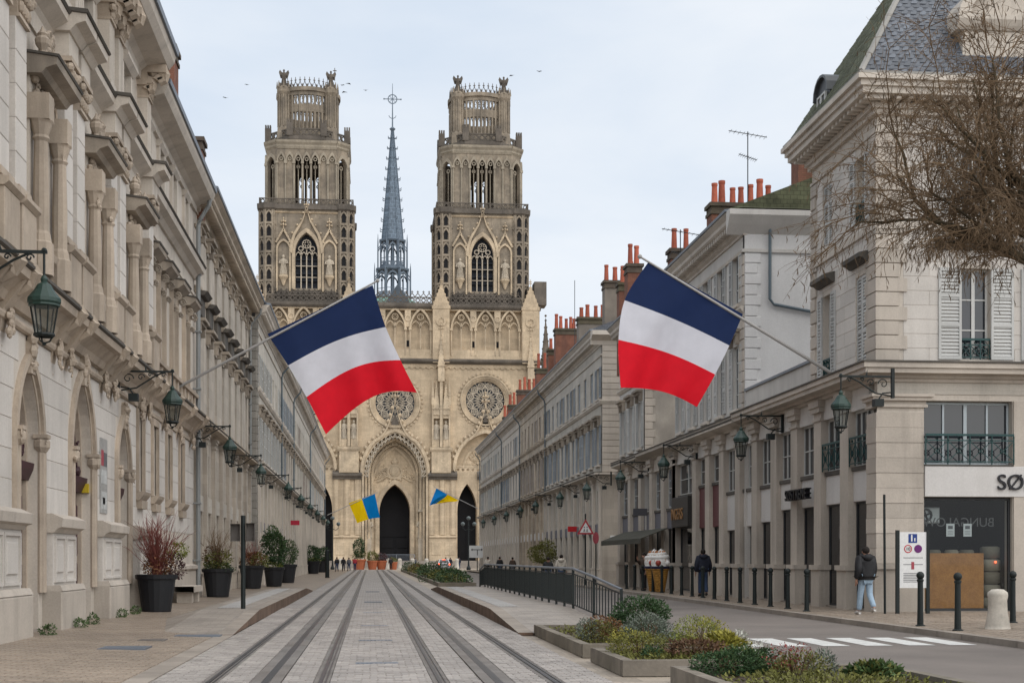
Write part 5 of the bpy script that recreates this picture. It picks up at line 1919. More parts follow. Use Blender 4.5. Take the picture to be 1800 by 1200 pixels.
def facade():
    f = FC
    HW = 26.0
    m = MB(f)
    rz = {0: 29.4, 16.2: 30.0, -16.2: 30.0}
    holes = [(-5.9, 5.9, 0, 24.4, 3.2, True)]
    for c in (-16.2, 16.2):
        holes += [(c - 5.5, c + 5.5, 17.3, 24.3, 1.3, True)]
    sd = [s * c for s in (-1, 1) for c in (12.9, 19.5)]
    for c in sd:
        holes += [(c - 1.75, c + 1.75, 1.0, 15.0, 3.0, True)]
    for c, zc in rz.items():
        holes += [(c - 4.4, c + 4.4, zc - 4.4, zc + 4.4, 0.01)]
    gal = [(-6.8, 6.8), (9.7, 22.7), (-22.7, -9.7)]
    for a, b in gal:
        holes += [(a, b, 39.0, 46.0, 1.0)]
    wall_grid(m, -HW, HW, 0, 47.0, holes)
    spandrel(m, arch(0, 5.9, 16.6, 24.4, 10), 24.4, 0, 3.2)
    for c in (-16.2, 16.2):
        spandrel(m, arch(c, 5.5, 17.3, 24.3, 10), 24.3, 0, 1.3)
    for c in sd:
        spandrel(m, arch(c, 1.75, 10.2, 15.0, 8), 15.0, 0, 3.0)
    for c, zc in rz.items():
        circle_fill(m, c, zc, 4.25, 4.4, 0)
    for a in (-HW, HW):
        m.poly([(a, 0, 0), (a, -17, 0), (a, -17, 47), (a, 0, 47)])
    m.poly([(-HW, 0, 47), (HW, 0, 47), (HW, -17, 47), (-HW, -17, 47)])
    # back walls of the recesses
    for a, b in gal:
        m.poly([(a, -1.0, 39.0), (b, -1.0, 39.0), (b, -1.0, 46), (a, -1.0, 46)])
    for c in (-16.2, 16.2):
        m.poly([(c - 5.5, -1.3, 17.3), (c + 5.5, -1.3, 17.3), (c + 5.5, -1.3, 24.3), (c - 5.5, -1.3, 24.3)])
    # tympanum wall of the great portal with its door opening
    wall_grid(m, -5.9, 5.9, 0, 24.4, [(-2.75, 2.75, 1.0, 15.0, 4.0, True)], -3.2)
    spandrel(m, arch(0, 2.75, 10.0, 15.0, 8), 15.0, -3.2, 4.0)
    m.build("west_front", m_cath, cath)
    # dark doorways
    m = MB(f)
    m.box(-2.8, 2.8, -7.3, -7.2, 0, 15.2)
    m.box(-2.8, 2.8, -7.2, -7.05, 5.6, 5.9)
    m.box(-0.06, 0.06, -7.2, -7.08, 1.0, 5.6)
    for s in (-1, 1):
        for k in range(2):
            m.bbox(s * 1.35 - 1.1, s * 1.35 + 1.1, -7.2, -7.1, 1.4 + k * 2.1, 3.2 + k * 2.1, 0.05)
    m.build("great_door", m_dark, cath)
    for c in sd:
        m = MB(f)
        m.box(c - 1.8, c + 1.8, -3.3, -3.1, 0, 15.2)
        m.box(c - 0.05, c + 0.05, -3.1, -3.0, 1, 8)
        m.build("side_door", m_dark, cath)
    # portal mouldings
    m = MB(f)
    for k in range(4):
        w0 = 0.55 * k
        m.band([(-5.9 + w0 + 0.4, 1.2)] + arch(0, 5.5 - w0, 16.6, 24.0 - w0 * 1.1, 10) + [(5.9 - w0 - 0.4, 1.2)], [(-5.9 + w0, 1.2)] + arch(0, 5.9 - w0, 16.6, 24.4 - w0 * 1.1, 10) + [(5.9 - w0, 1.2)], -0.75 * (k + 1), -0.75 * k + (0.25 if k == 0 else -0.1))
    m.band(arch(0, 2.8, 10, 15.05, 8), arch(0, 3.5, 10, 15.9, 8), -3.2, -2.9)
    for s in (-1, 1):
        m.box(s * 3.15 - 0.35, s * 3.15 + 0.35, -3.2, -2.9, 1.0, 10)
    m.band(arch(0, 3.9, 14.0, 21.4, 10), arch(0, 4.25, 14.0, 21.9, 10), -3.2, -3.0)
    m.build("portal_moulding", m_cathc, cath)
    m = MB(f)     # radial ribs in the splay and hanging lace at its edge
    pts = arch(0, 5.55, 16.6, 24.0, 12)
    pin = arch(0, 4.0, 16.6, 21.9, 12)
    for (p, q) in zip(pts, pin):
        m.tube([(p[0], -0.5, p[1]), ((p[0] + q[0]) / 2, -1.9, (p[1] + q[1]) / 2), (q[0], -3.0, q[1])], 0.11, 4)
    for p, q in zip(pin, pin[1:]):
        m.ring((p[0] + q[0]) / 2 * 1.12, (p[1] + q[1]) / 2 + 0.5, 0.28, 0.42, -2.4, -2.2, 8)
    m.build("vault_ribs", m_cathc, cath)
    m = MB(f)
    pts = arch(0, 5.6, 16.6, 24.1, 11)
    for i, (p, q) in enumerate(zip(pts, pts[1:])):
        cxm, czm = (p[0] + q[0]) / 2 * 0.93, (p[1] + q[1]) / 2 - 0.35
        m.ring(cxm, czm, 0.36, 0.5, 0.02, 0.22, 10)
        m.ring(cxm * 0.95, czm - 0.42, 0.13, 0.24, 0.02, 0.2, 8)
        m.bar(p, (cxm * 0.93, czm - 0.75), 0.12, 0.02, 0.2)
        m.bar(q, (cxm * 0.93, czm - 0.75), 0.12, 0.02, 0.2)
    m.build("arch_lacework", m_cathl, cath)
    # ogee gables with crockets and finials
    for c, hw, zs, za, zt in ((0, 6.2, 17.0, 24.9, 31.3), (-16.2, 5.9, 17.6, 24.8, 30.6), (16.2, 5.9, 17.6, 24.8, 30.6)):
        m = MB(f)
        a0 = arch(c, hw, zs, za, 10)
        half = []
        for i in range(11):
            p = a0[i]
            if p[0] < c - hw * 0.52:
                half.append(p)
        e = half[-1]
        for k in range(1, 9):
            t = k / 8
            half.append((e[0] + (c - e[0]) * (t ** 0.72), e[1] + (zt - 1.5 - e[1]) * (0.45 * t + 0.55 * t ** 2.6)))
        for s in (-1, 1):
            o_ = [(c + s * (p[0] - c), p[1]) for p in half]
            i_ = [(c + s * (p[0] - c) * 0.93, p[1] - 0.55 + 0.3 * (k / len(half))) for k, p in enumerate(half)]
            m.band(i_, o_, -0.1, 0.55)
            for p in o_[2:-1]:
                m.ball((p[0] + s * -0.0 + (0.15 * (1 if p[0] > c else -1)), 0.4, p[1] + 0.22), 0.3, 6, 1.1, 0.9, 1.1)
            m.band([(c + s * (x - c), z) for x, z in arch(c, hw - 0.6, zs, za - 0.7, 10)[:11]], [(c + s * (x - c), z) for x, z in arch(c, hw - 0.1, zs, za - 0.1, 10)[:11]], -0.1, 0.42)
        finial(m, c, 0.3, zt - 1.4, 1.25)
        m.build("ogee_gable", m_cathc, cath)
        m = MB(f)
        m.plate([(c - 0.75, za + 0.5), (c + 0.75, za + 0.5), (c, za + 2.6)], 0.02, 0.12)
        m.build("gable_infill", m_cathd, cath)
        if c:
            m = MB(f)
            m.band(arch(c, 3.7, 17.4, 22.2, 10), arch(c, 4.1, 17.4, 22.7, 10), -1.3, -1.15)
            for k in range(26):
                carving(m, c - 2.6, c + 2.6, -1.28, 18.6, 20.8, 2, 0.34)
            balustrade(m, c - 5.4, c + 5.4, -0.2, 16.9, 18.2, 12)
            m.build("tympanum_relief", m_cathc, cath)
    # coat of arms above the great door
    m = MB(f)
    m.lathe((0, -3.15, 17.0), [(0.05, -1.0), (0.7, -0.4), (1.0, 0.4), (0.9, 1.1), (0.5, 1.4)], 12, 0, 1, 0.25)
    m.ring(0, 17.3, 1.05, 1.4, -3.2, -2.95, 18)
    m.lathe((0, -3.1, 18.75), [(0.55, 0), (0.75, 0.35), (0.35, 0.75), (0.1, 1.0)], 8, 0, 1, 0.4)
    for s in (-1, 1):
        for k in range(5):
            r = 0.75 - 0.1 * k
            m.tube([(s * (1.5 + 0.5 * k + r * math.cos(t * 0.7)), -3.12, 17.2 - 0.25 * k + r * math.sin(t * 0.7)) for t in range(9)], 0.13, 5)
        m.tube([(s * (0.5 + 0.9 * t), -3.1, 15.9 + 0.5 * math.sin(t * 1.6)) for t in range(4)], 0.2, 5)
    carving(m, -2.6, 2.6, -3.15, 15.6, 18.6, 26, 0.28)
    m.build("coat_of_arms", m_cathc, cath)
    # ground-floor pier panels, ledge, statues in the splay
    for s in (-1, 1):
        for a, b in ((6.1, 10.9), (14.9, 17.5), (21.5, 25.8)):
            m = MB(f)
            x0, x1 = sorted((s * a, s * b))
            m.box(x0, x1, 0, 0.5, 0, 5.2)
            m.prof(x0, x1, [(0, 5.2), (0.55, 5.2), (0.75, 5.35), (0.75, 5.5), (0, 5.8)])
            w = (x1 - x0) / 2
            for k in range(2):
                m.bbox(x0 + w * k + 0.35, x0 + w * (k + 1) - 0.35, 0.5, 0.58, 2.2, 4.6, 0.06)
            for k in range(3):
                xx = x0 + 0.5 + (x1 - x0 - 1.0) * k / 2
                m.box(xx - 0.3, xx + 0.3, 0, 0.3, 5.8, 15.7)
                m.tube([(xx - 0.42, 0.2, 5.8), (xx - 0.42, 0.2, 15.7)], 0.11, 6)
                m.tube([(xx + 0.42, 0.2, 5.8), (xx + 0.42, 0.2, 15.7)], 0.11, 6)
            m.build("portal_pier", m_cath, cath)
            m = MB(f)
            m.prof(x0 - 0.2, x1 + 0.2, [(0, 15.7), (0.5, 15.7), (0.6, 16.0), (0.95, 16.25), (1.0, 16.6), (0.7, 16.75), (0, 17.3)])
            m.build("portal_ledge", m_cathd if a < 20 else m_cathc, cath)
        m = MB(f)
        m.box(s * 4.75 - 0.55, s * 4.75 + 0.55, -2.9, -1.5, 1.2, 5.2)
        statue(m, s * 4.75, -2.2, 5.2, 3.9)
        m.box(s * 4.75 - 0.6, s * 4.75 + 0.6, -2.9, -1.4, 10.0, 10.4)
        pinnacle(m, s * 4.75, -2.2, 10.4, 16.0, 0.9, 0.2, 4)
        m.build("statue", m_cathl, cath)
    # buttresses with twin niches and pinnacles
    for c in (-24.3, -8.2, 8.2, 24.3):
        m = MB(f)
        m.bbox(c - 1.75, c + 1.75, 0, 0.9, 16.8, 21.0, 0.1)
        m.prof(c - 2.0, c + 2.0, [(0, 20.6), (0.9, 20.6), (1.15, 21.0), (1.2, 21.4), (0, 21.6)])
        m.box(c - 0.25, c + 0.25, 0, 1.1, 21.5, 33.5)
        for s in (-1, 1):
            m.box(c + s * 1.5 - 0.14, c + s * 1.5 + 0.14, 0, 0.9, 21.5, 29.5)
            m.box(c + s * 0.85 - 0.5, c + s * 0.85 + 0.5, 0, 0.8, 21.5, 22.8)
            pinnacle(m, c + s * 0.85, 0.5, 27.2, 33.6, 1.1, 0.16, 5)
            pinnacle(m, c + s * 1.5, 0.7, 29.0, 34.4, 0.45, 0.3, 4)
            m.box(c + s * 0.85 - 0.55, c + s * 0.85 + 0.55, 0, 0.85, 26.6, 27.3)
        pinnacle(m, c, 0.7, 33.2, 42.0, 1.15, 0.3, 7)
        finial(m, c, 0.7, 42.2, 0.9)
        m.build("pinnacled_buttress", m_cathc, cath)
        for s in (-1, 1):
            m = MB(f)
            statue(m, c + s * 0.85, 0.45, 22.8, 3.4)
            m.build("niche_statue", m_cathl, cath)
        m = MB(f)
        m.box(c - 1.5, c + 1.5, 0, 0.7, 36.6, 46.2)
        m.plate([(c - 1.7, 46.2), (c + 1.7, 46.2), (c, 50.6)], 0, 0.8)
        m.ring(c, 44.0, 0.55, 0.95, 0.7, 0.85, 14)
        for k in range(6):
            p = polar(c, 44.0, 0.62, k * math.pi / 3)
            m.ring(p[0], p[1], 0.12, 0.24, 0.7, 0.82, 8)
        for s in (-1, 1):
            crockets(m, (c + s * 1.7, 46.3), (c, 50.6), 6, 0.16, 0.5)
        finial(m, c, 0.4, 50.8, 0.5)
        m.build("gabled_pier", m_cath, cath)
    # rose windows
    for c, zc in rz.items():
        m = MB(f)
        for r0, r1, d0, d1 in ((3.5, 3.75, -1.2, -0.35), (3.75, 4.0, -0.8, -0.1), (4.0, 4.3, -0.5, 0.12), (4.3, 4.55, -0.1, 0.3)):
            m.ring(c, zc, r0, r1, d0, d1, 40)
        for k in range(40):
            p = polar(c, zc, 4.85, 2 * math.pi * k / 40)
            m.ball((p[0], 0.1, p[1]), 0.2, 5, 1.2, 0.7, 1.2)
        fr = m.build("rose_surround", m_cathc, cath)
        m = MB(f)
        m.ring(c, zc, 0.35, 0.55, -1.1, -0.8, 12)
        for k in range(12):
            t = 2 * math.pi * (k + 0.5) / 12
            p = polar(c, zc, 2.72, t)
            m.ring(p[0], p[1], 0.5, 0.66, -1.1, -0.85, 12)
            for j in range(4):
                q = polar(p[0], p[1], 0.3, t + math.pi / 4 + j * math.pi / 2)
                m.ring(q[0], q[1], 0.1, 0.22, -1.08, -0.88, 6)
            m.bar(polar(c, zc, 0.5, t), polar(c, zc, 2.1, t), 0.14, -1.1, -0.82)
            t2 = 2 * math.pi * k / 12
            m.bar(polar(c, zc, 1.0, t2), polar(c, zc, 3.6, t2), 0.12, -1.08, -0.85)
            m.ring(*polar(c, zc, 1.45, t2), 0.2, 0.3, -1.08, -0.88, 8)
        m.build("rose_tracery", m_cathl, fr)
        m = MB(f)
        m.ring(c, zc, 0.0, 3.6, -1.25, -1.2, 32)
        m.build("rose_glass", m_glassd, fr)
    # frieze, string course, gallery arcade
    m = MB(f)
    m.prof(-HW - 0.3, HW + 0.3, [(0, 36.4), (0.3, 36.45), (0.75, 36.8), (0.8, 37.1), (0, 37.4)])
    m.prof(-HW - 0.2, HW + 0.2, [(0, 46.2), (0.2, 46.25), (0.5, 46.6), (0.55, 47.0), (0, 47.2)])
    m.build("string_course", m_cathd, cath)
    m = MB(f)
    x = -25.6
    while x < 25.5:
        m.ring(x + 0.5, 35.5, 0.3, 0.48, 0.0, 0.22, 8, 0, math.pi)
        x += 1.02
    m.build("arcaded_frieze", m_cathc, cath)
    for a, b in gal:
        m = MB(f)
        w = b - a
        u = w / 13.0
        pos = [(a + 2.15 * u, 1.65 * u), (a + 6.5 * u, 1.65 * u), (a + 10.85 * u, 1.65 * u)]
        for c, hw in pos:
            m.band(arch(c, hw, 42.6, 46.0, 7), arch(c, hw + 0.28, 42.6, 46.5, 7), -0.6, 0.12)
            tracery(m, c, 43.1, hw, 46.0, -0.5, -0.2, 39.0, 2, 0.2)
            for s in (-1, 1):
                m.tube([(c + s * (hw + 0.15), -0.05, 38.0), (c + s * (hw + 0.15), -0.05, 42.6)], 0.17, 6)
                m.box(c + s * (hw + 0.15) - 0.26, c + s * (hw + 0.15) + 0.26, -0.35, 0.25, 42.4, 42.8)
        for c in (a + 4.32 * u, a + 8.68 * u):
            m.box(c - 0.55, c + 0.55, -0.6, -0.05, 43.0, 46.0)
            m.ring(c, 44.6, 0.35, 0.6, -0.1, 0.06, 10)
        balustrade(m, a, b, -0.15, 37.4, 39.0, 9)
        g_ = m.build("gallery_arcade", m_cathc, cath)
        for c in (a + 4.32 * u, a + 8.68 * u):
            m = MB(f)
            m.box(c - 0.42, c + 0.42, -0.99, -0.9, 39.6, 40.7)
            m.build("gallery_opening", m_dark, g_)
    m = MB(f)
    balustrade(m, -6.6, 6.6, -0.2, 47.2, 48.4, 13, crest=True)
    m.build("parapet", m_cathd, cath)
    for s in (-1, 1):
        m = MB(f)
        balustrade(m, min(s * 9.8, s * 22.6), max(s * 9.8, s * 22.6), 0.0, 47.2, 48.4, 13, crest=True)
        m.box(min(s * 9.8, s * 22.6), max(s * 9.8, s * 22.6), -0.9, -0.3, 47.0, 49.2)
        m.build("parapet", m_cathd, cath)
    m = MB(f)
    m.box(25.0, 27.2, -3, 0.6, 47.2, 51.4)
    m.build("turret_stub", m_cathd, cath)
    m = MB(f)
    pinnacle(m, 27.6, -4.0, 30, 46, 1.4, 0.5, 6)
    m.build("side_pinnacle", m_cathd, cath)


m_cathl = M("cathedral pale carving", (0.44, 0.38, 0.30), var=0.2, vs_=0.6, streak=0.4, stain=(0.14, 0.12, 0.1), fine=0.15, bs=4)
facade()


def tower(cx):
    cy = -8.5
    zb = 47.0

    def side(k, apo):
        """frame of side k (0 front, 1 right, 2 back, 3 left) at distance apo from the tower axis"""
        a = k * math.pi / 2
        sd_ = (math.cos(a), math.sin(a))
        dd_ = (math.sin(a), -math.cos(a))
        return Fr((CX + cx + dd_[0] * apo, CY - cy + dd_[1] * apo, 0), sd_, dd_)

    m = MB()
    A1 = 8.0
    parts = []
    for k in range(4):
        q = MB(side(k, A1))
        if k in (0, 2):
            wall_grid(q, -5.9, 5.9, zb, 63.6, [(-1.95, 1.95, 49.6, 59.4, 1.2, True)])
            spandrel(q, arch(0, 1.95, 56.0, 59.4, 8), 59.4, 0, 1.2)
        else:
            wall_grid(q, -5.9, 5.9, zb, 63.6, [])
        parts.append(q)
    for q in parts:
        b = len(m.v)
        m.v += q.v
        m.f += [[i + b for i in fa] for fa in q.f]
        m.m += q.m
    x0, y0 = CX + cx, CY - cy
    m.box(x0 - 7, x0 + 7, y0 - 7, y0 + 7, 63.0, 63.6)
    tw = m.build("tower", m_catht, cath)
    # corner stair turrets, open lattice strips on an octagon
    for sx in (-1, 1):
        for sy in (-1, 1):
            q = MB()
            c = (x0 + sx * 6.6, y0 + sy * 6.6, 0)
            q.lathe((c[0], c[1], 0), [(1.78, zb), (1.78, 63.6)], 8, math.pi / 8)
            for k in range(8):
                a = k * math.pi / 4
                ux, uy = math.cos(a), math.sin(a)
                px_, py_ = -uy, ux
                ff_ = Fr((c[0] + ux * 1.66, c[1] + uy * 1.66, 0), (px_, py_), (ux, uy))
                w = MB(ff_)
                for j in range(6):
                    z0_ = zb + 1.4 + j * 2.55
                    w.band(arch(0, 0.36, z0_ + 1.3, z0_ + 1.95, 4), arch(0, 0.58, z0_ + 1.3, z0_ + 2.25, 4), 0.0, 0.22)
                    w.box(-0.62, 0.62, 0, 0.24, z0_ - 0.25, z0_ + 0.12)
                for s in (-1, 1):
                    w.box(s * 0.62 - 0.13, s * 0.62 + 0.13, 0, 0.25, zb, 63.4)
                b = len(q.v)
                q.v += w.v
                q.f += [[i + b for i in fa] for fa in w.f]
                q.m += w.m
            q.build("stair_turret", m_catht, tw)
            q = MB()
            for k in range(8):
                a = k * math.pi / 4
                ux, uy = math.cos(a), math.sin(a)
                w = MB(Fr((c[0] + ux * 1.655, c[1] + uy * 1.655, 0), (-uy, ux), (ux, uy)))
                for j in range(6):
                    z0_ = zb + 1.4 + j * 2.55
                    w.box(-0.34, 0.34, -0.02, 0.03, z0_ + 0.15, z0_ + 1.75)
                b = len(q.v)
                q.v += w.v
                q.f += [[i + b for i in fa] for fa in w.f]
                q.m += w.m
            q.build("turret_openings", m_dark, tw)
    f = side(0, A1)
    # big louvred window
    m = MB(f)
    m.box(-2, 2, -1.25, -1.15, 49.5, 59.5)
    for j in range(6):
        m.prof(-1.95, 1.95, [(-1.15, 50.0 + j * 1.25), (-0.75, 49.75 + j * 1.25), (-0.75, 49.83 + j * 1.25), (-1.15, 50.3 + j * 1.25)])
    o = m.build("belfry_window", m_louv, tw)
    m = MB(f)
    tracery(m, 0, 55.6, 1.95, 59.4, -0.65, -0.35, 49.6, 4, 0.2)
    for zz in (51.6, 53.6):
        m.box(-1.95, 1.95, -0.6, -0.4, zz, zz + 0.12)
    m.build("window_tracery", m_cathl, o)
    m = MB(f)
    m.band([(-2.0, 49.3)] + arch(0, 2.0, 56.0, 59.5, 8) + [(2.0, 49.3)], [(-2.6, 49.3)] + arch(0, 2.6, 56.0, 60.3, 8) + [(2.6, 49.3)], 0, 0.35)
    half = [(-3.0, 56.0), (-2.85, 57.6), (-2.3, 59.3), (-1.4, 60.7), (-0.75, 61.7), (-0.35, 62.9), (-0.12, 64.3)]
    for s in (-1, 1):
        o_ = [(s * p[0], p[1]) for p in half]
        m.band([(p[0] * 0.84, p[1] - 0.3) for p in o_], o_, 0, 0.5)
        for p in o_[1:]:
            m.ball((p[0] + 0.2 * (1 if p[0] > 0 else -1), 0.3, p[1] + 0.1), 0.22, 6)
    finial(m, 0, 0.3, 63.6, 0.7)
    for s in (-1, 1):
        c = s * 4.05
        m.band([(c - 1.0, 49.0)] + arch(c, 1.0, 56.5, 57.9, 6) + [(c + 1.0, 49.0)], [(c - 1.3, 49.0)] + arch(c, 1.3, 56.5, 58.3, 6) + [(c + 1.3, 49.0)], 0, 0.4)
        for q in (-1, 1):
            m.bar((c + q * 1.35, 57.6), (c, 60.0), 0.3, 0, 0.45)
            crockets(m, (c + q * 1.35, 57.7), (c, 60.1), 4, 0.17, 0.35)
        finial(m, c, 0.3, 60.3, 0.95)
        m.lathe((c, 0.3, 51.6), [(0.15, -1.6), (0.3, -1.2), (0.5, -0.6), (0.85, -0.1), (0.85, 0.25)], 8)
    for q in (-1, 1):
        for zz in range(13):
            m.ball((q * 2.95, 0.1, 49.6 + zz * 0.56), 0.13, 5)
    m.prof(-5.6, 5.6, [(0, 62.9), (0.15, 62.95), (0.3, 63.2), (0, 63.3)])
    m.build("window_gable", m_cathc, tw)
    for s in (-1, 1):
        m = MB(f)
        statue(m, s * 4.05, 0.3, 51.85, 3.6)
        m.build("niche_statue", m_cathl, tw)
    # first gallery
    m = MB()
    for s0_, s1_ in ((-5.2, 5.2),):
        m.box(x0 - 8.4, x0 + 8.4, y0 - 8.4, y0 + 8.4, 63.6, 64.3)
    for sx in (-1, 1):
        for sy in (-1, 1):
            m.lathe((x0 + sx * 6.6, y0 + sy * 6.6, 0), [(1.9, 63.3), (2.3, 63.7), (2.35, 64.6), (2.1, 64.65)], 8, math.pi / 8)
    m.build("gallery_ledge", m_cathd, tw)
    m = MB()
    for k in range(4):
        w = MB(side(k, 8.2))
        balustrade(w, -8.3, 8.3, 0, 64.3, 65.5, 14, 0.12)
        b = len(m.v)
        m.v += w.v
        m.f += [[i + b for i in fa] for fa in w.f]
        m.m += w.m
    m.build("gallery_balustrade", m_cathd, tw)
    # second stage: octagon with open arcades
    A2, H2 = 7.2, 5.25
    zs0, zs1 = 64.3, 76.0

    def join(dst, w):
        b = len(dst.v)
        dst.v += w.v
        dst.f += [[i + b for i in fa] for fa in w.f]
        dst.m += w.m
    m, col, dk = MB(), MB(), MB()
    for k in range(4):
        fs = side(k, A2)
        w = MB(fs)
        p = 2 * H2 / 7
        hol = [(-H2 + p * i + 0.2, -H2 + p * (i + 1) - 0.2, 64.9, 73.4, 0.7, True) for i in (2, 3, 4)]
        wall_grid(w, -H2, H2, zs0, zs1, hol)
        wall_grid(w, -H2, H2, zs0, zs1, hol, -0.7)
        for i in (2, 3, 4):
            c = -H2 + p * (i + 0.5)
            spandrel(w, arch(c, p / 2 - 0.2, 72.3, 73.4, 4), 73.4, 0, 0.7)
        join(m, w)
        w = MB(fs)
        for i in range(8):
            a = -H2 + p * i
            w.tube([(a, 0.16, 64.9), (a, 0.16, 72.0)], 0.16, 6)
            w.box(a - 0.26, a + 0.26, 0, 0.42, 71.9, 72.3)
            w.box(a - 0.24, a + 0.24, 0, 0.4, 64.6, 65.0)
        for i in range(7):
            c = -H2 + p * (i + 0.5)
            w.band(arch(c, p / 2 - 0.2, 72.3, 73.5, 5), arch(c, p / 2 + 0.02, 72.3, 74.1, 5), 0, 0.35)
            w.ring(c, 72.75, 0.2, 0.36, 0.02, 0.2, 8)
            if i in (2, 3, 4):
                w.box(c - 0.07, c + 0.07, -0.5, -0.3, 64.9, 72.4)
                w.ring(c, 71.5, 0.18, 0.36, -0.5, -0.3, 8)
        w.prof(-H2 - 0.1, H2 + 0.1, [(0, 74.6), (0.1, 74.6), (0.25, 75.0), (0.25, 75.3), (0.5, 75.7), (0.55, 76.1), (0, 76.2)])
        join(col, w)
        # chamfered corner with one tall open arch
        a = k * math.pi / 2 + math.pi / 4
        ux, uy = math.sin(a), -math.cos(a)
        apo = (A2 + H2) / math.sqrt(2)
        fs = Fr((x0 + ux * apo, y0 + uy * apo, 0), (-uy, ux), (ux, uy))
        hw = (A2 - H2) / math.sqrt(2)
        w = MB(fs)
        for d_ in (0, -0.6):
            wall_grid(w, -hw, hw, zs0, zs1, [(-hw + 0.35, hw - 0.35, 64.9, 73.2, 0.6 if d_ == 0 else 0.01, True)], d_)
        spandrel(w, arch(0, hw - 0.35, 71.8, 73.2, 4), 73.2, 0, 0.6)
        join(m, w)
        w = MB(fs)
        for s in (-1, 1):
            w.tube([(s * (hw - 0.25), 0.12, 64.9), (s * (hw - 0.25), 0.12, 71.8)], 0.17, 6)
        w.box(-0.06, 0.06, -0.4, -0.2, 64.9, 71.5)
        w.ring(0, 71.6, 0.25, 0.42, -0.4, -0.2, 8)
        w.band(arch(0, hw - 0.35, 71.8, 73.3, 4), arch(0, hw - 0.05, 71.8, 73.9, 4), 0, 0.3)
        w.prof(-hw - 0.1, hw + 0.1, [(0, 74.6), (0.25, 75.0), (0.25, 75.3), (0.5, 75.7), (0.55, 76.1), (0, 76.2)])
        join(col, w)
    m.build("arcade_stage", m_catht, tw)
    col.build("arcade_columns", m_cathm, tw)
    # platform and second balustrade with corner turrets
    m = MB()
    m.lathe((x0, y0, 0), [(7.75, 76.0), (7.9, 76.3), (7.9, 76.9), (7.4, 77.0)], 8, math.pi / 8, 1.03, 1.03)
    m.build("upper_ledge", m_cathd, tw)
    m = MB()
    for k in range(8):
        a = k * math.pi / 4
        ux, uy = math.sin(a), -math.cos(a)
        fs = Fr((x0 + ux * 6.9, y0 + uy * 6.9, 0), (-uy, ux), (ux, uy))
        w = MB(fs)
        balustrade(w, -2.75, 2.75, 0, 76.9, 78.4, 5, 0.14)
        join(m, w)
    for sx in (-1, 1):
        for sy in (-1, 1):
            for (ax, ay) in ((7.1, 3.0), (3.0, 7.1)):
                q = (x0 + sx * ax, y0 + sy * ay)
                m.box(q[0] - 0.55, q[0] + 0.55, q[1] - 0.55, q[1] + 0.55, 76.9, 79.2)
                for dx in (-0.4, 0, 0.4):
                    m.box(q[0] + dx - 0.13, q[0] + dx + 0.13, q[1] - 0.5, q[1] + 0.5, 79.2, 79.8)
    m.build("upper_balustrade", m_cathd, tw)
    # crown: round open drum
    R3_ = 5.55
    m = MB()
    n = 32

    def drum(z0_, z1_, r0, r1):
        for i in range(n):
            t0, t1 = 2 * math.pi * i / n, 2 * math.pi * (i + 1) / n
            vs_ = []
            for r in (r0, r1):
                for z in (z0_, z1_):
                    for t in (t0, t1):
                        vs_.append((x0 + r * math.cos(t), y0 + r * math.sin(t), z))
            m.add(vs_, [(0, 1, 3, 2), (4, 5, 7, 6), (0, 1, 5, 4), (2, 3, 7, 6)])
    drum(76.9, 78.7, R3_ - 0.5, R3_)
    drum(81.9, 83.3, R3_ - 0.45, R3_ - 0.1)
    drum(84.9, 85.6, R3_ - 0.5, R3_)
    drum(85.6, 86.3, R3_ - 0.5, R3_ + 0.3)
    for i in range(48):
        t = 2 * math.pi * i / 48
        big = i % 12 in (5, 6, 7)
        r_ = 0.17 if i % 2 else 0.22
        m.tube([(x0 + (R3_ - 0.22) * math.cos(t), y0 + (R3_ - 0.22) * math.sin(t), 78.6), (x0 + (R3_ - 0.22) * math.cos(t), y0 + (R3_ - 0.22) * math.sin(t), 85.0)], r_, 5)
        t2 = t + math.pi / 48
        m.tube([(x0 + (R3_ - 0.22) * math.cos(t), y0 + (R3_ - 0.22) * math.sin(t), 84.0), (x0 + (R3_ - 0.22) * math.cos(t2), y0 + (R3_ - 0.22) * math.sin(t2), 84.8), (x0 + (R3_ - 0.22) * math.cos(t + math.pi / 24), y0 + (R3_ - 0.22) * math.sin(t + math.pi / 24), 84.0)], 0.1, 4)
    m.build("crown_drum", m_catht, tw)
    for k in range(4):
        m = MB()
        a = k * math.pi / 2 + math.pi / 4
        ux, uy = math.cos(a), math.sin(a)
        q = (x0 + ux * 5.9, y0 + uy * 5.9)
        m.lathe((q[0], q[1], 0), [(1.35, 76.9), (1.25, 78.9), (1.05, 79.3), (1.05, 84.9), (1.35, 85.5), (1.35, 86.2), (0.9, 86.6)], 8, math.pi / 8)
        for j in range(8):
            b = j * math.pi / 4
            m.tube([(q[0] + 1.1 * math.cos(b), q[1] + 1.1 * math.sin(b), 79.2), (q[0] + 1.1 * math.cos(b), q[1] + 1.1 * math.sin(b), 85.0)], 0.14, 5)
            m.tube([(q[0] + 1.25 * math.cos(b), q[1] + 1.25 * math.sin(b), 86.2), (q[0] + 1.25 * math.cos(b), q[1] + 1.25 * math.sin(b), 87.4)], [0.2, 0.05], 5)
        m.build("crown_pier", m_catht, tw)
    m = MB()
    n2 = 40
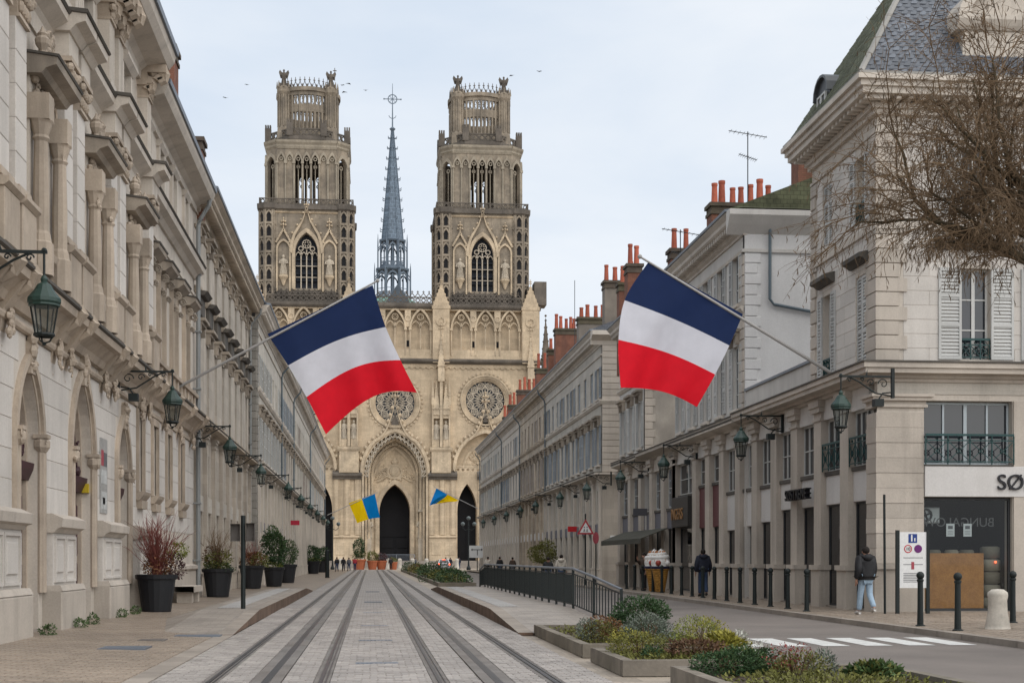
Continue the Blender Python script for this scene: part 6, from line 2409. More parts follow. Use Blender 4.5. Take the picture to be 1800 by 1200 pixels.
    for i in range(n2):
        t0, t1 = 2 * math.pi * i / n2, 2 * math.pi * (i + 1) / n2
        tm = (t0 + t1) / 2
        P = lambda t, z: (x0 + (R3_ - 0.1) * math.cos(t), y0 + (R3_ - 0.1) * math.sin(t), z)
        m.tube([P(t0, 86.3), P(tm, 87.3), P(t1, 86.3)], 0.10, 4)
        m.tube([P(tm, 87.1), P(tm, 88.1)], [0.1, 0.05], 4)
        m.tube([P(t0 * 0.5 + tm * 0.5, 87.55), P(t1 * 0.5 + tm * 0.5, 87.55)], 0.07, 4)
        m.tube([P(t0, 86.3), P(t0, 86.9)], 0.08, 4)
    m.build("crown_cresting", m_cathd, tw)
    for k, (cross) in enumerate((False, True)):
        q = (x0 + (-1 if k == 0 else 1) * 4.2, y0 - 4.2)
        m = MB()
        m.box(q[0] - 0.8, q[0] + 0.8, q[1] - 0.8, q[1] + 0.8, 86.2, 87.0)
        m.build("angel_pedestal", m_cathd, tw)
        m = MB(Fr((q[0], q[1], 0), (1, 0), (0, -1)))
        statue(m, 0, 0, 87.0, 2.7, wing=True, cross=cross and cx < 0)
        m.build("angel_statue", m_cathd, tw)
    return tw


m_louv = M("belfry louvres", (0.022, 0.026, 0.035), rough=0.7, var=0.3)
m_cathm = M("cathedral grey carving", (0.33, 0.285, 0.22), var=0.22, vs_=0.4, streak=0.5, stain=(0.1, 0.085, 0.07), patch=0.25, fine=0.15, bs=3)
tower(-15.7)
tower(15.7)


def spire():
    x0, y0 = 5.25, 340.0
    m = MB()
    m.lathe((x0, y0, 0), [(2.75, 77.0), (2.55, 79.0), (0.22, 104.0)], 8, math.pi / 8)
    sp = m.build("spire", m_leads, cath)
    m = MB()
    for k in range(8):
        t = math.pi / 8 + k * math.pi / 4
        ux, uy = math.cos(t), math.sin(t)
        m.tube([(x0 + 2.78 * ux, y0 + 2.78 * uy, 77), (x0 + 0.24 * ux, y0 + 0.24 * uy, 104)], 0.1, 4)
        for j in range(10):
            z = 79.5 + j * 2.45
            r = 2.55 - (z - 79) / 25 * 2.33
            m.tube([(x0 + r * ux, y0 + r * uy, z), (x0 + (r + 0.6) * ux, y0 + (r + 0.6) * uy, z + 0.05), (x0 + (r + 0.65) * ux, y0 + (r + 0.65) * uy, z + 0.4)], 0.1, 4)
    m.build("spire_crockets", m_lead, sp)
    m = MB()
    m.lathe((x0, y0, 0), [(0.35, 103.3), (0.75, 103.8), (0.35, 104.2)], 8)
    m.tube([(x0, y0, 104), (x0, y0, 114.6)], [0.2, 0.06], 6)
    F_ = Fr((x0, y0, 0), (1, 0), (0, -1))
    w = MB(F_)
    w.ring(0, 110.9, 0.95, 1.15, -0.08, 0.08, 18)
    w.box(-2.0, 2.0, -0.08, 0.08, 110.82, 110.98)
    for s in (-1, 1):
        w.ball((s * 2.0, 0, 110.9), 0.2, 6)
        w.bar((-0.7, 110.9 - s * 0.7), (0.7, 110.9 + s * 0.7), 0.1, -0.06, 0.06)
        w.tube([(0, 0, 106.2), (s * 0.7, 0, 106.6), (s * 0.85, 0, 107)], 0.08, 4)
    b = len(m.v)
    m.v += w.v
    m.f += [[i + b for i in fa] for fa in w.f]
    m.m += w.m
    m.build("spire_cross", m_lead, sp)
    for z0_, z1_, r, nm in ((63.0, 70.3, 3.85, "lower_lantern"), (70.3, 77.2, 3.0, "upper_lantern")):
        m = MB()
        m.lathe((x0, y0, 0), [(r + 0.25, z1_ - 0.5), (r + 0.4, z1_ - 0.2), (r + 0.4, z1_), (r - 0.2, z1_ + 0.05)], 8, math.pi / 8)
        m.lathe((x0, y0, 0), [(r + 0.3, z0_), (r + 0.3, z0_ + 0.5), (r - 0.1, z0_ + 0.55)], 8, math.pi / 8)
        m.tube([(x0, y0, z0_), (x0, y0, z1_)], 0.45, 8)
        for k in range(8):
            t = math.pi / 8 + k * math.pi / 4
            ux, uy = math.cos(t), math.sin(t)
            m.tube([(x0 + r * ux, y0 + r * uy, z0_), (x0 + r * ux, y0 + r * uy, z1_)], 0.24, 6)
            pinz = z1_ + 1.2
            m.tube([(x0 + (r + 0.75) * ux, y0 + (r + 0.75) * uy, z0_), (x0 + (r + 0.75) * ux, y0 + (r + 0.75) * uy, z1_ - 0.8), (x0 + (r + 0.75) * ux, y0 + (r + 0.75) * uy, pinz)], [0.17, 0.15, 0.04], 5)
            m.tube([(x0 + (r + 0.75) * ux, y0 + (r + 0.75) * uy, z1_ - 2.4), (x0 + r * ux, y0 + r * uy, z1_ - 1.2)], 0.1, 4)
            a2 = t + math.pi / 4
            vx, vy = math.cos(a2), math.sin(a2)
            hw = r * math.sin(math.pi / 8)
            ap = r * math.cos(math.pi / 8)
            am = t + math.pi / 8
            w = MB(Fr((x0 + ap * math.cos(am), y0 + ap * math.sin(am), 0), (-math.sin(am), math.cos(am)), (math.cos(am), math.sin(am))))
            w.band(arch(0, hw - 0.35, z1_ - 2.6, z1_ - 1.2, 4), arch(0, hw - 0.1, z1_ - 2.6, z1_ - 0.7, 4), -0.1, 0.1)
            w.box(-0.09, 0.09, -0.1, 0.1, z0_ + 0.4, z1_ - 1.6)
            w.ring(0, z1_ - 2.0, 0.2, 0.34, -0.08, 0.08, 8)
            balustrade(w, -hw, hw, 0, z0_ + 0.5, z0_ + 1.6, 3, 0.08)
            for zz in (z0_ + 2.4,):
                w.box(-hw, hw, -0.06, 0.06, zz, zz + 0.12)
            b = len(m.v)
            m.v += w.v
            m.f += [[i + b for i in fa] for fa in w.f]
            m.m += w.m
        m.build(nm, m_lead, sp)
    m = MB()
    m.lathe((x0, y0, 0), [(6.4, 56.0), (6.4, 61.0), (5.6, 62.5), (3.8, 63.4), (0.5, 63.6)], 16)
    m.build("copper_dome", m_copper, sp)
    # nave roof ridge behind the west front
    m = MB()
    m.add([(x0 - 7, 275, 44), (x0 + 7, 275, 44), (x0 + 7, 380, 44), (x0 - 7, 380, 44), (x0, 275, 54.5), (x0, 380, 54.5)], [(0, 1, 4), (3, 2, 5), (0, 4, 5, 3), (1, 2, 5, 4)])
    m.build("nave_roof", m_lead, cath)
    m = MB()
    m.box(x0 - 18, x0 + 18, 272, 380, 0, 44)
    m.build("nave_wall", m_catht, cath)


m_leads = M("spire lead plates", (0.115, 0.15, 0.19), rough=0.5, var=0.2, vs_=0.8, metal=0.15, joints=(1.0, 0.9, 0.07, 1.5), fine=0.12, bs=5)
spire()

# ---------------------------------------------------------------- flags
m_pole = M("flag pole", (0.34, 0.33, 0.32), rough=0.45, var=0.1, metal=0.3, bump=0.02)


def cloth(name, col):
    m = M(name, col, rough=0.75, var=0.06, vs_=2.0, bump=0.25, bs=90, fine=0.05, spec=0.2)
    nt = m.node_tree
    b = nt.nodes['Principled BSDF']
    out = [n for n in nt.nodes if n.type == 'OUTPUT_MATERIAL'][0]
    tr = nt.nodes.new('ShaderNodeBsdfTranslucent')
    mx_ = nt.nodes.new('ShaderNodeMixShader')
    mx_.inputs[0].default_value = 0.35
    nt.links.new(b.inputs['Base Color'].links[0].from_socket, tr.inputs[0])
    nt.links.new(b.outputs[0], mx_.inputs[1])
    nt.links.new(tr.outputs[0], mx_.inputs[2])
    nt.links.new(mx_.outputs[0], out.inputs[0])
    return m


m_fblue = cloth("flag navy cloth", (0.016, 0.032, 0.10))
m_fwhite = cloth("flag white cloth", (0.74, 0.74, 0.80))
m_fred = cloth("flag red cloth", (0.80, 0.012, 0.028))
m_ublue = cloth("flag sky blue cloth", (0.0, 0.19, 0.52))
m_uyel = cloth("flag yellow cloth", (0.82, 0.56, 0.0))


def edge_at(pts, v):
    """smooth curve through 4 points given at v = 0, 1/3, 2/3, 1"""
    k = min(2, int(v * 3))
    t = v * 3 - k
    P = [pts[max(0, k - 1)], pts[k], pts[k + 1], pts[min(3, k + 2)]]
    return tuple(0.5 * (2 * P[1][i] + (P[2][i] - P[0][i]) * t + (2 * P[0][i] - 5 * P[1][i] + 4 * P[2][i] - P[3][i]) * t * t + (3 * P[1][i] - P[0][i] - 3 * P[2][i] + P[3][i]) * t ** 3) for i in (0, 1))


def flag(label, base, tip, Y, e0, e1, mats, bulge, along, group, waves=3.0, amp=0.14, nu=26, nv=26):
    """e0/e1: the two free edges from the pole down (surveyed), joined by sagging cloth; along: stripes follow the pole"""
    b, t = Vector(px(*base, Y=Y)), Vector(px(*tip, Y=Y))
    root = thing("flag", label, "flag", tuple(b), 0, group)
    m = MB()
    m.tube([tuple(b), tuple(b.lerp(t, 0.5)), tuple(t + (t - b).normalized() * 0.12)], [0.055, 0.045, 0.032], 8)
    m.build("flag_pole", m_pole, root)
    m = MB()
    m.ball(tuple(t + (t - b).normalized() * 0.16), 0.07, 8)
    m.build("finial", m_pole, root)
    m = MB()
    vs_, fs, sl = [], [], []
    for j in range(nv + 1):
        v = j / nv
        p0, p1 = edge_at(e0, v), edge_at(e1, v)
        for i in range(nu + 1):
            u = i / nu
            s = math.sin(math.pi * u)
            x = p0[0] + (p1[0] - p0[0]) * u + bulge[0] * v * s
            y = p0[1] + (p1[1] - p0[1]) * u + bulge[1] * v * s
            dy = amp * v * math.sin(waves * 2 * math.pi * (u * 0.8 + 0.25 * v) + 0.6) + amp * 0.45 * v * math.sin(7.3 * u + 5 * v + 1) + 0.10 * v * s * 3
            dy += 0.035 * math.sin(21 * u + 9 * v) * (0.3 + v) * amp / 0.14 * (1 - v * 0.3)
            vs_.append(px(x, y, Y=Y + dy))
    for j in range(nv):
        for i in range(nu):
            a = j * (nu + 1) + i
            fs.append((a, a + 1, a + nu + 2, a + nu + 1))
            k = (j + 0.5) / nv if along else (i + 0.5) / nu
            sl.append(min(len(mats) - 1, int(k * len(mats))))
    m.v, m.f, m.m = vs_, fs, sl
    m.build("flag_cloth", mats, root, smooth=True)
    return root


flag("large blue, white and red flag hanging from a pole on the gothic building", (310, 682), (657, 497), 51.0,
     [(470, 587), (505, 640), (540, 700), (573, 763)], [(655, 501), (677, 572), (705, 635), (733, 690)], [m_fblue, m_fwhite, m_fred], (4, -30), True, "french flags")
flag("large blue, white and red flag hanging from a pole on the corner building", (1482, 668), (1133, 456), 40.6,
     [(1140, 460), (1099, 525), (1087, 600), (1091, 681)], [(1306, 552), (1283, 605), (1256, 660), (1225, 715)], [m_fblue, m_fwhite, m_fred], (6, -10), True, "french flags", 2.4)
flag("blue and yellow flag on a thin pole beside the great portal", (575, 905), (661, 866), 188.0,
     [(613, 884), (618, 896), (623, 907), (628, 919)], [(659, 867), (662, 882), (665, 896), (668, 909)], [m_uyel, m_ublue], (0, -2), False, "ukrainian flags", 1.5, 0.3, 16, 12)
flag("folded blue and yellow flag on a thin pole over the far right houses", (841, 894), (766, 857), 184.0,
     [(767, 858), (763, 868), (759, 878), (755, 888)], [(806, 879), (800, 881), (788, 882), (776, 884)], [m_ublue, m_uyel], (0, -1), False, "ukrainian flags", 2.0, 0.5, 16, 12)


# ---------------------------------------------------------------- wall lanterns
def make_lantern():
    """bracket along +x from the wall at the origin; lantern hanging at its end"""
    r = link("wall_lantern", None)
    m = MB()
    m.box(-0.02, 0.06, -0.05, 0.05, -0.55, 0.25)
    m.box(0.0, 1.5, -0.025, 0.025, 0.0, 0.05)
    m.tube([(0.03, 0, -0.5), (0.5, 0, -0.42), (0.95, 0, -0.12), (1.2, 0, 0.0)], 0.022, 6)
    for c, rr in (((0.28, -0.17), 0.15), ((0.62, -0.13), 0.1), ((0.86, -0.06), 0.06), ((1.22, -0.07), 0.07)):
        m.tube([(c[0] + rr * (1 - 0.07 * k) * math.cos(k * 0.6), 0, c[1] + rr * (1 - 0.07 * k) * math.sin(k * 0.6)) for k in range(13)], 0.016, 5)
    m.tube([(0.75, 0, 0.05), (0.72, 0, 0.2)], [0.03, 0.005], 5)
    m.build("bracket", m_iron, r)
    m = MB()
    m.tube([(1.45, 0, 0.03), (1.45, 0, -0.42)], 0.02, 6)
    m.ball((1.45, 0, 0.05), 0.05, 6)
    m.build("hanging_rod", m_iron, r)
    z = -0.42
    m = MB()
    m.lathe((1.45, 0, z), [(0.03, 0.06), (0.06, 0.0), (0.05, -0.05), (0.11, -0.09), (0.16, -0.18), (0.27, -0.32), (0.275, -0.38), (0.25, -0.41), (0.26, -0.44), (0.2, -0.46)], 12)
    m.build("lantern_cap", m_irong, r, smooth=False)
    m = MB()
    for k in range(6):
        t = k * math.pi / 3
        m.tube([(1.45 + 0.22 * math.cos(t), 0.22 * math.sin(t), z - 0.45), (1.45 + 0.14 * math.cos(t), 0.14 * math.sin(t), z - 0.92)], 0.013, 4)
    m.lathe((1.45, 0, z - 0.92), [(0.17, 0.03), (0.18, 0.0), (0.15, -0.03), (0.13, 0.0)], 12)
    for k in range(3):
        t = k * 2 * math.pi / 3
        m.tube([(1.45 + 0.14 * math.cos(t), 0.14 * math.sin(t), z - 0.93), (1.45 + 0.09 * math.cos(t), 0.09 * math.sin(t), z - 1.02), (1.45, 0, z - 1.05)], 0.014, 4)
    m.ball((1.45, 0, z - 1.06), 0.035, 6)
    m.build("lantern_frame", m_iron, r)
    m = MB()
    for k in range(6):
        t0, t1 = k * math.pi / 3, (k + 1) * math.pi / 3
        m.poly([(1.45 + 0.212 * math.cos(t0), 0.212 * math.sin(t0), z - 0.46), (1.45 + 0.212 * math.cos(t1), 0.212 * math.sin(t1), z - 0.46),
                (1.45 + 0.133 * math.cos(t1), 0.133 * math.sin(t1), z - 0.91), (1.45 + 0.133 * math.cos(t0), 0.133 * math.sin(t0), z - 0.91)])
    m.build("lantern_glass", m_lampglass, r)
    m = MB()
    m.box(0.3, 0.55, -0.12, 0.12, -0.78, -0.58)
    m.tube([(0.42, 0, -0.6), (0.3, 0, -0.42), (0.08, 0, -0.4)], 0.02, 5)
    o = m.build("floodlight", m_iron, r)
    return r


lan = make_lantern()
lsp = [(24.0, 6.6), (39.2, 6.62), (55.0, 6.6), (70.5, 6.6), (86, 6.55), (101.5, 6.55), (117, 6.5), (133, 6.5), (149, 6.5), (165, 6.5)]
lw = ["above the first pointed door", "beside the tall slit windows and the flag pole", "on the pedimented house, above the dark planter", "where the pedimented house ends", "on the quoined house front",
      "past the quoined house, by the second dark downpipe", "midway down the left row, above the red sign", "deep in the left row, fourth before the square", "deep in the left row, second before the square", "last of the left row before the square"]
first = True
for (y, z), w in zip(lsp, lw):
    lab = "green hanging street lantern on scroll bracket " + w
    xw = -6.8 if y < 80 else -6.35
    o = lan if first else copy_tree(lan)
    first = False
    o.location, o.rotation_euler = (xw + 0.02, y, z), (0, 0, 0)
    tag(o, lab, "street lamp", "hanging wall lanterns")
rsp = [(37.0, 6.45), (47.3, 6.42), (60.1, 6.42), (70.7, 6.42), (81.9, 6.4), (93.6, 6.4), (107.6, 6.4), (118.7, 6.4), (131, 6.4), (144, 6.4), (158, 6.4)]
rw = ["at the corner building's banded pillar", "on the colonnade below the grey side wall", "above the ice cream cones", "above the shop awning", "at the end wall by the side street", "on the long shuttered house, nearer one",
      "on the long shuttered house, farther one", "on the tan house", "on the white shuttered house", "on the last right-hand house, nearer one", "on the last right-hand house, farther one"]
for (y, z), w in zip(rsp, rw):
    o = copy_tree(lan)
    o.location, o.rotation_euler = (14.0 - 0.02, y, z), (0, 0, math.pi)
    tag(o, "green hanging street lantern on scroll bracket " + w, "street lamp", "hanging wall lanterns")


# ---------------------------------------------------------------- bollards, posts, fence
def make_bollard():
    r = link("iron_bollard", None)
    m = MB()
    m.lathe((0, 0, 0), [(0.11, 0), (0.11, 0.03), (0.07, 0.05), (0.062, 0.5), (0.06, 0.98), (0.075, 1.0), (0.075, 1.03), (0.04, 1.06)], 12)
    m.build("bollard_post", m_iron, r)
    m = MB()
    m.ball((0, 0, 1.12), 0.088, 12)
    m.build("bollard_ball", m_iron, r, smooth=True)
    return r


bo = make_bollard()
bys = [28.1, 30.1] + [38.8 + 1.95 * k for k in range(13)] + [64.5, 66.6, 68.7]
bw = ["nearest the zebra crossing", "second past the zebra crossing"] + ["number %d" % k for k in range(3, 20)]
ords = ["third", "fourth", "fifth", "sixth", "seventh", "eighth", "ninth", "tenth", "eleventh", "twelfth", "thirteenth", "fourteenth", "fifteenth", "sixteenth", "seventeenth", "eighteenth", "nineteenth"]
for i, y in enumerate(bys):
    o = bo if i == 0 else copy_tree(bo)
    x = 11.98 + (0.0 if y < 30 else min(0.5, (y - 30) * 0.02))
    o.location = (x, y, RZ)
    lab = "dark ball-topped bollard on the right kerb, " + ("nearest one, before the stone stumps" if i == 0 else "second nearest, in front of the information board" if i == 1 else "%s along from the zebra crossing" % ords[i - 2])
    tag(o, lab, "bollard", "ball-topped bollards along the right kerb")
for i, (x, y) in enumerate(((13.15, 28.8), (13.85, 28.3))):
    m = MB()
    m.lathe((x, y, RZ), [(0.26, 0), (0.25, 0.08), (0.20, 0.35), (0.19, 0.6), (0.21, 0.72), (0.2, 0.78), (0.12, 0.84), (0.0, 0.85)], 14)
    o = m.build("stone_bollard", m_stoneb, None, smooth=True)
    tag(o, "worn squat stone bollard before the shop window, " + ("one nearer the plywood board" if i == 0 else "one at the picture edge"), "bollard", "stone stumps")
o = copy_tree(bo, (14.7, 31.4, RZ))
tag(o, "dark ball-topped bollard behind the two stone stumps", "bollard", "ball-topped bollards along the right kerb")
for i, x in enumerate((-9.6, -8.2, -6.6, -4.4, -1.2, 1.0, 2.6, 4.4, 6.3, 8.4, 11.6, 13.0)):
    m = MB()
    m.lathe((x, 214, 0), [(0.36, 0), (0.34, 0.2), (0.28, 0.5), (0.28, 1.25), (0.33, 1.35), (0.2, 1.6), (0.0, 1.62)], 10)
    o = m.build("square_bollard", m_stoneb)
    tag(o, "pale stone bollard across the cathedral square, %s from the left" % ("first second third fourth fifth sixth seventh eighth ninth tenth eleventh twelfth".split()[i]), "bollard", "stone bollards on the square")

fence = thing("platform_fence", "long dark railing with upright bars along the tram platform", "fence", (5.3, 37, 0.29))
FP = [(5.62, 31.6, 0.06, 0.86), (5.42, 34.3, 0.17, 1.0), (5.3, 37.0, 0.29, 1.06)] + [(5.3, 37.0 + 1.7 * k, 0.29, 1.06) for k in range(1, 18)] + [(5.15, 67.0, 0.25, 0.85)]
for i, (x, y, z, h) in enumerate(FP):
    m = MB()
    m.box(x - 0.03, x + 0.03, y - 0.03, y + 0.03, z - 0.1, z + h)
    m.build("fence_post", m_iron, fence)
for (x0, y0, z0, h0), (x1, y1, z1, h1) in zip(FP, FP[1:]):
    m = MB()
    m.tube([(x0, y0, z0 + h0 - 0.02), (x1, y1, z1 + h1 - 0.02)], 0.035, 8)
    m.build("handrail", m_zinc, fence)
    m = MB()
    for q in (0.10, 0.86):
        m.tube([(x0, y0, z0 + h0 * q), (x1, y1, z1 + h1 * q)], 0.018, 6)
    m.build("cross_rail", m_iron, fence)
    nb = 9
    for k in range(1, nb):
        t = k / nb
        key = "baluster"
        m = MB()
        x, y, z, h = (x0 + (x1 - x0) * t, y0 + (y1 - y0) * t, z0 + (z1 - z0) * t, h0 + (h1 - h0) * t)
        if key not in _cache:
            b = MB()
            b.box(-0.012, 0.012, -0.02, 0.02, 0, 0.78)
            _cache[key] = b.mesh("baluster", m_iron)
        ob = link("baluster", _cache[key], fence, (x - 5.3, y - 37, z + h * 0.10 - 0.29))
        ob.scale = (1, 1, h / 1.06)

# tram signal post on the left platform, dark marker post farther on
t = thing("signal_post", "slim dark post with a small equipment box on the left platform", "post", (-3.3, 37.6, 0.29))
m = MB()
m.tube([(-3.3, 37.6, 0.2), (-3.3, 37.6, 2.72)], 0.062, 10)
m.build("post", m_iron, t)
m = MB()
m.bbox(-3.62, -3.38, 37.5, 37.7, 2.05, 2.5, 0.02)
m.bbox(-3.22, -3.0, 37.5, 37.7, 2.05, 2.52, 0.02)
m.build("equipment_box", m_conc, t)
m = MB()
m.lathe((-3.5, 117, 0.02), [(0.2, 0), (0.2, 0.05), (0.17, 0.06), (0.17, 2.2), (0.12, 2.3)], 10)
tag(m.build("marker_post", m_iron), "thick dark post standing far along the left pavement", "post")

# ---------------------------------------------------------------- foliage helpers
LEAF = {}
for nm, c in (("dark", (0.03, 0.062, 0.022)), ("mid", (0.055, 0.09, 0.03)), ("olive", (0.12, 0.12, 0.03)), ("silver", (0.13, 0.15, 0.12)), ("yellow", (0.22, 0.20, 0.035)), ("rust", (0.15, 0.07, 0.03)), ("brown", (0.10, 0.055, 0.03)),
              ("red", (0.20, 0.045, 0.04)), ("plum", (0.06, 0.028, 0.03)), ("pale", (0.45, 0.45, 0.40)), ("lime", (0.17, 0.19, 0.04))):
    LEAF[nm] = leafm("leaf " + nm, c)


def leaves(m, c, r, n, size, aspect=2.2, shell=0.45, up=0.0, flat=0.75):
    """leaf-sized faces through an uneven ellipsoid"""
    lobes = [(Vector((RND.gauss(0, 1), RND.gauss(0, 1), RND.gauss(0, 0.7))).normalized(), RND.uniform(0.75, 1.12)) for _ in range(9)]
    for _ in range(n):
        d = Vector((RND.gauss(0, 1), RND.gauss(0, 1), RND.gauss(0, 1))).normalized()
        k = max(l[1] * max(0.0, d.dot(l[0])) ** 2 for l in lobes) * 0.55 + 0.55
        rr = k * (shell + (1 - shell) * RND.random() ** 0.5)
        p = Vector((c[0] + d.x * r[0] * rr, c[1] + d.y * r[1] * rr, c[2] + d.z * r[2] * rr))
        if p.z < c[2] - r[2] * flat:
            continue
        t = (d + Vector((RND.gauss(0, 0.6), RND.gauss(0, 0.6), RND.gauss(0, 0.6) + up))).normalized()
        w = t.cross(Vector((RND.gauss(0, 1), RND.gauss(0, 1), RND.gauss(0, 1)))).normalized()
        s = size * RND.uniform(0.6, 1.3)
        w = w * s / aspect
        e = p + t * s
        mid = p + t * s * 0.5
        b = len(m.v)
        m.v += [tuple(p), tuple(mid + w * 0.5), tuple(e), tuple(mid - w * 0.5)]
        m.f.append([b, b + 1, b + 2, b + 3])
        m.m.append(m.slot)


def twigs(m, base, n, h, spread, r=0.012, seg=4, fork=2):
    for _ in range(n):
        a = RND.uniform(0, 6.28)
        lean = RND.uniform(0, spread)
        p = Vector(base) + Vector((RND.uniform(-0.1, 0.1), RND.uniform(-0.1, 0.1), 0))
        d = Vector((math.cos(a) * lean, math.sin(a) * lean, 1)).normalized()
        pts = [p]
        L = h * RND.uniform(0.6, 1.05)
        for k in range(seg):
            d = (d + Vector((RND.gauss(0, 0.12), RND.gauss(0, 0.12), RND.gauss(0, 0.06)))).normalized()
            pts.append(pts[-1] + d * L / seg)
        m.tube([tuple(q) for q in pts], [r * (1 - 0.8 * i / seg) for i in range(seg + 1)], 4, False)
        for _f in range(fork):
            i = RND.randint(1, seg - 1)
            q = pts[i]
            e = q + (d + Vector((RND.gauss(0, 0.5), RND.gauss(0, 0.5), 0.1))).normalized() * L * 0.35
            m.tube([tuple(q), tuple((q + e) / 2 + Vector((0, 0, 0.02))), tuple(e)], [r * 0.5, r * 0.4, r * 0.2], 3, False)


def shrub(name, label, loc, parts, group=None, stem=True):
    """parts: (dx,dy,dz, rx,ry,rz, n, size, leafkey)"""
    t = thing(name, label, "plant", loc, 0, group)
    for (dx, dy, dz, rx, ry, rz, n, size, key) in parts:
        m = MB()
        leaves(m, (loc[0] + dx, loc[1] + dy, loc[2] + dz), (rx, ry, rz), n, size)
        m.build("foliage", LEAF[key], t)
    if stem:
        m = MB()
        twigs(m, loc, 10, max(p[2] + p[5] * 0.6 for p in parts), 0.55, 0.014)
        m.build("stems", m_twig, t)
    return t


# ---------------------------------------------------------------- planting beds by the tracks
m_kerbb = M("mossy bed kerb", (0.19, 0.165, 0.135), rough=0.85, var=0.3, vs_=2, patch=0.3, stain=(0.08, 0.075, 0.04), orand=0.12)


def bed(label, x0, x1, y0, y1):
    t = thing("planting_bed", label, "planter bed", (x0, y0, 0))
    m = MB()
    m.box(x0 + 0.1, x1 - 0.1, y0 + 0.1, y1 - 0.1, 0, 0.14)
    m.build("soil", m_soil, t)
    if y1 - y0 < 20:
        m = MB()
        leaves(m, ((x0 + x1) / 2, (y0 + y1) / 2, 0.14), ((x1 - x0) * 0.62, (y1 - y0) * 0.62, 0.09), 5200, 0.06, shell=0.0)
        keep = [q for q in m.f if x0 + 0.17 < m.v[q[0]][0] < x1 - 0.17 and y0 + 0.17 < m.v[q[0]][1] < y1 - 0.17]
        m.m = [0] * len(keep)
        m.f = keep
        stuff(m.build("ground_cover", LEAF["olive"], t))
    def run(ax0, ax1, ay0, ay1):
        L = max(ax1 - ax0, ay1 - ay0)
        n = max(1, round(L / 1.0))
        for i in range(n):
            m = MB()
            if ax1 - ax0 > ay1 - ay0:
                m.box(ax0 + (ax1 - ax0) * i / n + 0.004, ax0 + (ax1 - ax0) * (i + 1) / n - 0.004, ay0, ay1, -0.02, 0.2 + RND.uniform(-0.006, 0.006))
            else:
                m.box(ax0, ax1, ay0 + (ay1 - ay0) * i / n + 0.004, ay0 + (ay1 - ay0) * (i + 1) / n - 0.004, -0.02, 0.2 + RND.uniform(-0.006, 0.006))
            m.build("kerb_stone", m_kerbb, t)
    run(x0, x1, y0, y0 + 0.16)
    run(x0, x1, y1 - 0.16, y1)
    run(x0, x0 + 0.16, y0 + 0.165, y1 - 0.165)
    run(x1 - 0.16, x1, y0 + 0.165, y1 - 0.165)
    return t


bed("low stone-edged bed behind the first shrubs, by the railing end", 3.45, 5.9, 23.0, 30.0)
bed("low stone-edged bed with ground cover before the crossing", 3.45, 5.9, 19.3, 22.2)
bed("low stone-edged bed at the bottom edge of the view", 3.9, 6.8, 13.5, 18.3)
bed("long stone-edged bed between far tracks and road", 3.9, 6.1, 82, 184)
G = "shrubs in the beds by the tracks"
shrub("evergreen_shrub", "large dark green shrub beside the railing end", (5.05, 26.4, 0.14), [(0, 0, 0.3, 0.6, 0.6, 0.5, 3800, 0.055, "dark"), (0.2, 0.2, 0.42, 0.45, 0.45, 0.36, 1800, 0.05, "mid"), (-0.3, -0.1, 0.22, 0.4, 0.4, 0.35, 1500, 0.05, "dark")], G)
shrub("heather_shrub", "rust and green heather at the bed corner nearest the rails", (3.95, 24.7, 0.14), [(0, 0, 0.12, 0.42, 0.45, 0.28, 1900, 0.045, "olive"), (0.12, 0.1, 0.25, 0.38, 0.4, 0.2, 1300, 0.04, "rust"), (-0.2, -0.1, 0.22, 0.24, 0.25, 0.22, 800, 0.04, "silver")], G)
shrub("lavender_shrub", "silvery rounded shrub in front of the dark evergreen", (4.85, 24.5, 0.14), [(0, 0, 0.2, 0.5, 0.5, 0.34, 3000, 0.04, "silver")], G)
shrub("euonymus_shrub", "yellow green variegated shrub on the right of the beds", (5.3, 22.6, 0.14), [(0, 0, 0.18, 0.5, 0.5, 0.34, 2400, 0.042, "lime"), (0.1, -0.1, 0.25, 0.4, 0.4, 0.28, 900, 0.04, "yellow")], G)
shrub("spreading_shrub", "yellow tipped spreading shrub behind the front kerb", (4.0, 21.0, 0.14), [(0, 0, 0.12, 0.48, 0.5, 0.24, 2200, 0.042, "olive"), (-0.1, 0.1, 0.22, 0.35, 0.4, 0.2, 900, 0.036, "yellow"), (0.1, -0.45, 0.06, 0.2, 0.2, 0.16, 500, 0.04, "dark")], G)
shrub("dry_shrub", "brown wispy shrub in the middle bed", (4.75, 20.6, 0.14), [(0, 0, 0.1, 0.5, 0.45, 0.2, 1700, 0.06, "brown")], G)
shrub("broom_shrub", "bright yellow green grassy clump in the middle bed", (5.4, 21.2, 0.14), [(0, 0, 0.12, 0.32, 0.32, 0.24, 1200, 0.09, "yellow"), (0.25, 0.2, 0.18, 0.2, 0.2, 0.2, 350, 0.05, "pale")], G)
shrub("laurel_shrub", "dark glossy shrub at the bottom edge of the view", (4.5, 17.6, 0.14), [(0, 0, 0.08, 0.48, 0.5, 0.26, 3400, 0.045, "dark"), (0.2, 0.1, 0.14, 0.36, 0.36, 0.22, 1700, 0.042, "mid")], G)
shrub("laurel_shrub", "round dark shrub with pale blooms right of the bottom shrub", (5.0, 18.0, 0.14), [(0, 0, 0.12, 0.3, 0.3, 0.26, 1900, 0.042, "dark"), (0, 0, 0.24, 0.25, 0.25, 0.18, 160, 0.05, "pale")], G)
shrub("flowering_shrub", "red flowered shrub at the lower right of the beds", (5.3, 17.3, 0.14), [(0, 0, 0.06, 0.42, 0.4, 0.26, 2200, 0.04, "olive"), (-0.1, 0, 0.22, 0.3, 0.3, 0.2, 380, 0.035, "red"), (0.36, 0.1, 0.08, 0.22, 0.22, 0.28, 1000, 0.04, "silver")], G)
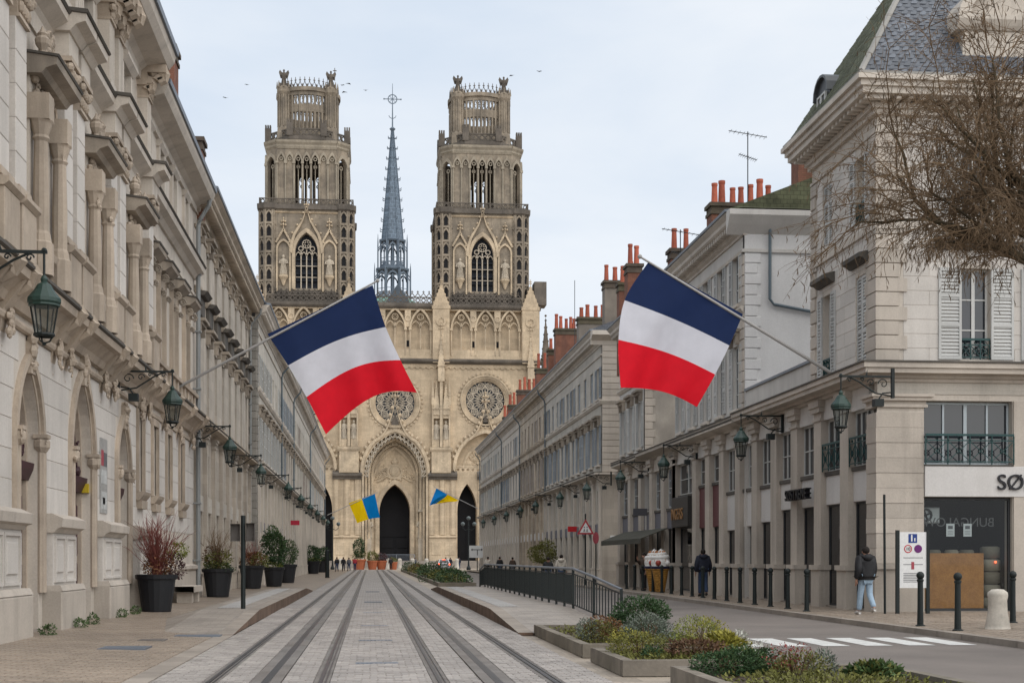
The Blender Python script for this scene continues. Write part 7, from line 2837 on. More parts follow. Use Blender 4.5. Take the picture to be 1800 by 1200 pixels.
shrub("grassy_shrub", "dark spiky tuft at the lower right picture edge", (6.15, 17.0, 0.14), [(0, 0, 0.0, 0.34, 0.32, 0.26, 1700, 0.09, "mid"), (0, 0, 0.02, 0.3, 0.3, 0.24, 600, 0.08, "olive")], G)
fx = [(4.9, 86, 1.3, "dark"), (5.3, 91, 1.0, "mid"), (4.7, 98, 1.6, "dark"), (5.2, 106, 0.9, "olive"), (4.9, 116, 1.5, "dark"), (5.1, 128, 1.0, "mid"), (4.8, 140, 1.2, "olive"), (5.1, 152, 1.1, "rust"), (4.9, 164, 1.4, "dark"), (5.0, 176, 1.2, "mid")]
for i, (x, y, s, k) in enumerate(fx):
    shrub("bed_shrub", "%s low shrub in the far bed, %s from the near end" % ({"dark": "dark", "mid": "green", "olive": "olive", "rust": "rusty"}[k], "first second third fourth fifth sixth seventh eighth ninth tenth".split()[i]), (x, y, 0.14),
          [(0, 0, 0.25 * s, 1.0 * s, 1.6 * s, 0.6 * s, 700, 0.16, k), (0.2, 2.5, 0.15, 0.9, 2.2, 0.4, 400, 0.15, "olive")], G, stem=False)


# ---------------------------------------------------------------- tall black planters on the left pavement
def planter(label, x, y, k, parts, tw=None):
    z = lz(x) + 0.012
    t = thing("planter", label, "planter", (x, y, z), 0, "tall black planters on the left pavement")
    m = MB()
    m.lathe((x, y, z), [(0.40 * k, 0), (0.41 * k, 0.04), (0.53 * k, 0.9 * k), (0.58 * k, 0.92 * k), (0.60 * k, 1.04 * k), (0.54 * k, 1.05 * k), (0.5 * k, 0.96 * k)], 20)
    m.build("pot", m_pot, t)
    m = MB()
    m.lathe((x, y, z + 0.9 * k), [(0.5 * k, 0.0), (0.3 * k, 0.06), (0.0, 0.08)], 14)
    m.build("soil", m_soil, t)
    zb = z + 0.95 * k
    for (dx, dy, dz, rx, ry, rz, n, size, key) in parts:
        m = MB()
        leaves(m, (x + dx, y + dy, zb + dz), (rx, ry, rz), n, size)
        m.build("foliage", LEAF[key], t)
    if tw:
        m = MB()
        twigs(m, (x, y, zb), tw[0], tw[1], tw[2], 0.013, 5, 4)
        m.build("stems", m_redtwig if tw[3] else m_twig, t)
    return t


m_redtwig = M("red dogwood twigs", (0.17, 0.05, 0.04), rough=0.8, var=0.3, vs_=3, bump=0)
planter("large black planter with red-stemmed shrub by the pointed doors", -6.0, 40.9, 1.0, [(0.05, 0, 0.35, 0.5, 0.5, 0.4, 700, 0.08, "rust"), (0.45, 0.1, 0.3, 0.35, 0.35, 0.45, 600, 0.08, "plum"), (0.55, 0.2, 0.75, 0.3, 0.3, 0.25, 400, 0.08, "lime")], (90, 1.75, 0.5, True))
planter("black planter with mixed green shrub beside the stone bench", -5.95, 56.6, 1.05, [(0, 0, 0.4, 0.6, 0.6, 0.5, 900, 0.1, "olive"), (0.1, 0, 0.15, 0.65, 0.6, 0.3, 700, 0.09, "dark"), (-0.2, 0, 0.6, 0.4, 0.4, 0.5, 400, 0.09, "brown")], (40, 1.7, 0.6, False))
planter("black planter with reddish shrub, behind the signal post", -5.9, 72, 1.1, [(0, 0, 0.4, 0.65, 0.65, 0.5, 800, 0.11, "rust"), (0.3, 0, 0.35, 0.5, 0.5, 0.4, 600, 0.11, "olive")], (30, 1.5, 0.6, True))
planter("black planter with tall conifer right of the signal post", -5.2, 78, 1.0, [(0, 0, 1.1, 0.75, 0.75, 1.2, 2000, 0.14, "dark"), (0, 0, 1.5, 0.6, 0.6, 0.9, 900, 0.14, "mid"), (0, 0, 0.15, 0.55, 0.55, 0.3, 500, 0.1, "lime")])
planter("black planter with round grey green shrub after the conifer", -5.2, 90, 1.1, [(0, 0, 0.75, 0.75, 0.75, 0.85, 1500, 0.13, "mid"), (0, 0, 0.6, 0.7, 0.7, 0.7, 500, 0.12, "silver")])
planter("black planter with dense green shrub in the far group, nearer one", -5.6, 142, 1.2, [(0, 0, 0.8, 0.95, 0.95, 0.95, 1300, 0.18, "dark"), (0, 0, 0.1, 0.7, 0.7, 0.35, 400, 0.15, "lime")])
planter("black planter with dense green shrub in the far group, farther one", -5.3, 157, 1.2, [(0, 0, 0.8, 0.9, 0.9, 0.95, 1200, 0.18, "dark")])
t = thing("stone_bench", "low stone bench between two black planters", "bench", (-6.2, 50, 0.1))
m = MB()
m.bbox(-6.6, -5.9, 48.6, 51.2, 0.46, 0.66, 0.02)
m.build("seat", m_quoin, t)
for y in (48.9, 50.6):
    m = MB()
    m.box(-6.5, -6.0, y, y + 0.4, 0.08, 0.458)
    m.build("leg", m_quoin, t)
# weeds at the wall foot
m = MB()
for y in (28.6, 31.6, 33.1, 36.9, 39.0):
    leaves(m, (-6.28, y, 0.18), (0.14, 0.35, 0.16), 260, 0.06)
stuff(tag(m.build("weeds", LEAF["mid"]), "small green weeds growing at the foot of the gothic building", "weeds"))

# ---------------------------------------------------------------- bare tree overhanging from the right
def bare_tree():
    base = Vector((12.15, 22.7, RZ))
    t = thing("bare_tree", "leafless tree with mossy limbs and fine drooping twigs before the corner building", "tree", tuple(base))
    tr = MB()
    tr.tube([tuple(base + Vector(v)) for v in ((0, 0, -0.05), (0.03, 0, 1.0), (-0.02, 0.05, 3.0), (-0.1, 0.05, 5.9))], [0.26, 0.2, 0.17, 0.15], 10)
    tr.build("trunk", m_bark, t)
    limb, fine = MB(), MB()
    R_ = random.Random(5)

    def grow(p, d, L, r, lvl):
        seg = 5 if lvl < 2 else 4
        pts, q = [p], p
        for k in range(seg):
            d = (d + Vector((R_.gauss(0, 0.16), R_.gauss(0, 0.16), R_.gauss(0, 0.12) + (0.06 if lvl < 2 else -0.05 * (lvl - 1))))).normalized()
            q = q + d * L / seg
            pts.append(q)
        end = 0.55 if lvl < 3 else 0.3
        r = max(r, (0.05, 0.026, 0.013, 0.008, 0.0055)[lvl])
        (limb if lvl < 2 else fine).tube([tuple(v) for v in pts], [r * (1 - (1 - end) * i / seg) for i in range(seg + 1)], 7 if lvl < 2 else (4 if lvl == 2 else 3), False)
        if lvl >= 4:
            for v in pts[2:]:
                if R_.random() < 0.3:
                    e = v + Vector((R_.gauss(0, 0.03), R_.gauss(0, 0.03), -R_.uniform(0.06, 0.13)))
                    fine.tube([tuple(v), tuple((v + e) / 2 + Vector((0.01, 0, 0))), tuple(e)], [0.004, 0.009, 0.004], 3, False)
            return
        nch = (6, 6, 6, 4)[lvl]
        for c in range(nch):
            i = R_.randint(1 if lvl else 2, seg)
            ax = Vector((R_.gauss(0, 1), R_.gauss(0, 1), R_.gauss(0, 0.6)))
            nd = (d + ax.normalized() * R_.uniform(0.5, 1.1)).normalized()
            grow(pts[i], nd, L * R_.uniform(0.5, 0.78), r * end * (0.62 if lvl < 2 else 0.55), lvl + 1)
    top = base + Vector((-0.1, 0.05, 5.9))
    for d, L, r in (((-0.85, 0.25, 0.35), 2.7, 0.11), ((-0.55, -0.2, 0.85), 2.9, 0.11), ((-0.9, 0.1, 0.08), 2.5, 0.09), ((0.2, 0.5, 1.0), 2.6, 0.10), ((0.7, 0.0, 0.7), 2.4, 0.09), ((-0.6, 0.5, 0.75), 2.8, 0.10), ((-0.2, -0.3, 1.0), 3.0, 0.1)):
        grow(top + Vector((0, 0, R_.uniform(-0.5, 0.1))), Vector(d).normalized(), L, r, 0)
    limb.build("limbs", m_bark, t)
    fine.build("crown", m_twig, t)


bare_tree()


# ---------------------------------------------------------------- people
SKIN = M("skin", (0.36, 0.20, 0.14), rough=0.6, var=0.08, bump=0)


def cm(name, c, rough=0.85):
    return M(name, c, rough=rough, var=0.12, vs_=8, bump=0.2, bs=40)


def skin_mesh(name, verts, edges, radii, mat_, sub=2):
    me = bpy.data.meshes.new(name)
    me.from_pydata([Vector(v) for v in verts], edges, [])
    ob = bpy.data.objects.new(name, me)
    COL.objects.link(ob)
    ob.modifiers.new("skin", 'SKIN')
    sv = me.skin_vertices[0].data
    for i, r in enumerate(radii):
        sv[i].radius = (r, r) if not isinstance(r, tuple) else r
    sv[0].use_root = True
    sm = ob.modifiers.new("sub", 'SUBSURF')
    sm.levels = sm.render_levels = sub
    dg = bpy.context.evaluated_depsgraph_get()
    dg.update()
    nm = bpy.data.meshes.new_from_object(ob.evaluated_get(dg))
    bpy.data.objects.remove(ob)
    bpy.data.meshes.remove(me)
    nm.name = name
    nm.materials.clear()
    nm.materials.append(mat_)
    nm.polygons.foreach_set('use_smooth', [True] * len(nm.polygons))
    return nm


def person(label, loc, rz, h, top_m, leg_m, hair_m, shoe_m, stride=0.0, arm=0.0, hood=False, bulk=1.0, hands=True, lift=None, long_coat=False):
    """standing or walking figure facing its local +y; one continuous body, clothes and hair as children"""
    k = h / 1.75
    s = stride
    # joints
    pel = (0, 0, 0.95)
    hipL, hipR = (-0.09, 0, 0.92), (0.09, 0, 0.92)
    kneeL, kneeR = (-0.10, 0.10 * s + 0.02, 0.50), (0.10, -0.06 * s + 0.02, 0.50)
    ankL, ankR = (-0.10, 0.22 * s, 0.09), (0.10, -0.34 * s, 0.09 + 0.12 * abs(s))
    toeL, toeR = (-0.11, 0.22 * s + 0.17, 0.035), (0.11, -0.34 * s + 0.13, 0.035 + 0.05 * abs(s))
    ch, nk, hd, ht = (0, 0.0, 1.34), (0, 0.0, 1.47), (0, 0.02, 1.57), (0, 0.02, 1.68)
    shL, shR = (-0.18, 0, 1.41), (0.18, 0, 1.41)
    elL, elR = (-0.25, -0.10 * s - 0.02, 1.14), (0.25, 0.10 * s - 0.02, 1.14)
    wrL, wrR = (-0.27, 0.02 - 0.12 * s + 0.05, 0.90), (0.27, 0.02 + 0.14 * s + 0.05, 0.90)
    if lift:
        elR, wrR = (0.27, 0.08, 1.2), (0.12, 0.26, 1.42)
    haL, haR = tuple(wrL[i] + (0, 0.02, -0.09)[i] for i in range(3)), tuple(wrR[i] + ((0, 0.02, -0.09) if not lift else (-0.03, 0.03, 0.08))[i] for i in range(3))
    V = [pel, (0, 0, 1.12), ch, nk, hd, ht, shL, elL, wrL, haL, shR, elR, wrR, haR, hipL, kneeL, ankL, toeL, hipR, kneeR, ankR, toeR]
    E = [(0, 1), (1, 2), (2, 3), (3, 4), (4, 5), (2, 6), (6, 7), (7, 8), (8, 9), (2, 10), (10, 11), (11, 12), (12, 13), (0, 14), (14, 15), (15, 16), (16, 17), (0, 18), (18, 19), (19, 20), (20, 21)]
    Rr = [0.13, 0.12, 0.14, 0.058, 0.085, 0.075, 0.065, 0.045, 0.03, 0.035, 0.065, 0.045, 0.03, 0.035, 0.09, 0.06, 0.042, 0.035, 0.09, 0.06, 0.042, 0.035]
    V = [tuple(c * k for c in v) for v in V]
    Rr = [r * k for r in Rr]
    body = skin_mesh("person", V, E, Rr, SKIN)
    if hands:     # fingers joined into the same body mesh
        bm = bmesh.new()
        bm.from_mesh(body)
        fm = MB()
        for hnd, wr in ((V[9], V[8]), (V[13], V[12])):
            d = (Vector(hnd) - Vector(wr)).normalized()
            sd_ = d.cross(Vector((1, 0, 0))).normalized()
            for j in range(4):
                o_ = Vector(hnd) + sd_ * (j - 1.5) * 0.019 * k
                L = (0.075, 0.085, 0.08, 0.062)[j] * k
                fm.tube([tuple(o_), tuple(o_ + d * L * 0.5 + Vector((0, 0.006, 0))), tuple(o_ + d * L + Vector((0, 0.022, 0)))], [0.0095 * k, 0.009 * k, 0.007 * k], 6)
            o_ = Vector(wr) + d * 0.04 * k + sd_ * 0.03 * k
            fm.tube([tuple(o_), tuple(o_ + sd_ * 0.03 * k + d * 0.03 * k), tuple(o_ + sd_ * 0.032 * k + d * 0.065 * k)], [0.011 * k, 0.010 * k, 0.008 * k], 6)
        tmp = fm.mesh("fingers", SKIN)
        bm.from_mesh(tmp)
        bm.to_mesh(body)
        bm.free()
        bpy.data.meshes.remove(tmp)
    p = link("person", body, None, loc, rz)
    tag(p, label, "person")
    # face: nose, ears (small), hair cap
    m = MB()
    m.ball((0, 0.105 * k, 1.60 * k), 0.016 * k, 6, 0.8, 1.2, 1.4)
    for sx in (-1, 1):
        m.ball((sx * 0.083 * k, 0.02 * k, 1.60 * k), 0.022 * k, 6, 0.5, 1, 1.4)
    link("facial_features", m.mesh("facial_features", SKIN), p)
    m = MB()
    m.ball((0, -0.005 * k, 1.645 * k), 0.105 * k, 12, 0.92, 1.02, 1.0)
    link("hair", m.mesh("hair", hair_m, smooth=True), p)
    # jacket
    b = bulk
    low = 0.62 if long_coat else 0.86
    JV = [(0, 0, 1.12), (0, 0, 0.98), (0, 0, low), (0, 0, 1.34), (0, -0.005, 1.46), shL, elL, tuple(wrL), shR, elR, tuple(wrR)]
    JE = [(0, 1), (1, 2), (0, 3), (3, 4), (3, 5), (5, 6), (6, 7), (3, 8), (8, 9), (9, 10)]
    JR = [(0.185 * b, 0.145 * b), (0.19 * b, 0.15 * b), (0.185 * b, 0.145 * b), (0.19 * b, 0.14 * b), 0.085, 0.095 * b, 0.075 * b, 0.055 * b, 0.095 * b, 0.075 * b, 0.055 * b]
    JR = [tuple(q * k for q in r) if isinstance(r, tuple) else r * k for r in JR]
    link("jacket", skin_mesh("jacket", [tuple(c * k for c in v) for v in JV], JE, JR, top_m), p)
    if hood:
        m = MB()
        m.tube([(0.13 * k * math.cos(a), (-0.04 + 0.10 * math.sin(a)) * k, (1.49 + 0.03 * math.sin(a)) * k) for a in [i * math.pi / 6 for i in range(13)]], 0.055 * k, 8)
        m.ball((0, -0.12 * k, 1.46 * k), 0.11 * k, 10, 1.2, 0.7, 0.9)
        link("hood", m.mesh("hood", top_m, smooth=True), p)
    TV = [pel, hipL, kneeL, ankL, hipR, kneeR, ankR]
    TE = [(0, 1), (1, 2), (2, 3), (0, 4), (4, 5), (5, 6)]
    TR = [0.15, 0.105, 0.082, 0.072, 0.105, 0.082, 0.072]
    link("trousers", skin_mesh("trousers", [tuple(c * k for c in v) for v in TV], TE, [r * k for r in TR], leg_m), p)
    m = MB()
    for an, to in ((ankL, toeL), (ankR, toeR)):
        m.tube([(an[0] * k, (an[1] - 0.05) * k, (an[2] - 0.045) * k), (an[0] * k, (an[1] + 0.05) * k, (an[2] - 0.035) * k), (to[0] * k, to[1] * k, to[2] * k)], [0.045 * k, 0.055 * k, 0.035 * k], 8)
    link("shoes", m.mesh("shoes", shoe_m, smooth=True), p)
    return p


c_black, c_navy, c_jean, c_djean, c_white, c_grey, c_hair, c_brown, c_red, c_shoe, c_dk = (cm("black padded nylon", (0.010, 0.010, 0.012), 0.6), cm("navy cloth", (0.014, 0.017, 0.03)), cm("light denim", (0.30, 0.40, 0.50)), cm("dark denim", (0.03, 0.05, 0.10)),
    cm("cream fleece", (0.48, 0.44, 0.38)), cm("grey cloth", (0.10, 0.10, 0.11)), cm("dark hair", (0.014, 0.010, 0.008)), cm("brown cloth", (0.06, 0.04, 0.03)), cm("red cloth", (0.35, 0.03, 0.04)), cm("white shoe", (0.55, 0.53, 0.50)), cm("dark shoe", (0.02, 0.02, 0.02)))
P0 = RZ + 0.014
person("person in black padded jacket and light jeans walking past the shop windows", (13.0, 36.4, P0), 0.15, 1.80, c_black, c_jean, c_hair, c_shoe, 0.75, hood=True, bulk=1.4)
person("person in navy hooded coat and jeans walking along the colonnade", (12.9, 54.4, P0), 0.0, 1.85, c_navy, c_djean, c_hair, c_dk, 0.35, hood=True, bulk=1.35)
person("person in dark clothes with raised arm beside the ice cream cones", (12.55, 64.6, P0), 1.9, 1.75, c_brown, c_black, c_hair, c_dk, 0.1, lift=True)
person("person in cream fleece seen from behind near the warning sign", (9.9, 73.5, 0.01), -0.15, 1.8, c_white, c_djean, c_hair, c_dk, 0.4, hood=True)
person("long-haired person in dark coat beside the cream fleece", (9.15, 73.0, 0.01), -0.1, 1.68, c_black, c_djean, c_hair, c_dk, 0.3)
far = [(-5.0, 157, 0.05, 1.75, c_brown, c_djean, 0.4, "person in brown coat on the far left pavement by the planters"), (-5.7, 176, 0.05, 1.8, c_navy, c_navy, 0.3, "person in navy coat left of the group on the tracks"),
       (-4.0, 172, 0.03, 1.75, c_black, c_djean, 0.5, "person in black in the group by the tracks, leftmost"), (-3.3, 176, 0.03, 1.75, c_black, c_navy, 0.9, "person striding in the group by the tracks"), (-2.7, 181, 0.03, 1.7, c_grey, c_djean, 0.6, "person in grey jacket at the right of the group by the tracks"),
       (-2.0, 186, 0.03, 1.7, c_red, c_djean, 0.3, "person in red near the orange planters"), (2.9, 205, 0.03, 1.75, c_black, c_black, 0.3, "person in black before the great portal barrier"),
       (6.9, 222, 0.03, 1.75, c_grey, c_djean, 0.2, "person in grey and jeans right of the great portal"), (10.8, 205, 0.03, 1.75, c_black, c_djean, 0.3, "person in black just behind the silver car"), (11.6, 207, 0.03, 1.72, c_navy, c_navy, 0.4, "person in navy right of the silver car"),
       (13.3, 214, 0.03, 1.75, c_navy, c_djean, 0.2, "person in blue coat before the right side door"), (10.4, 126, 0.01, 1.75, c_white, c_black, 0.5, "person in white beside the far railing end"), (11.0, 121, 0.01, 1.75, c_black, c_djean, 0.4, "person in black beside the far railing end"),
       (11.7, 117, 0.01, 1.7, c_brown, c_grey, 0.4, "person in brown by the kerb before the far shops")]
for x, y, z, h_, a, b, st, lab in far:
    person(lab, (x, y, z), RND.uniform(-0.4, 0.4), h_, a, b, c_hair, c_dk, st, hands=False)


# ---------------------------------------------------------------- silver hatchback seen from behind
def car(loc, rz):
    t = thing("hatchback_car", "silver hatchback with lit brake lights driving towards the cathedral", "car", loc, rz)
    paint = M("silver car paint", (0.42, 0.42, 0.45), rough=0.3, var=0.03, bump=0, metal=0.5, coat=0.5)
    W = 0.86
    secs = [(-2.0, 0.35, 0.95, 0.78), (-1.95, 0.3, 1.0, 0.84), (-1.4, 0.25, 0.98, 0.86), (0.8, 0.22, 0.96, 0.87), (1.5, 0.25, 0.86, 0.84), (2.0, 0.32, 0.7, 0.72)]
    m = MB()
    rings = []
    for (y, z0, z1, w) in secs:
        rings.append([(-w * 0.93, y, z0), (-w, y, z0 + 0.2), (-w, y, z1 - 0.18), (-w * 0.93, y, z1), (w * 0.93, y, z1), (w, y, z1 - 0.18), (w, y, z0 + 0.2), (w * 0.93, y, z0)])
    n = 8
    m.add([p for r in rings for p in r], [(i * n + k, i * n + (k + 1) % n, (i + 1) * n + (k + 1) % n, (i + 1) * n + k) for i in range(len(rings) - 1) for k in range(n)] + [tuple(range(8)), tuple(range(40, 48))])
    link("body", m.mesh("body", paint), t)
    m = MB()
    m.add([(-0.8, -1.85, 0.97), (0.8, -1.85, 0.97), (0.82, 1.0, 0.95), (-0.82, 1.0, 0.95), (-0.6, -1.45, 1.45), (0.6, -1.45, 1.45), (0.58, 0.2, 1.47), (-0.58, 0.2, 1.47)], [(4, 5, 6, 7), (0, 1, 5, 4), (1, 2, 6, 5), (2, 3, 7, 6), (3, 0, 4, 7)])
    link("cabin", m.mesh("cabin", paint), t)
    m = MB()
    m.add([(-0.66, -1.83, 1.02), (0.66, -1.83, 1.02), (0.54, -1.5, 1.4), (-0.54, -1.5, 1.4)], [(0, 1, 2, 3)])
    link("rear_window", m.mesh("rear_window", m_glassd), t)
    for s in (-1, 1):
        m = MB()
        m.add([(s * 0.826, -1.5, 1.0), (s * 0.83, 0.7, 0.99), (s * 0.615, 0.15, 1.41), (s * 0.625, -1.35, 1.41)], [(0, 1, 2, 3)])
        link("side_window", m.mesh("side_window", m_glassd), t)
        m = MB()
        m.box(s * 0.74 - 0.1, s * 0.74 + 0.1, -2.02, -1.93, 0.68, 0.94)
        link("tail_light", m.mesh("tail_light", m_brake), t)
        for y in (-1.25, 1.3):
            w = MB()
            w.v = [(z_, 0, x_) for x_, y_, z_ in []]
            pts = [(0.0, -0.1), (0.2, -0.11), (0.3, -0.1), (0.315, 0), (0.3, 0.1), (0.2, 0.11), (0, 0.1)]
            vs_, fs = [], []
            for r, o in pts:
                for k in range(16):
                    a = k * math.pi / 8
                    vs_.append((s * 0.78 + o, y + max(r, 0.001) * math.cos(a), 0.315 + max(r, 0.001) * math.sin(a)))
            for i in range(len(pts) - 1):
                for k in range(16):
                    fs.append((i * 16 + k, i * 16 + (k + 1) % 16, (i + 1) * 16 + (k + 1) % 16, (i + 1) * 16 + k))
            w.add(vs_, fs)
            link("wheel", w.mesh("wheel", m_blackp), t)
    m = MB()
    m.box(-0.22, 0.22, -1.62, -1.5, 1.42, 1.46)
    link("high_brake_light", m.mesh("high_brake_light", m_brake), t)
    m = MB()
    m.box(-0.26, 0.26, -2.03, -1.99, 0.5, 0.62)
    link("number_plate", m.mesh("number_plate", m_whitep), t)
    m = MB()
    m.bbox(-0.8, 0.8, 1.9, 2.04, 0.34, 0.55, 0.03)
    m.box(-0.8, 0.8, -2.06, -1.95, 0.34, 0.48)
    link("bumper", m.mesh("bumper", paint), t)


m_brake = M("lit brake light", (0.5, 0.03, 0.02), rough=0.4, var=0, bump=0, emit=(1.0, 0.13, 0.05), estr=2.2)
car((9.75, 193, 0.004), 0.06)


# ---------------------------------------------------------------- ice cream cone signs
def cone(label, loc):
    x, y, z = loc
    t = thing("ice_cream_sign", label, "sign", loc, 0, "giant ice cream cone signs")
    m = MB()
    m.lathe((x, y, z), [(0.16, 0.0), (0.2, 0.02), (0.36, 0.95), (0.4, 0.98), (0.4, 1.02)], 18)
    m.build("wafer_cone", m_wafer, t)
    m = MB()
    m.lathe((x, y, z), [(0.40, 1.02), (0.43, 1.05), (0.43, 1.12), (0.38, 1.14)], 18)
    m.build("paper_band", m_navyp, t)
    m = MB()
    n, rr, zz = 60, [], []
    m.lathe((x, y, z + 1.12), [(0.38, 0), (0.42, 0.12), (0.41, 0.3), (0.3, 0.42), (0.2, 0.5), (0.05, 0.62)], 14)
    for tier, (r, h0) in enumerate(((0.30, 0.32), (0.2, 0.46), (0.1, 0.58))):
        m.tube([(x + r * math.cos(a * 0.42), y + r * math.sin(a * 0.42), z + 1.12 + h0 + 0.1 * a / 15) for a in range(16)], [0.12 - 0.025 * tier] * 16, 7)
    m.tube([(x, y, z + 1.74), (x + 0.02, y, z + 1.86), (x + 0.07, y, z + 1.95)], [0.09, 0.05, 0.01], 7)
    m.build("whipped_top", m_cream, t, smooth=True)
    for k in range(10):
        a = k * 0.63
        m = MB()
        m.tube([(x + (0.4 - 0.045 * j) * math.cos(a + 0.15 * j), y + (0.4 - 0.045 * j) * math.sin(a + 0.15 * j), z + 1.36 + 0.09 * j) for j in range(6)], 0.028, 5)
        m.build("caramel_swirl", m_caram, t)
    for a in (-2.0, -0.9):
        m = MB()
        m.ball((x + 0.38 * math.cos(a), y + 0.38 * math.sin(a), z + 1.28), 0.13, 12)
        m.build("cherry" if a < -1.5 else "white_ball", m_cherry if a < -1.5 else m_cream, t, smooth=True)


m_wafer = M("wafer", (0.45, 0.23, 0.05), rough=0.6, var=0.2, vs_=6, joints=(0.09, 0.09, 0.02, 0.55), bump=0.3)
m_cream = M("glossy cream", (0.66, 0.65, 0.63), rough=0.35, var=0.08, vs_=6, bump=0)
m_caram = M("caramel stripe", (0.42, 0.17, 0.06), rough=0.4, var=0.1, bump=0)
m_cherry = M("cherry red ball", (0.30, 0.05, 0.035), rough=0.3, var=0.1, bump=0)
m_navyp = M("navy band", (0.012, 0.014, 0.045), rough=0.5, var=0.1, bump=0)
cone("giant whipped ice cream cone sign nearest the person with raised arm", (12.65, 62.9, P0))
cone("giant whipped ice cream cone sign nearest the black shop front", (12.65, 61.4, P0))


# ---------------------------------------------------------------- signs and lettering
def text_mesh(name, body, size, ext=0.02, mirror=False):
    cu = bpy.data.curves.new(name, 'FONT')
    cu.body = body
    cu.size = size
    cu.extrude = ext
    cu.align_x = 'LEFT'
    ob = bpy.data.objects.new(name, cu)
    COL.objects.link(ob)
    dg = bpy.context.evaluated_depsgraph_get()
    dg.update()
    me = bpy.data.meshes.new_from_object(ob.evaluated_get(dg))
    bpy.data.objects.remove(ob)
    if mirror:
        for v in me.vertices:
            v.co.x = -v.co.x
    return me


def lettering(name, body, size, f, a, d, z, parent, mat_, ext=0.02, mirror=False, stretch=1.0, flip=False):
    """flat letters standing on a facade, reading along the face as seen from outside"""
    me = text_mesh(name, body, size, ext, mirror)
    me.materials.clear()
    me.materials.append(mat_)
    o = link(name, me, parent)
    s, dd = Vector((*f.sd, 0)), Vector((*f.dd, 0))
    xdir = s if s.cross(Vector((0, 0, 1))).dot(dd) > 0 else -s
    M_ = Matrix((xdir * stretch, Vector((0, 0, 1)), dd)).transposed().to_4x4()
    p = Vector(f.p(a, d, z)) - wloc(parent)
    M_.translation = p
    o.matrix_basis = M_
    return o


FFR = Fr((14.0, 38.3, 0), (1, 0), (0, -1))
m_letter = M("black shop letters", (0.008, 0.008, 0.012), rough=0.4, var=0.05, bump=0)
m_reflet = M("pale lettering reflection", (0.10, 0.10, 0.10), rough=0.6, var=0.05, bump=0)
lettering("shop_lettering", "SØSTRENE", 0.62, FFR, 3.42, 0.10, 3.52, R1, m_letter, 0.04)
lettering("shop_lettering", "SØSTRENE", 0.5, FRR, 46.2, 0.2, 3.5, R1, m_letter, 0.09)
lettering("reflected_lettering", "BUNGALOW", 0.36, FFR, 3.55, -0.34, 2.5, R1, m_reflet, 0.004, mirror=True)  # reflection of a shop opposite, modelled as faint mirrored letters behind the glass
lettering("shop_lettering", "INGERS", 0.72, FRR, 64.2, 0.27, 3.35, R2, M("gold shop letters", (0.25, 0.13, 0.05), rough=0.5, var=0.1, bump=0), 0.02)
# inside of the corner shop: dark room, plywood board, stacked cushions, papers
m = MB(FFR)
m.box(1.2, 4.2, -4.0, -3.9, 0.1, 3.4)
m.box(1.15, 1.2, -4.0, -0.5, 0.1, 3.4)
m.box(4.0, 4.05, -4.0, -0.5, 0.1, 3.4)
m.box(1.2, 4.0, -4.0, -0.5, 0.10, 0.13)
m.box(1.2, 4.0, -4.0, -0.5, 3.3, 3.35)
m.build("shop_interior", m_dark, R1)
m_ply = M("plywood", (0.42, 0.19, 0.06), rough=0.7, var=0.18, vs_=3, bump=0.1, bs=30, fine=0.2)
m = MB(FFR)
m.box(1.46, 3.25, -0.42, -0.38, 0.2, 1.75)
tag(m.build("plywood_board", m_ply), "orange plywood board standing inside the corner shop window", "board")
m_cush = M("felt cushion", (0.24, 0.21, 0.16), rough=0.95, var=0.15, orand=0.4)
names_ = ["top", "second", "third", "fourth", "bottom"]
for i in range(5):
    m = MB(FFR)
    m.lathe((3.6, -0.75, 0.16 + (4 - i) * 0.36), [(0.2, 0), (0.28, 0.03), (0.28, 0.31), (0.2, 0.345)], 12)
    tag(m.build("stacked_pouf", m_cush, None, smooth=True), "round felt pouf, %s of the stack in the shop window" % names_[i], "pouf", "stacked poufs")
for i, (a, w) in enumerate(((1.95, 0.45), (2.5, 0.4), (2.95, 0.42))):
    m = MB(FFR)
    m.lathe((a, -0.85, 1.45), [(w * 0.4, 0), (w * 0.5, 0.04), (w * 0.5, 0.36), (w * 0.4, 0.4)], 12)
    tag(m.build("pouf", m_cush, None, smooth=True), "round pouf showing above the plywood board, %s" % ("left one", "middle one", "right one")[i], "pouf", "poufs behind the board")
m_paper = M("white paper notice", (0.6, 0.62, 0.62), rough=0.6, var=0.03, bump=0)
for i, a in enumerate((2.12, 2.62)):
    m = MB(FFR)
    m.box(a, a + 0.24, -0.30, -0.295, 2.22, 2.58)
    o = m.build("paper_notice", m_paper)
    tag(o, "white paper notice on the shop glass, %s one" % ("left", "right")[i], "notice", "paper notices")
    m = MB(FFR)
    for k in range(3):
        m.box(a + 0.04, a + 0.2, -0.294, -0.292, 2.28 + 0.04 * k, 2.29 + 0.04 * k)
    m.box(a + 0.05, a + 0.19, -0.294, -0.292, 2.43, 2.52)
    m.build("notice_print", m_noticed, o)
t = thing("wall_fan", "white box heater with round fan hanging in the shop window", "heater", FFR.p(1.9, -0.9, 2.9))
m = MB(FFR)
m.bbox(1.5, 2.1, -1.1, -0.7, 2.6, 3.05, 0.03)
m.build("housing", m_paper, t)
m = MB(FFR)
m.ring(1.68, 2.83, 0.14, 0.19, -0.7, -0.66, 16)
for k in range(4):
    m.bar((1.68, 2.83), polar(1.68, 2.83, 0.14, 0.4 + k * 1.57), 0.05, -0.69, -0.67)
m.build("fan_grille", m_blackp, t)
m = MB(FFR)
m.ball((3.62, -0.42, 1.5), 0.035, 8)
tag(m.build("lit_lamp", m_brake), "small glowing orange lamp before the stacked poufs", "lamp")

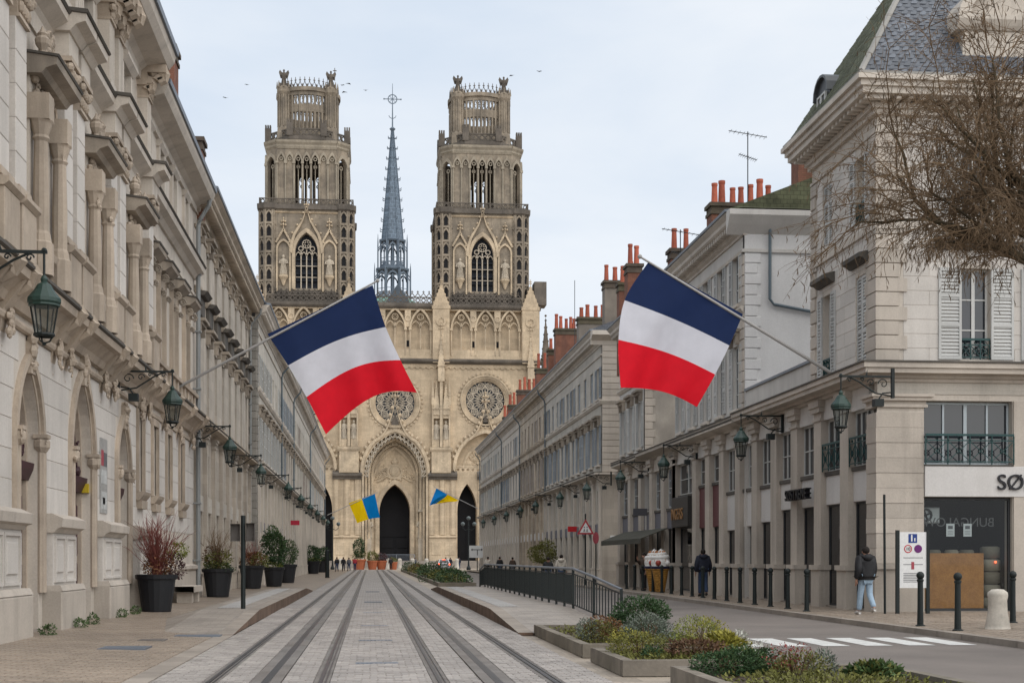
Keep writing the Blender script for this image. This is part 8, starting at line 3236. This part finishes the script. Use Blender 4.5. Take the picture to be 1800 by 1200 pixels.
t = thing("information_board", "white information board between two dark posts by the corner pillar", "sign", (14.0, 37.1, RZ))
FB = Fr((14.05, 37.0, RZ), (1, 0), (0, -1))
for a in (0.0, 0.84):
    m = MB(FB)
    m.box(a, a + 0.09, -0.05, 0.04, 0, 2.25)
    m.build("board_post", m_iron, t)
m = MB(FB)
m.box(0.09, 0.84, -0.02, 0.02, 0.7, 2.2)
pb = m.build("board_panel", m_whitep, t)
for (shape, a, z, s_, mm) in (("sq", 0.46, 2.03, 0.12, M("sign blue", (0.01, 0.04, 0.2), rough=0.4, var=0, bump=0)), ("ring", 0.33, 1.75, 0.11, M("sign red", (0.45, 0.01, 0.03), rough=0.4, var=0, bump=0)), ("disc", 0.61, 1.75, 0.11, M("sign purple", (0.12, 0.01, 0.13), rough=0.4, var=0, bump=0))):
    m = MB(FB)
    if shape == "sq":
        m.box(a - s_, a + s_, 0.018, 0.026, z - s_, z + s_)
    elif shape == "ring":
        m.ring(a, z, s_ * 0.78, s_, 0.018, 0.026, 20)
    else:
        m.ring(a, z, 0.0, s_, 0.018, 0.026, 20)
    m.build("board_symbol", mm, pb)
m = MB(FB)
m.plate([(0.41, 1.95), (0.45, 1.95), (0.45, 2.1), (0.41, 2.1)], 0.026, 0.03)
m.ring(0.43, 2.115, 0, 0.02, 0.026, 0.03, 8)
m.plate([(0.5, 1.95), (0.53, 1.95), (0.53, 2.04), (0.5, 2.04)], 0.026, 0.03)
m.build("board_pictogram", m_whitep, pb)
lettering("board_lettering", "10", 0.13, FB, 0.265, 0.03, 1.705, pb, m_letter, 0.002)
m = MB(FB)
for k in range(9):
    z = 1.5 - k * 0.09 if k < 3 else 1.08 - (k - 3) * 0.045
    if k != 1:
        m.box(0.2, 0.2 + (0.5 if k % 2 else 0.54), 0.018, 0.023, z, z + 0.018)
m.build("board_text", m_noticed, pb)
m = MB(FB)
m.box(0.42, 0.5, 0.018, 0.025, 1.2, 1.4)
m.build("board_symbol", m_noticer, pb)
m = MB(FB)
m.tube([(-0.34, 0.1, 0), (-0.36, 0.1, 3.2)], 0.035, 8)
tag(m.build("thin_post", m_iron), "thin dark post leaning by the corner pillar", "post")

# warning triangle, round sign, far direction sign
t = thing("warning_sign", "triangular red-bordered pedestrian warning sign on a dark pole", "road sign", (11.95, 78.6, RZ))
m = MB()
m.tube([(11.95, 78.6, RZ), (11.95, 78.6, 4.1)], 0.04, 8)
m.build("sign_pole", m_iron, t)
FS = Fr((11.95, 78.55, 3.35), (1, 0), (0, -1))
m = MB(FS)
m.plate([(-0.48, -0.4), (0.48, -0.4), (0, 0.44)], 0, 0.02)
m.build("sign_border", M("sign border red", (0.4, 0.03, 0.04), rough=0.5, var=0, bump=0), t)
m = MB(FS)
m.plate([(-0.33, -0.31), (0.33, -0.31), (0, 0.27)], 0.021, 0.03)
m.build("sign_face", m_whitep, t)
m = MB(FS)
for s in (-0.08, 0.08):
    m.plate([(s - 0.05, -0.27), (s, -0.05), (s + 0.05, -0.27), (s + 0.02, -0.27), (s, -0.15), (s - 0.02, -0.27)], 0.031, 0.036)
    m.ring(s, 0.0, 0, 0.035, 0.031, 0.036, 8)
m.build("sign_pictogram", m_blackp, t)
t = thing("round_sign", "round road sign seen edge-on by the side street corner", "road sign", (12.6, 79.0, RZ))
m = MB()
m.tube([(12.6, 79.0, RZ), (12.6, 79.0, 3.1)], 0.035, 8)
m.build("sign_pole", m_iron, t)
m = MB(Fr((12.6, 78.95, 2.75), (0.35, -0.94), (-0.94, -0.35)))
m.ring(0, 0, 0.0, 0.33, 0, 0.02, 20)
m.build("sign_disc", m_noticer, t)
t = thing("direction_sign", "white direction sign with two-way arrow before the right side door", "road sign", (13.2, 176, 0))
FD = Fr((13.2, 176, 0), (1, 0), (0, -1))
m = MB(FD)
m.tube([(0, -0.05, 0), (0, -0.05, 3.2)], 0.06, 8)
m.build("sign_pole", m_iron, t)
m = MB(FD)
m.box(-1.0, 1.05, 0, 0.05, 1.7, 3.2)
m.build("sign_face", m_whitep, t)
m = MB(FD)
m.box(-0.6, 0.5, 0.051, 0.07, 2.66, 2.74)
m.plate([(-0.6, 2.55), (-0.6, 2.85), (-0.8, 2.7)], 0.051, 0.07)
m.plate([(0.5, 2.55), (0.5, 2.85), (0.68, 2.7)], 0.051, 0.07)
m.box(-0.04, 0.04, 0.051, 0.07, 2.0, 2.66)
m.build("sign_arrow", m_blackp, t)
m = MB(FD)
m.box(0.74, 0.98, 0.051, 0.07, 2.55, 2.85)
m.build("sign_symbol", M("parking blue", (0.02, 0.07, 0.3), rough=0.5, var=0, bump=0), t)
# hanging shop signs
for lab, y, z, c, g_ in (("small red hanging shop sign on the long shuttered house", 95.0, 3.4, (0.5, 0.015, 0.02), 0.6), ("red shop sign midway down the left row", 112, 4.2, (0.4, 0.015, 0.04), 0.7), ("small dark hanging sign over the awning shop", 70.5, 3.75, (0.06, 0.06, 0.07), 0.7)):
    left = "left" in lab
    f = FL3 if left else FRR
    m = MB(f)
    m.bbox(y, y + 0.12, 0.15, 0.15 + g_, z, z + 0.36, 0.02)
    m.box(y + 0.04, y + 0.08, 0, 0.2, z + 0.28, z + 0.32)
    tag(m.build("hanging_sign", M("sign paint " + lab[:12], c, rough=0.5, var=0.1, bump=0)), lab, "shop sign")


# lamp standards, barriers, planters, palm on the square
def lamp_standard(label, x, y):
    t = thing("lamp_standard", label, "street lamp", (x, y, 0), 0, "globe lamp standards")
    m = MB()
    m.lathe((x, y, 0), [(0.3, 0), (0.3, 0.3), (0.14, 0.6), (0.09, 1.2), (0.07, 6.0), (0.1, 6.1), (0.04, 6.9)], 10)
    for s in (-1, 1):
        m.tube([(x, y, 5.7), (x + s * 0.45, y, 5.5), (x + s * 0.8, y, 5.8), (x + s * 0.8, y, 6.1)], 0.05, 6)
    m.build("post", m_iron, t)
    for dx, z in ((-0.8, 6.1), (0, 6.9), (0.8, 6.1)):
        m = MB()
        m.ball((x + dx, y, z + 0.26), 0.28, 12)
        m.build("globe", M("grey lamp globe", (0.10, 0.12, 0.12), rough=0.3, var=0.1, bump=0), t, smooth=True)


lamp_standard("three-globed lamp standard before the right side door", 13.5, 196)
lamp_standard("three-globed lamp standard at the end of the left row", -5.2, 198)
t = thing("crowd_barrier", "grey steel barrier across the great portal", "barrier", (4.4, 236, 0))
for a in (1.3, 4.3, 7.3):
    m = MB()
    m.box(a - 0.05, a + 0.05, 236, 236.08, 0, 2.3)
    m.build("barrier_post", m_zinc, t)
for z in (0.25, 2.25):
    m = MB()
    m.box(1.3, 7.3, 236.01, 236.07, z - 0.04, z + 0.04)
    m.build("barrier_rail", m_zinc, t)
m = MB()
for k in range(60):
    m.box(1.35 + k * 0.1, 1.37 + k * 0.1, 236.03, 236.05, 0.3, 2.2)
stuff(m.build("barrier_mesh", m_zinc, t))


def pot_plant(label, x, y, r, h, parts):
    t = thing("terracotta_planter", label, "planter", (x, y, 0), 0, "orange planters on the square")
    m = MB()
    m.lathe((x, y, 0), [(r * 0.75, 0), (r, h * 0.85), (r * 1.08, h * 0.86), (r * 1.08, h), (r * 0.9, h), (r * 0.85, h * 0.9)], 14)
    m.build("pot", m_potr, t)
    for (dz, rr, rz, n, key) in parts:
        m = MB()
        leaves(m, (x, y, h + dz), (rr, rr, rz), n, 0.22)
        m.build("foliage", LEAF[key], t)


pot_plant("tall orange planter with clipped conical shrub", -1.6, 206, 0.95, 1.5, [(1.4, 0.9, 1.7, 1600, "dark"), (0.6, 1.1, 0.6, 300, "olive")])
pot_plant("orange planter with green bush, second", 0.3, 206, 0.75, 1.3, [(0.6, 1.0, 0.8, 700, "olive")])
pot_plant("orange planter with reddish bush, third", 1.6, 206.5, 0.75, 1.3, [(0.4, 0.9, 0.6, 600, "plum")])
pot_plant("small orange planter at the right of the row", 3.3, 206, 0.6, 1.1, [(0.2, 0.6, 0.4, 250, "olive")])
t = thing("olive_tree", "small bushy green tree in a tub before the far right shops", "tree", (12.3, 101, RZ))
m = MB()
m.tube([(12.3, 101, RZ), (12.35, 101, 1.3)], 0.08, 8)
m.build("trunk", m_bark, t)
m = MB()
leaves(m, (12.3, 101, 2.0), (1.1, 1.1, 0.9), 1600, 0.16)
leaves(m, (12.6, 104, 1.9), (0.8, 0.8, 0.8), 700, 0.16)
m.build("crown", LEAF["olive"], t)

# television aerials and birds
for lab, x, y, z0, z1 in (("tall television aerial above the brick chimneys of the rendered house", 16.3, 60.4, 16.8, 20.1), ("small television aerial on the rendered house's roof edge", 13.9, 63.0, 14.3, 16.4), ("thin aerial on the long shuttered house", 15.3, 106, 16, 22.5)):
    t = thing("aerial", lab, "aerial", (x, y, z0))
    m = MB()
    m.tube([(x, y, z0), (x, y, z1)], 0.025, 5)
    m.build("mast", m_blackp, t)
    if z1 < 21:
        m = MB()
        for zz, L in ((z1 - 0.1, 1.7), (z1 - 1.1, 0.8)):
            m.tube([(x - L * 0.5, y, zz + 0.12), (x + L * 0.5, y, zz - 0.12)], 0.018, 4)
            for k in range(9):
                xx = x - L * 0.45 + L * 0.9 * k / 8
                m.tube([(xx, y - 0.25, zz + 0.1 - 0.03 * k), (xx, y + 0.25, zz + 0.1 - 0.03 * k)], 0.01, 3)
        m.build("antenna", m_blackp, t)
bl = ["left of the towers, lower", "far left of the towers", "right of the left tower, lowest", "right of the left tower, highest", "right of the left tower, nearest it", "between left tower and spire", "above the right tower, lower", "above the right tower, far right"]
for (x, y), w in zip(((396, 172), (434, 149), (606, 162), (612, 147), (601, 150), (643, 159), (900, 133), (948, 126)), bl):
    p = px(x, y, Y=150)
    t = thing("flying_bird", "small dark bird in the sky " + w, "bird", p, 0, "birds in the sky")
    m = MB()
    m.ball(p, 0.06, 6, 1.0, 2.0, 0.8)
    for s in (-1, 1):
        m.add([(p[0], p[1] - 0.1, p[2]), (p[0], p[1] + 0.12, p[2]), (p[0] + s * 0.17, p[1] + 0.05, p[2] + RND.uniform(0.02, 0.12)), (p[0] + s * 0.3, p[1] + 0.14, p[2] + RND.uniform(-0.1, 0.15))], [(0, 1, 2), (1, 3, 2)])
    o = m.mesh("flying_bird", m_blackp, p)
    bpy.data.objects.remove(t)
    tag(link("flying_bird", o, None, p), "small dark bird in the sky " + w, "bird", "birds in the sky")
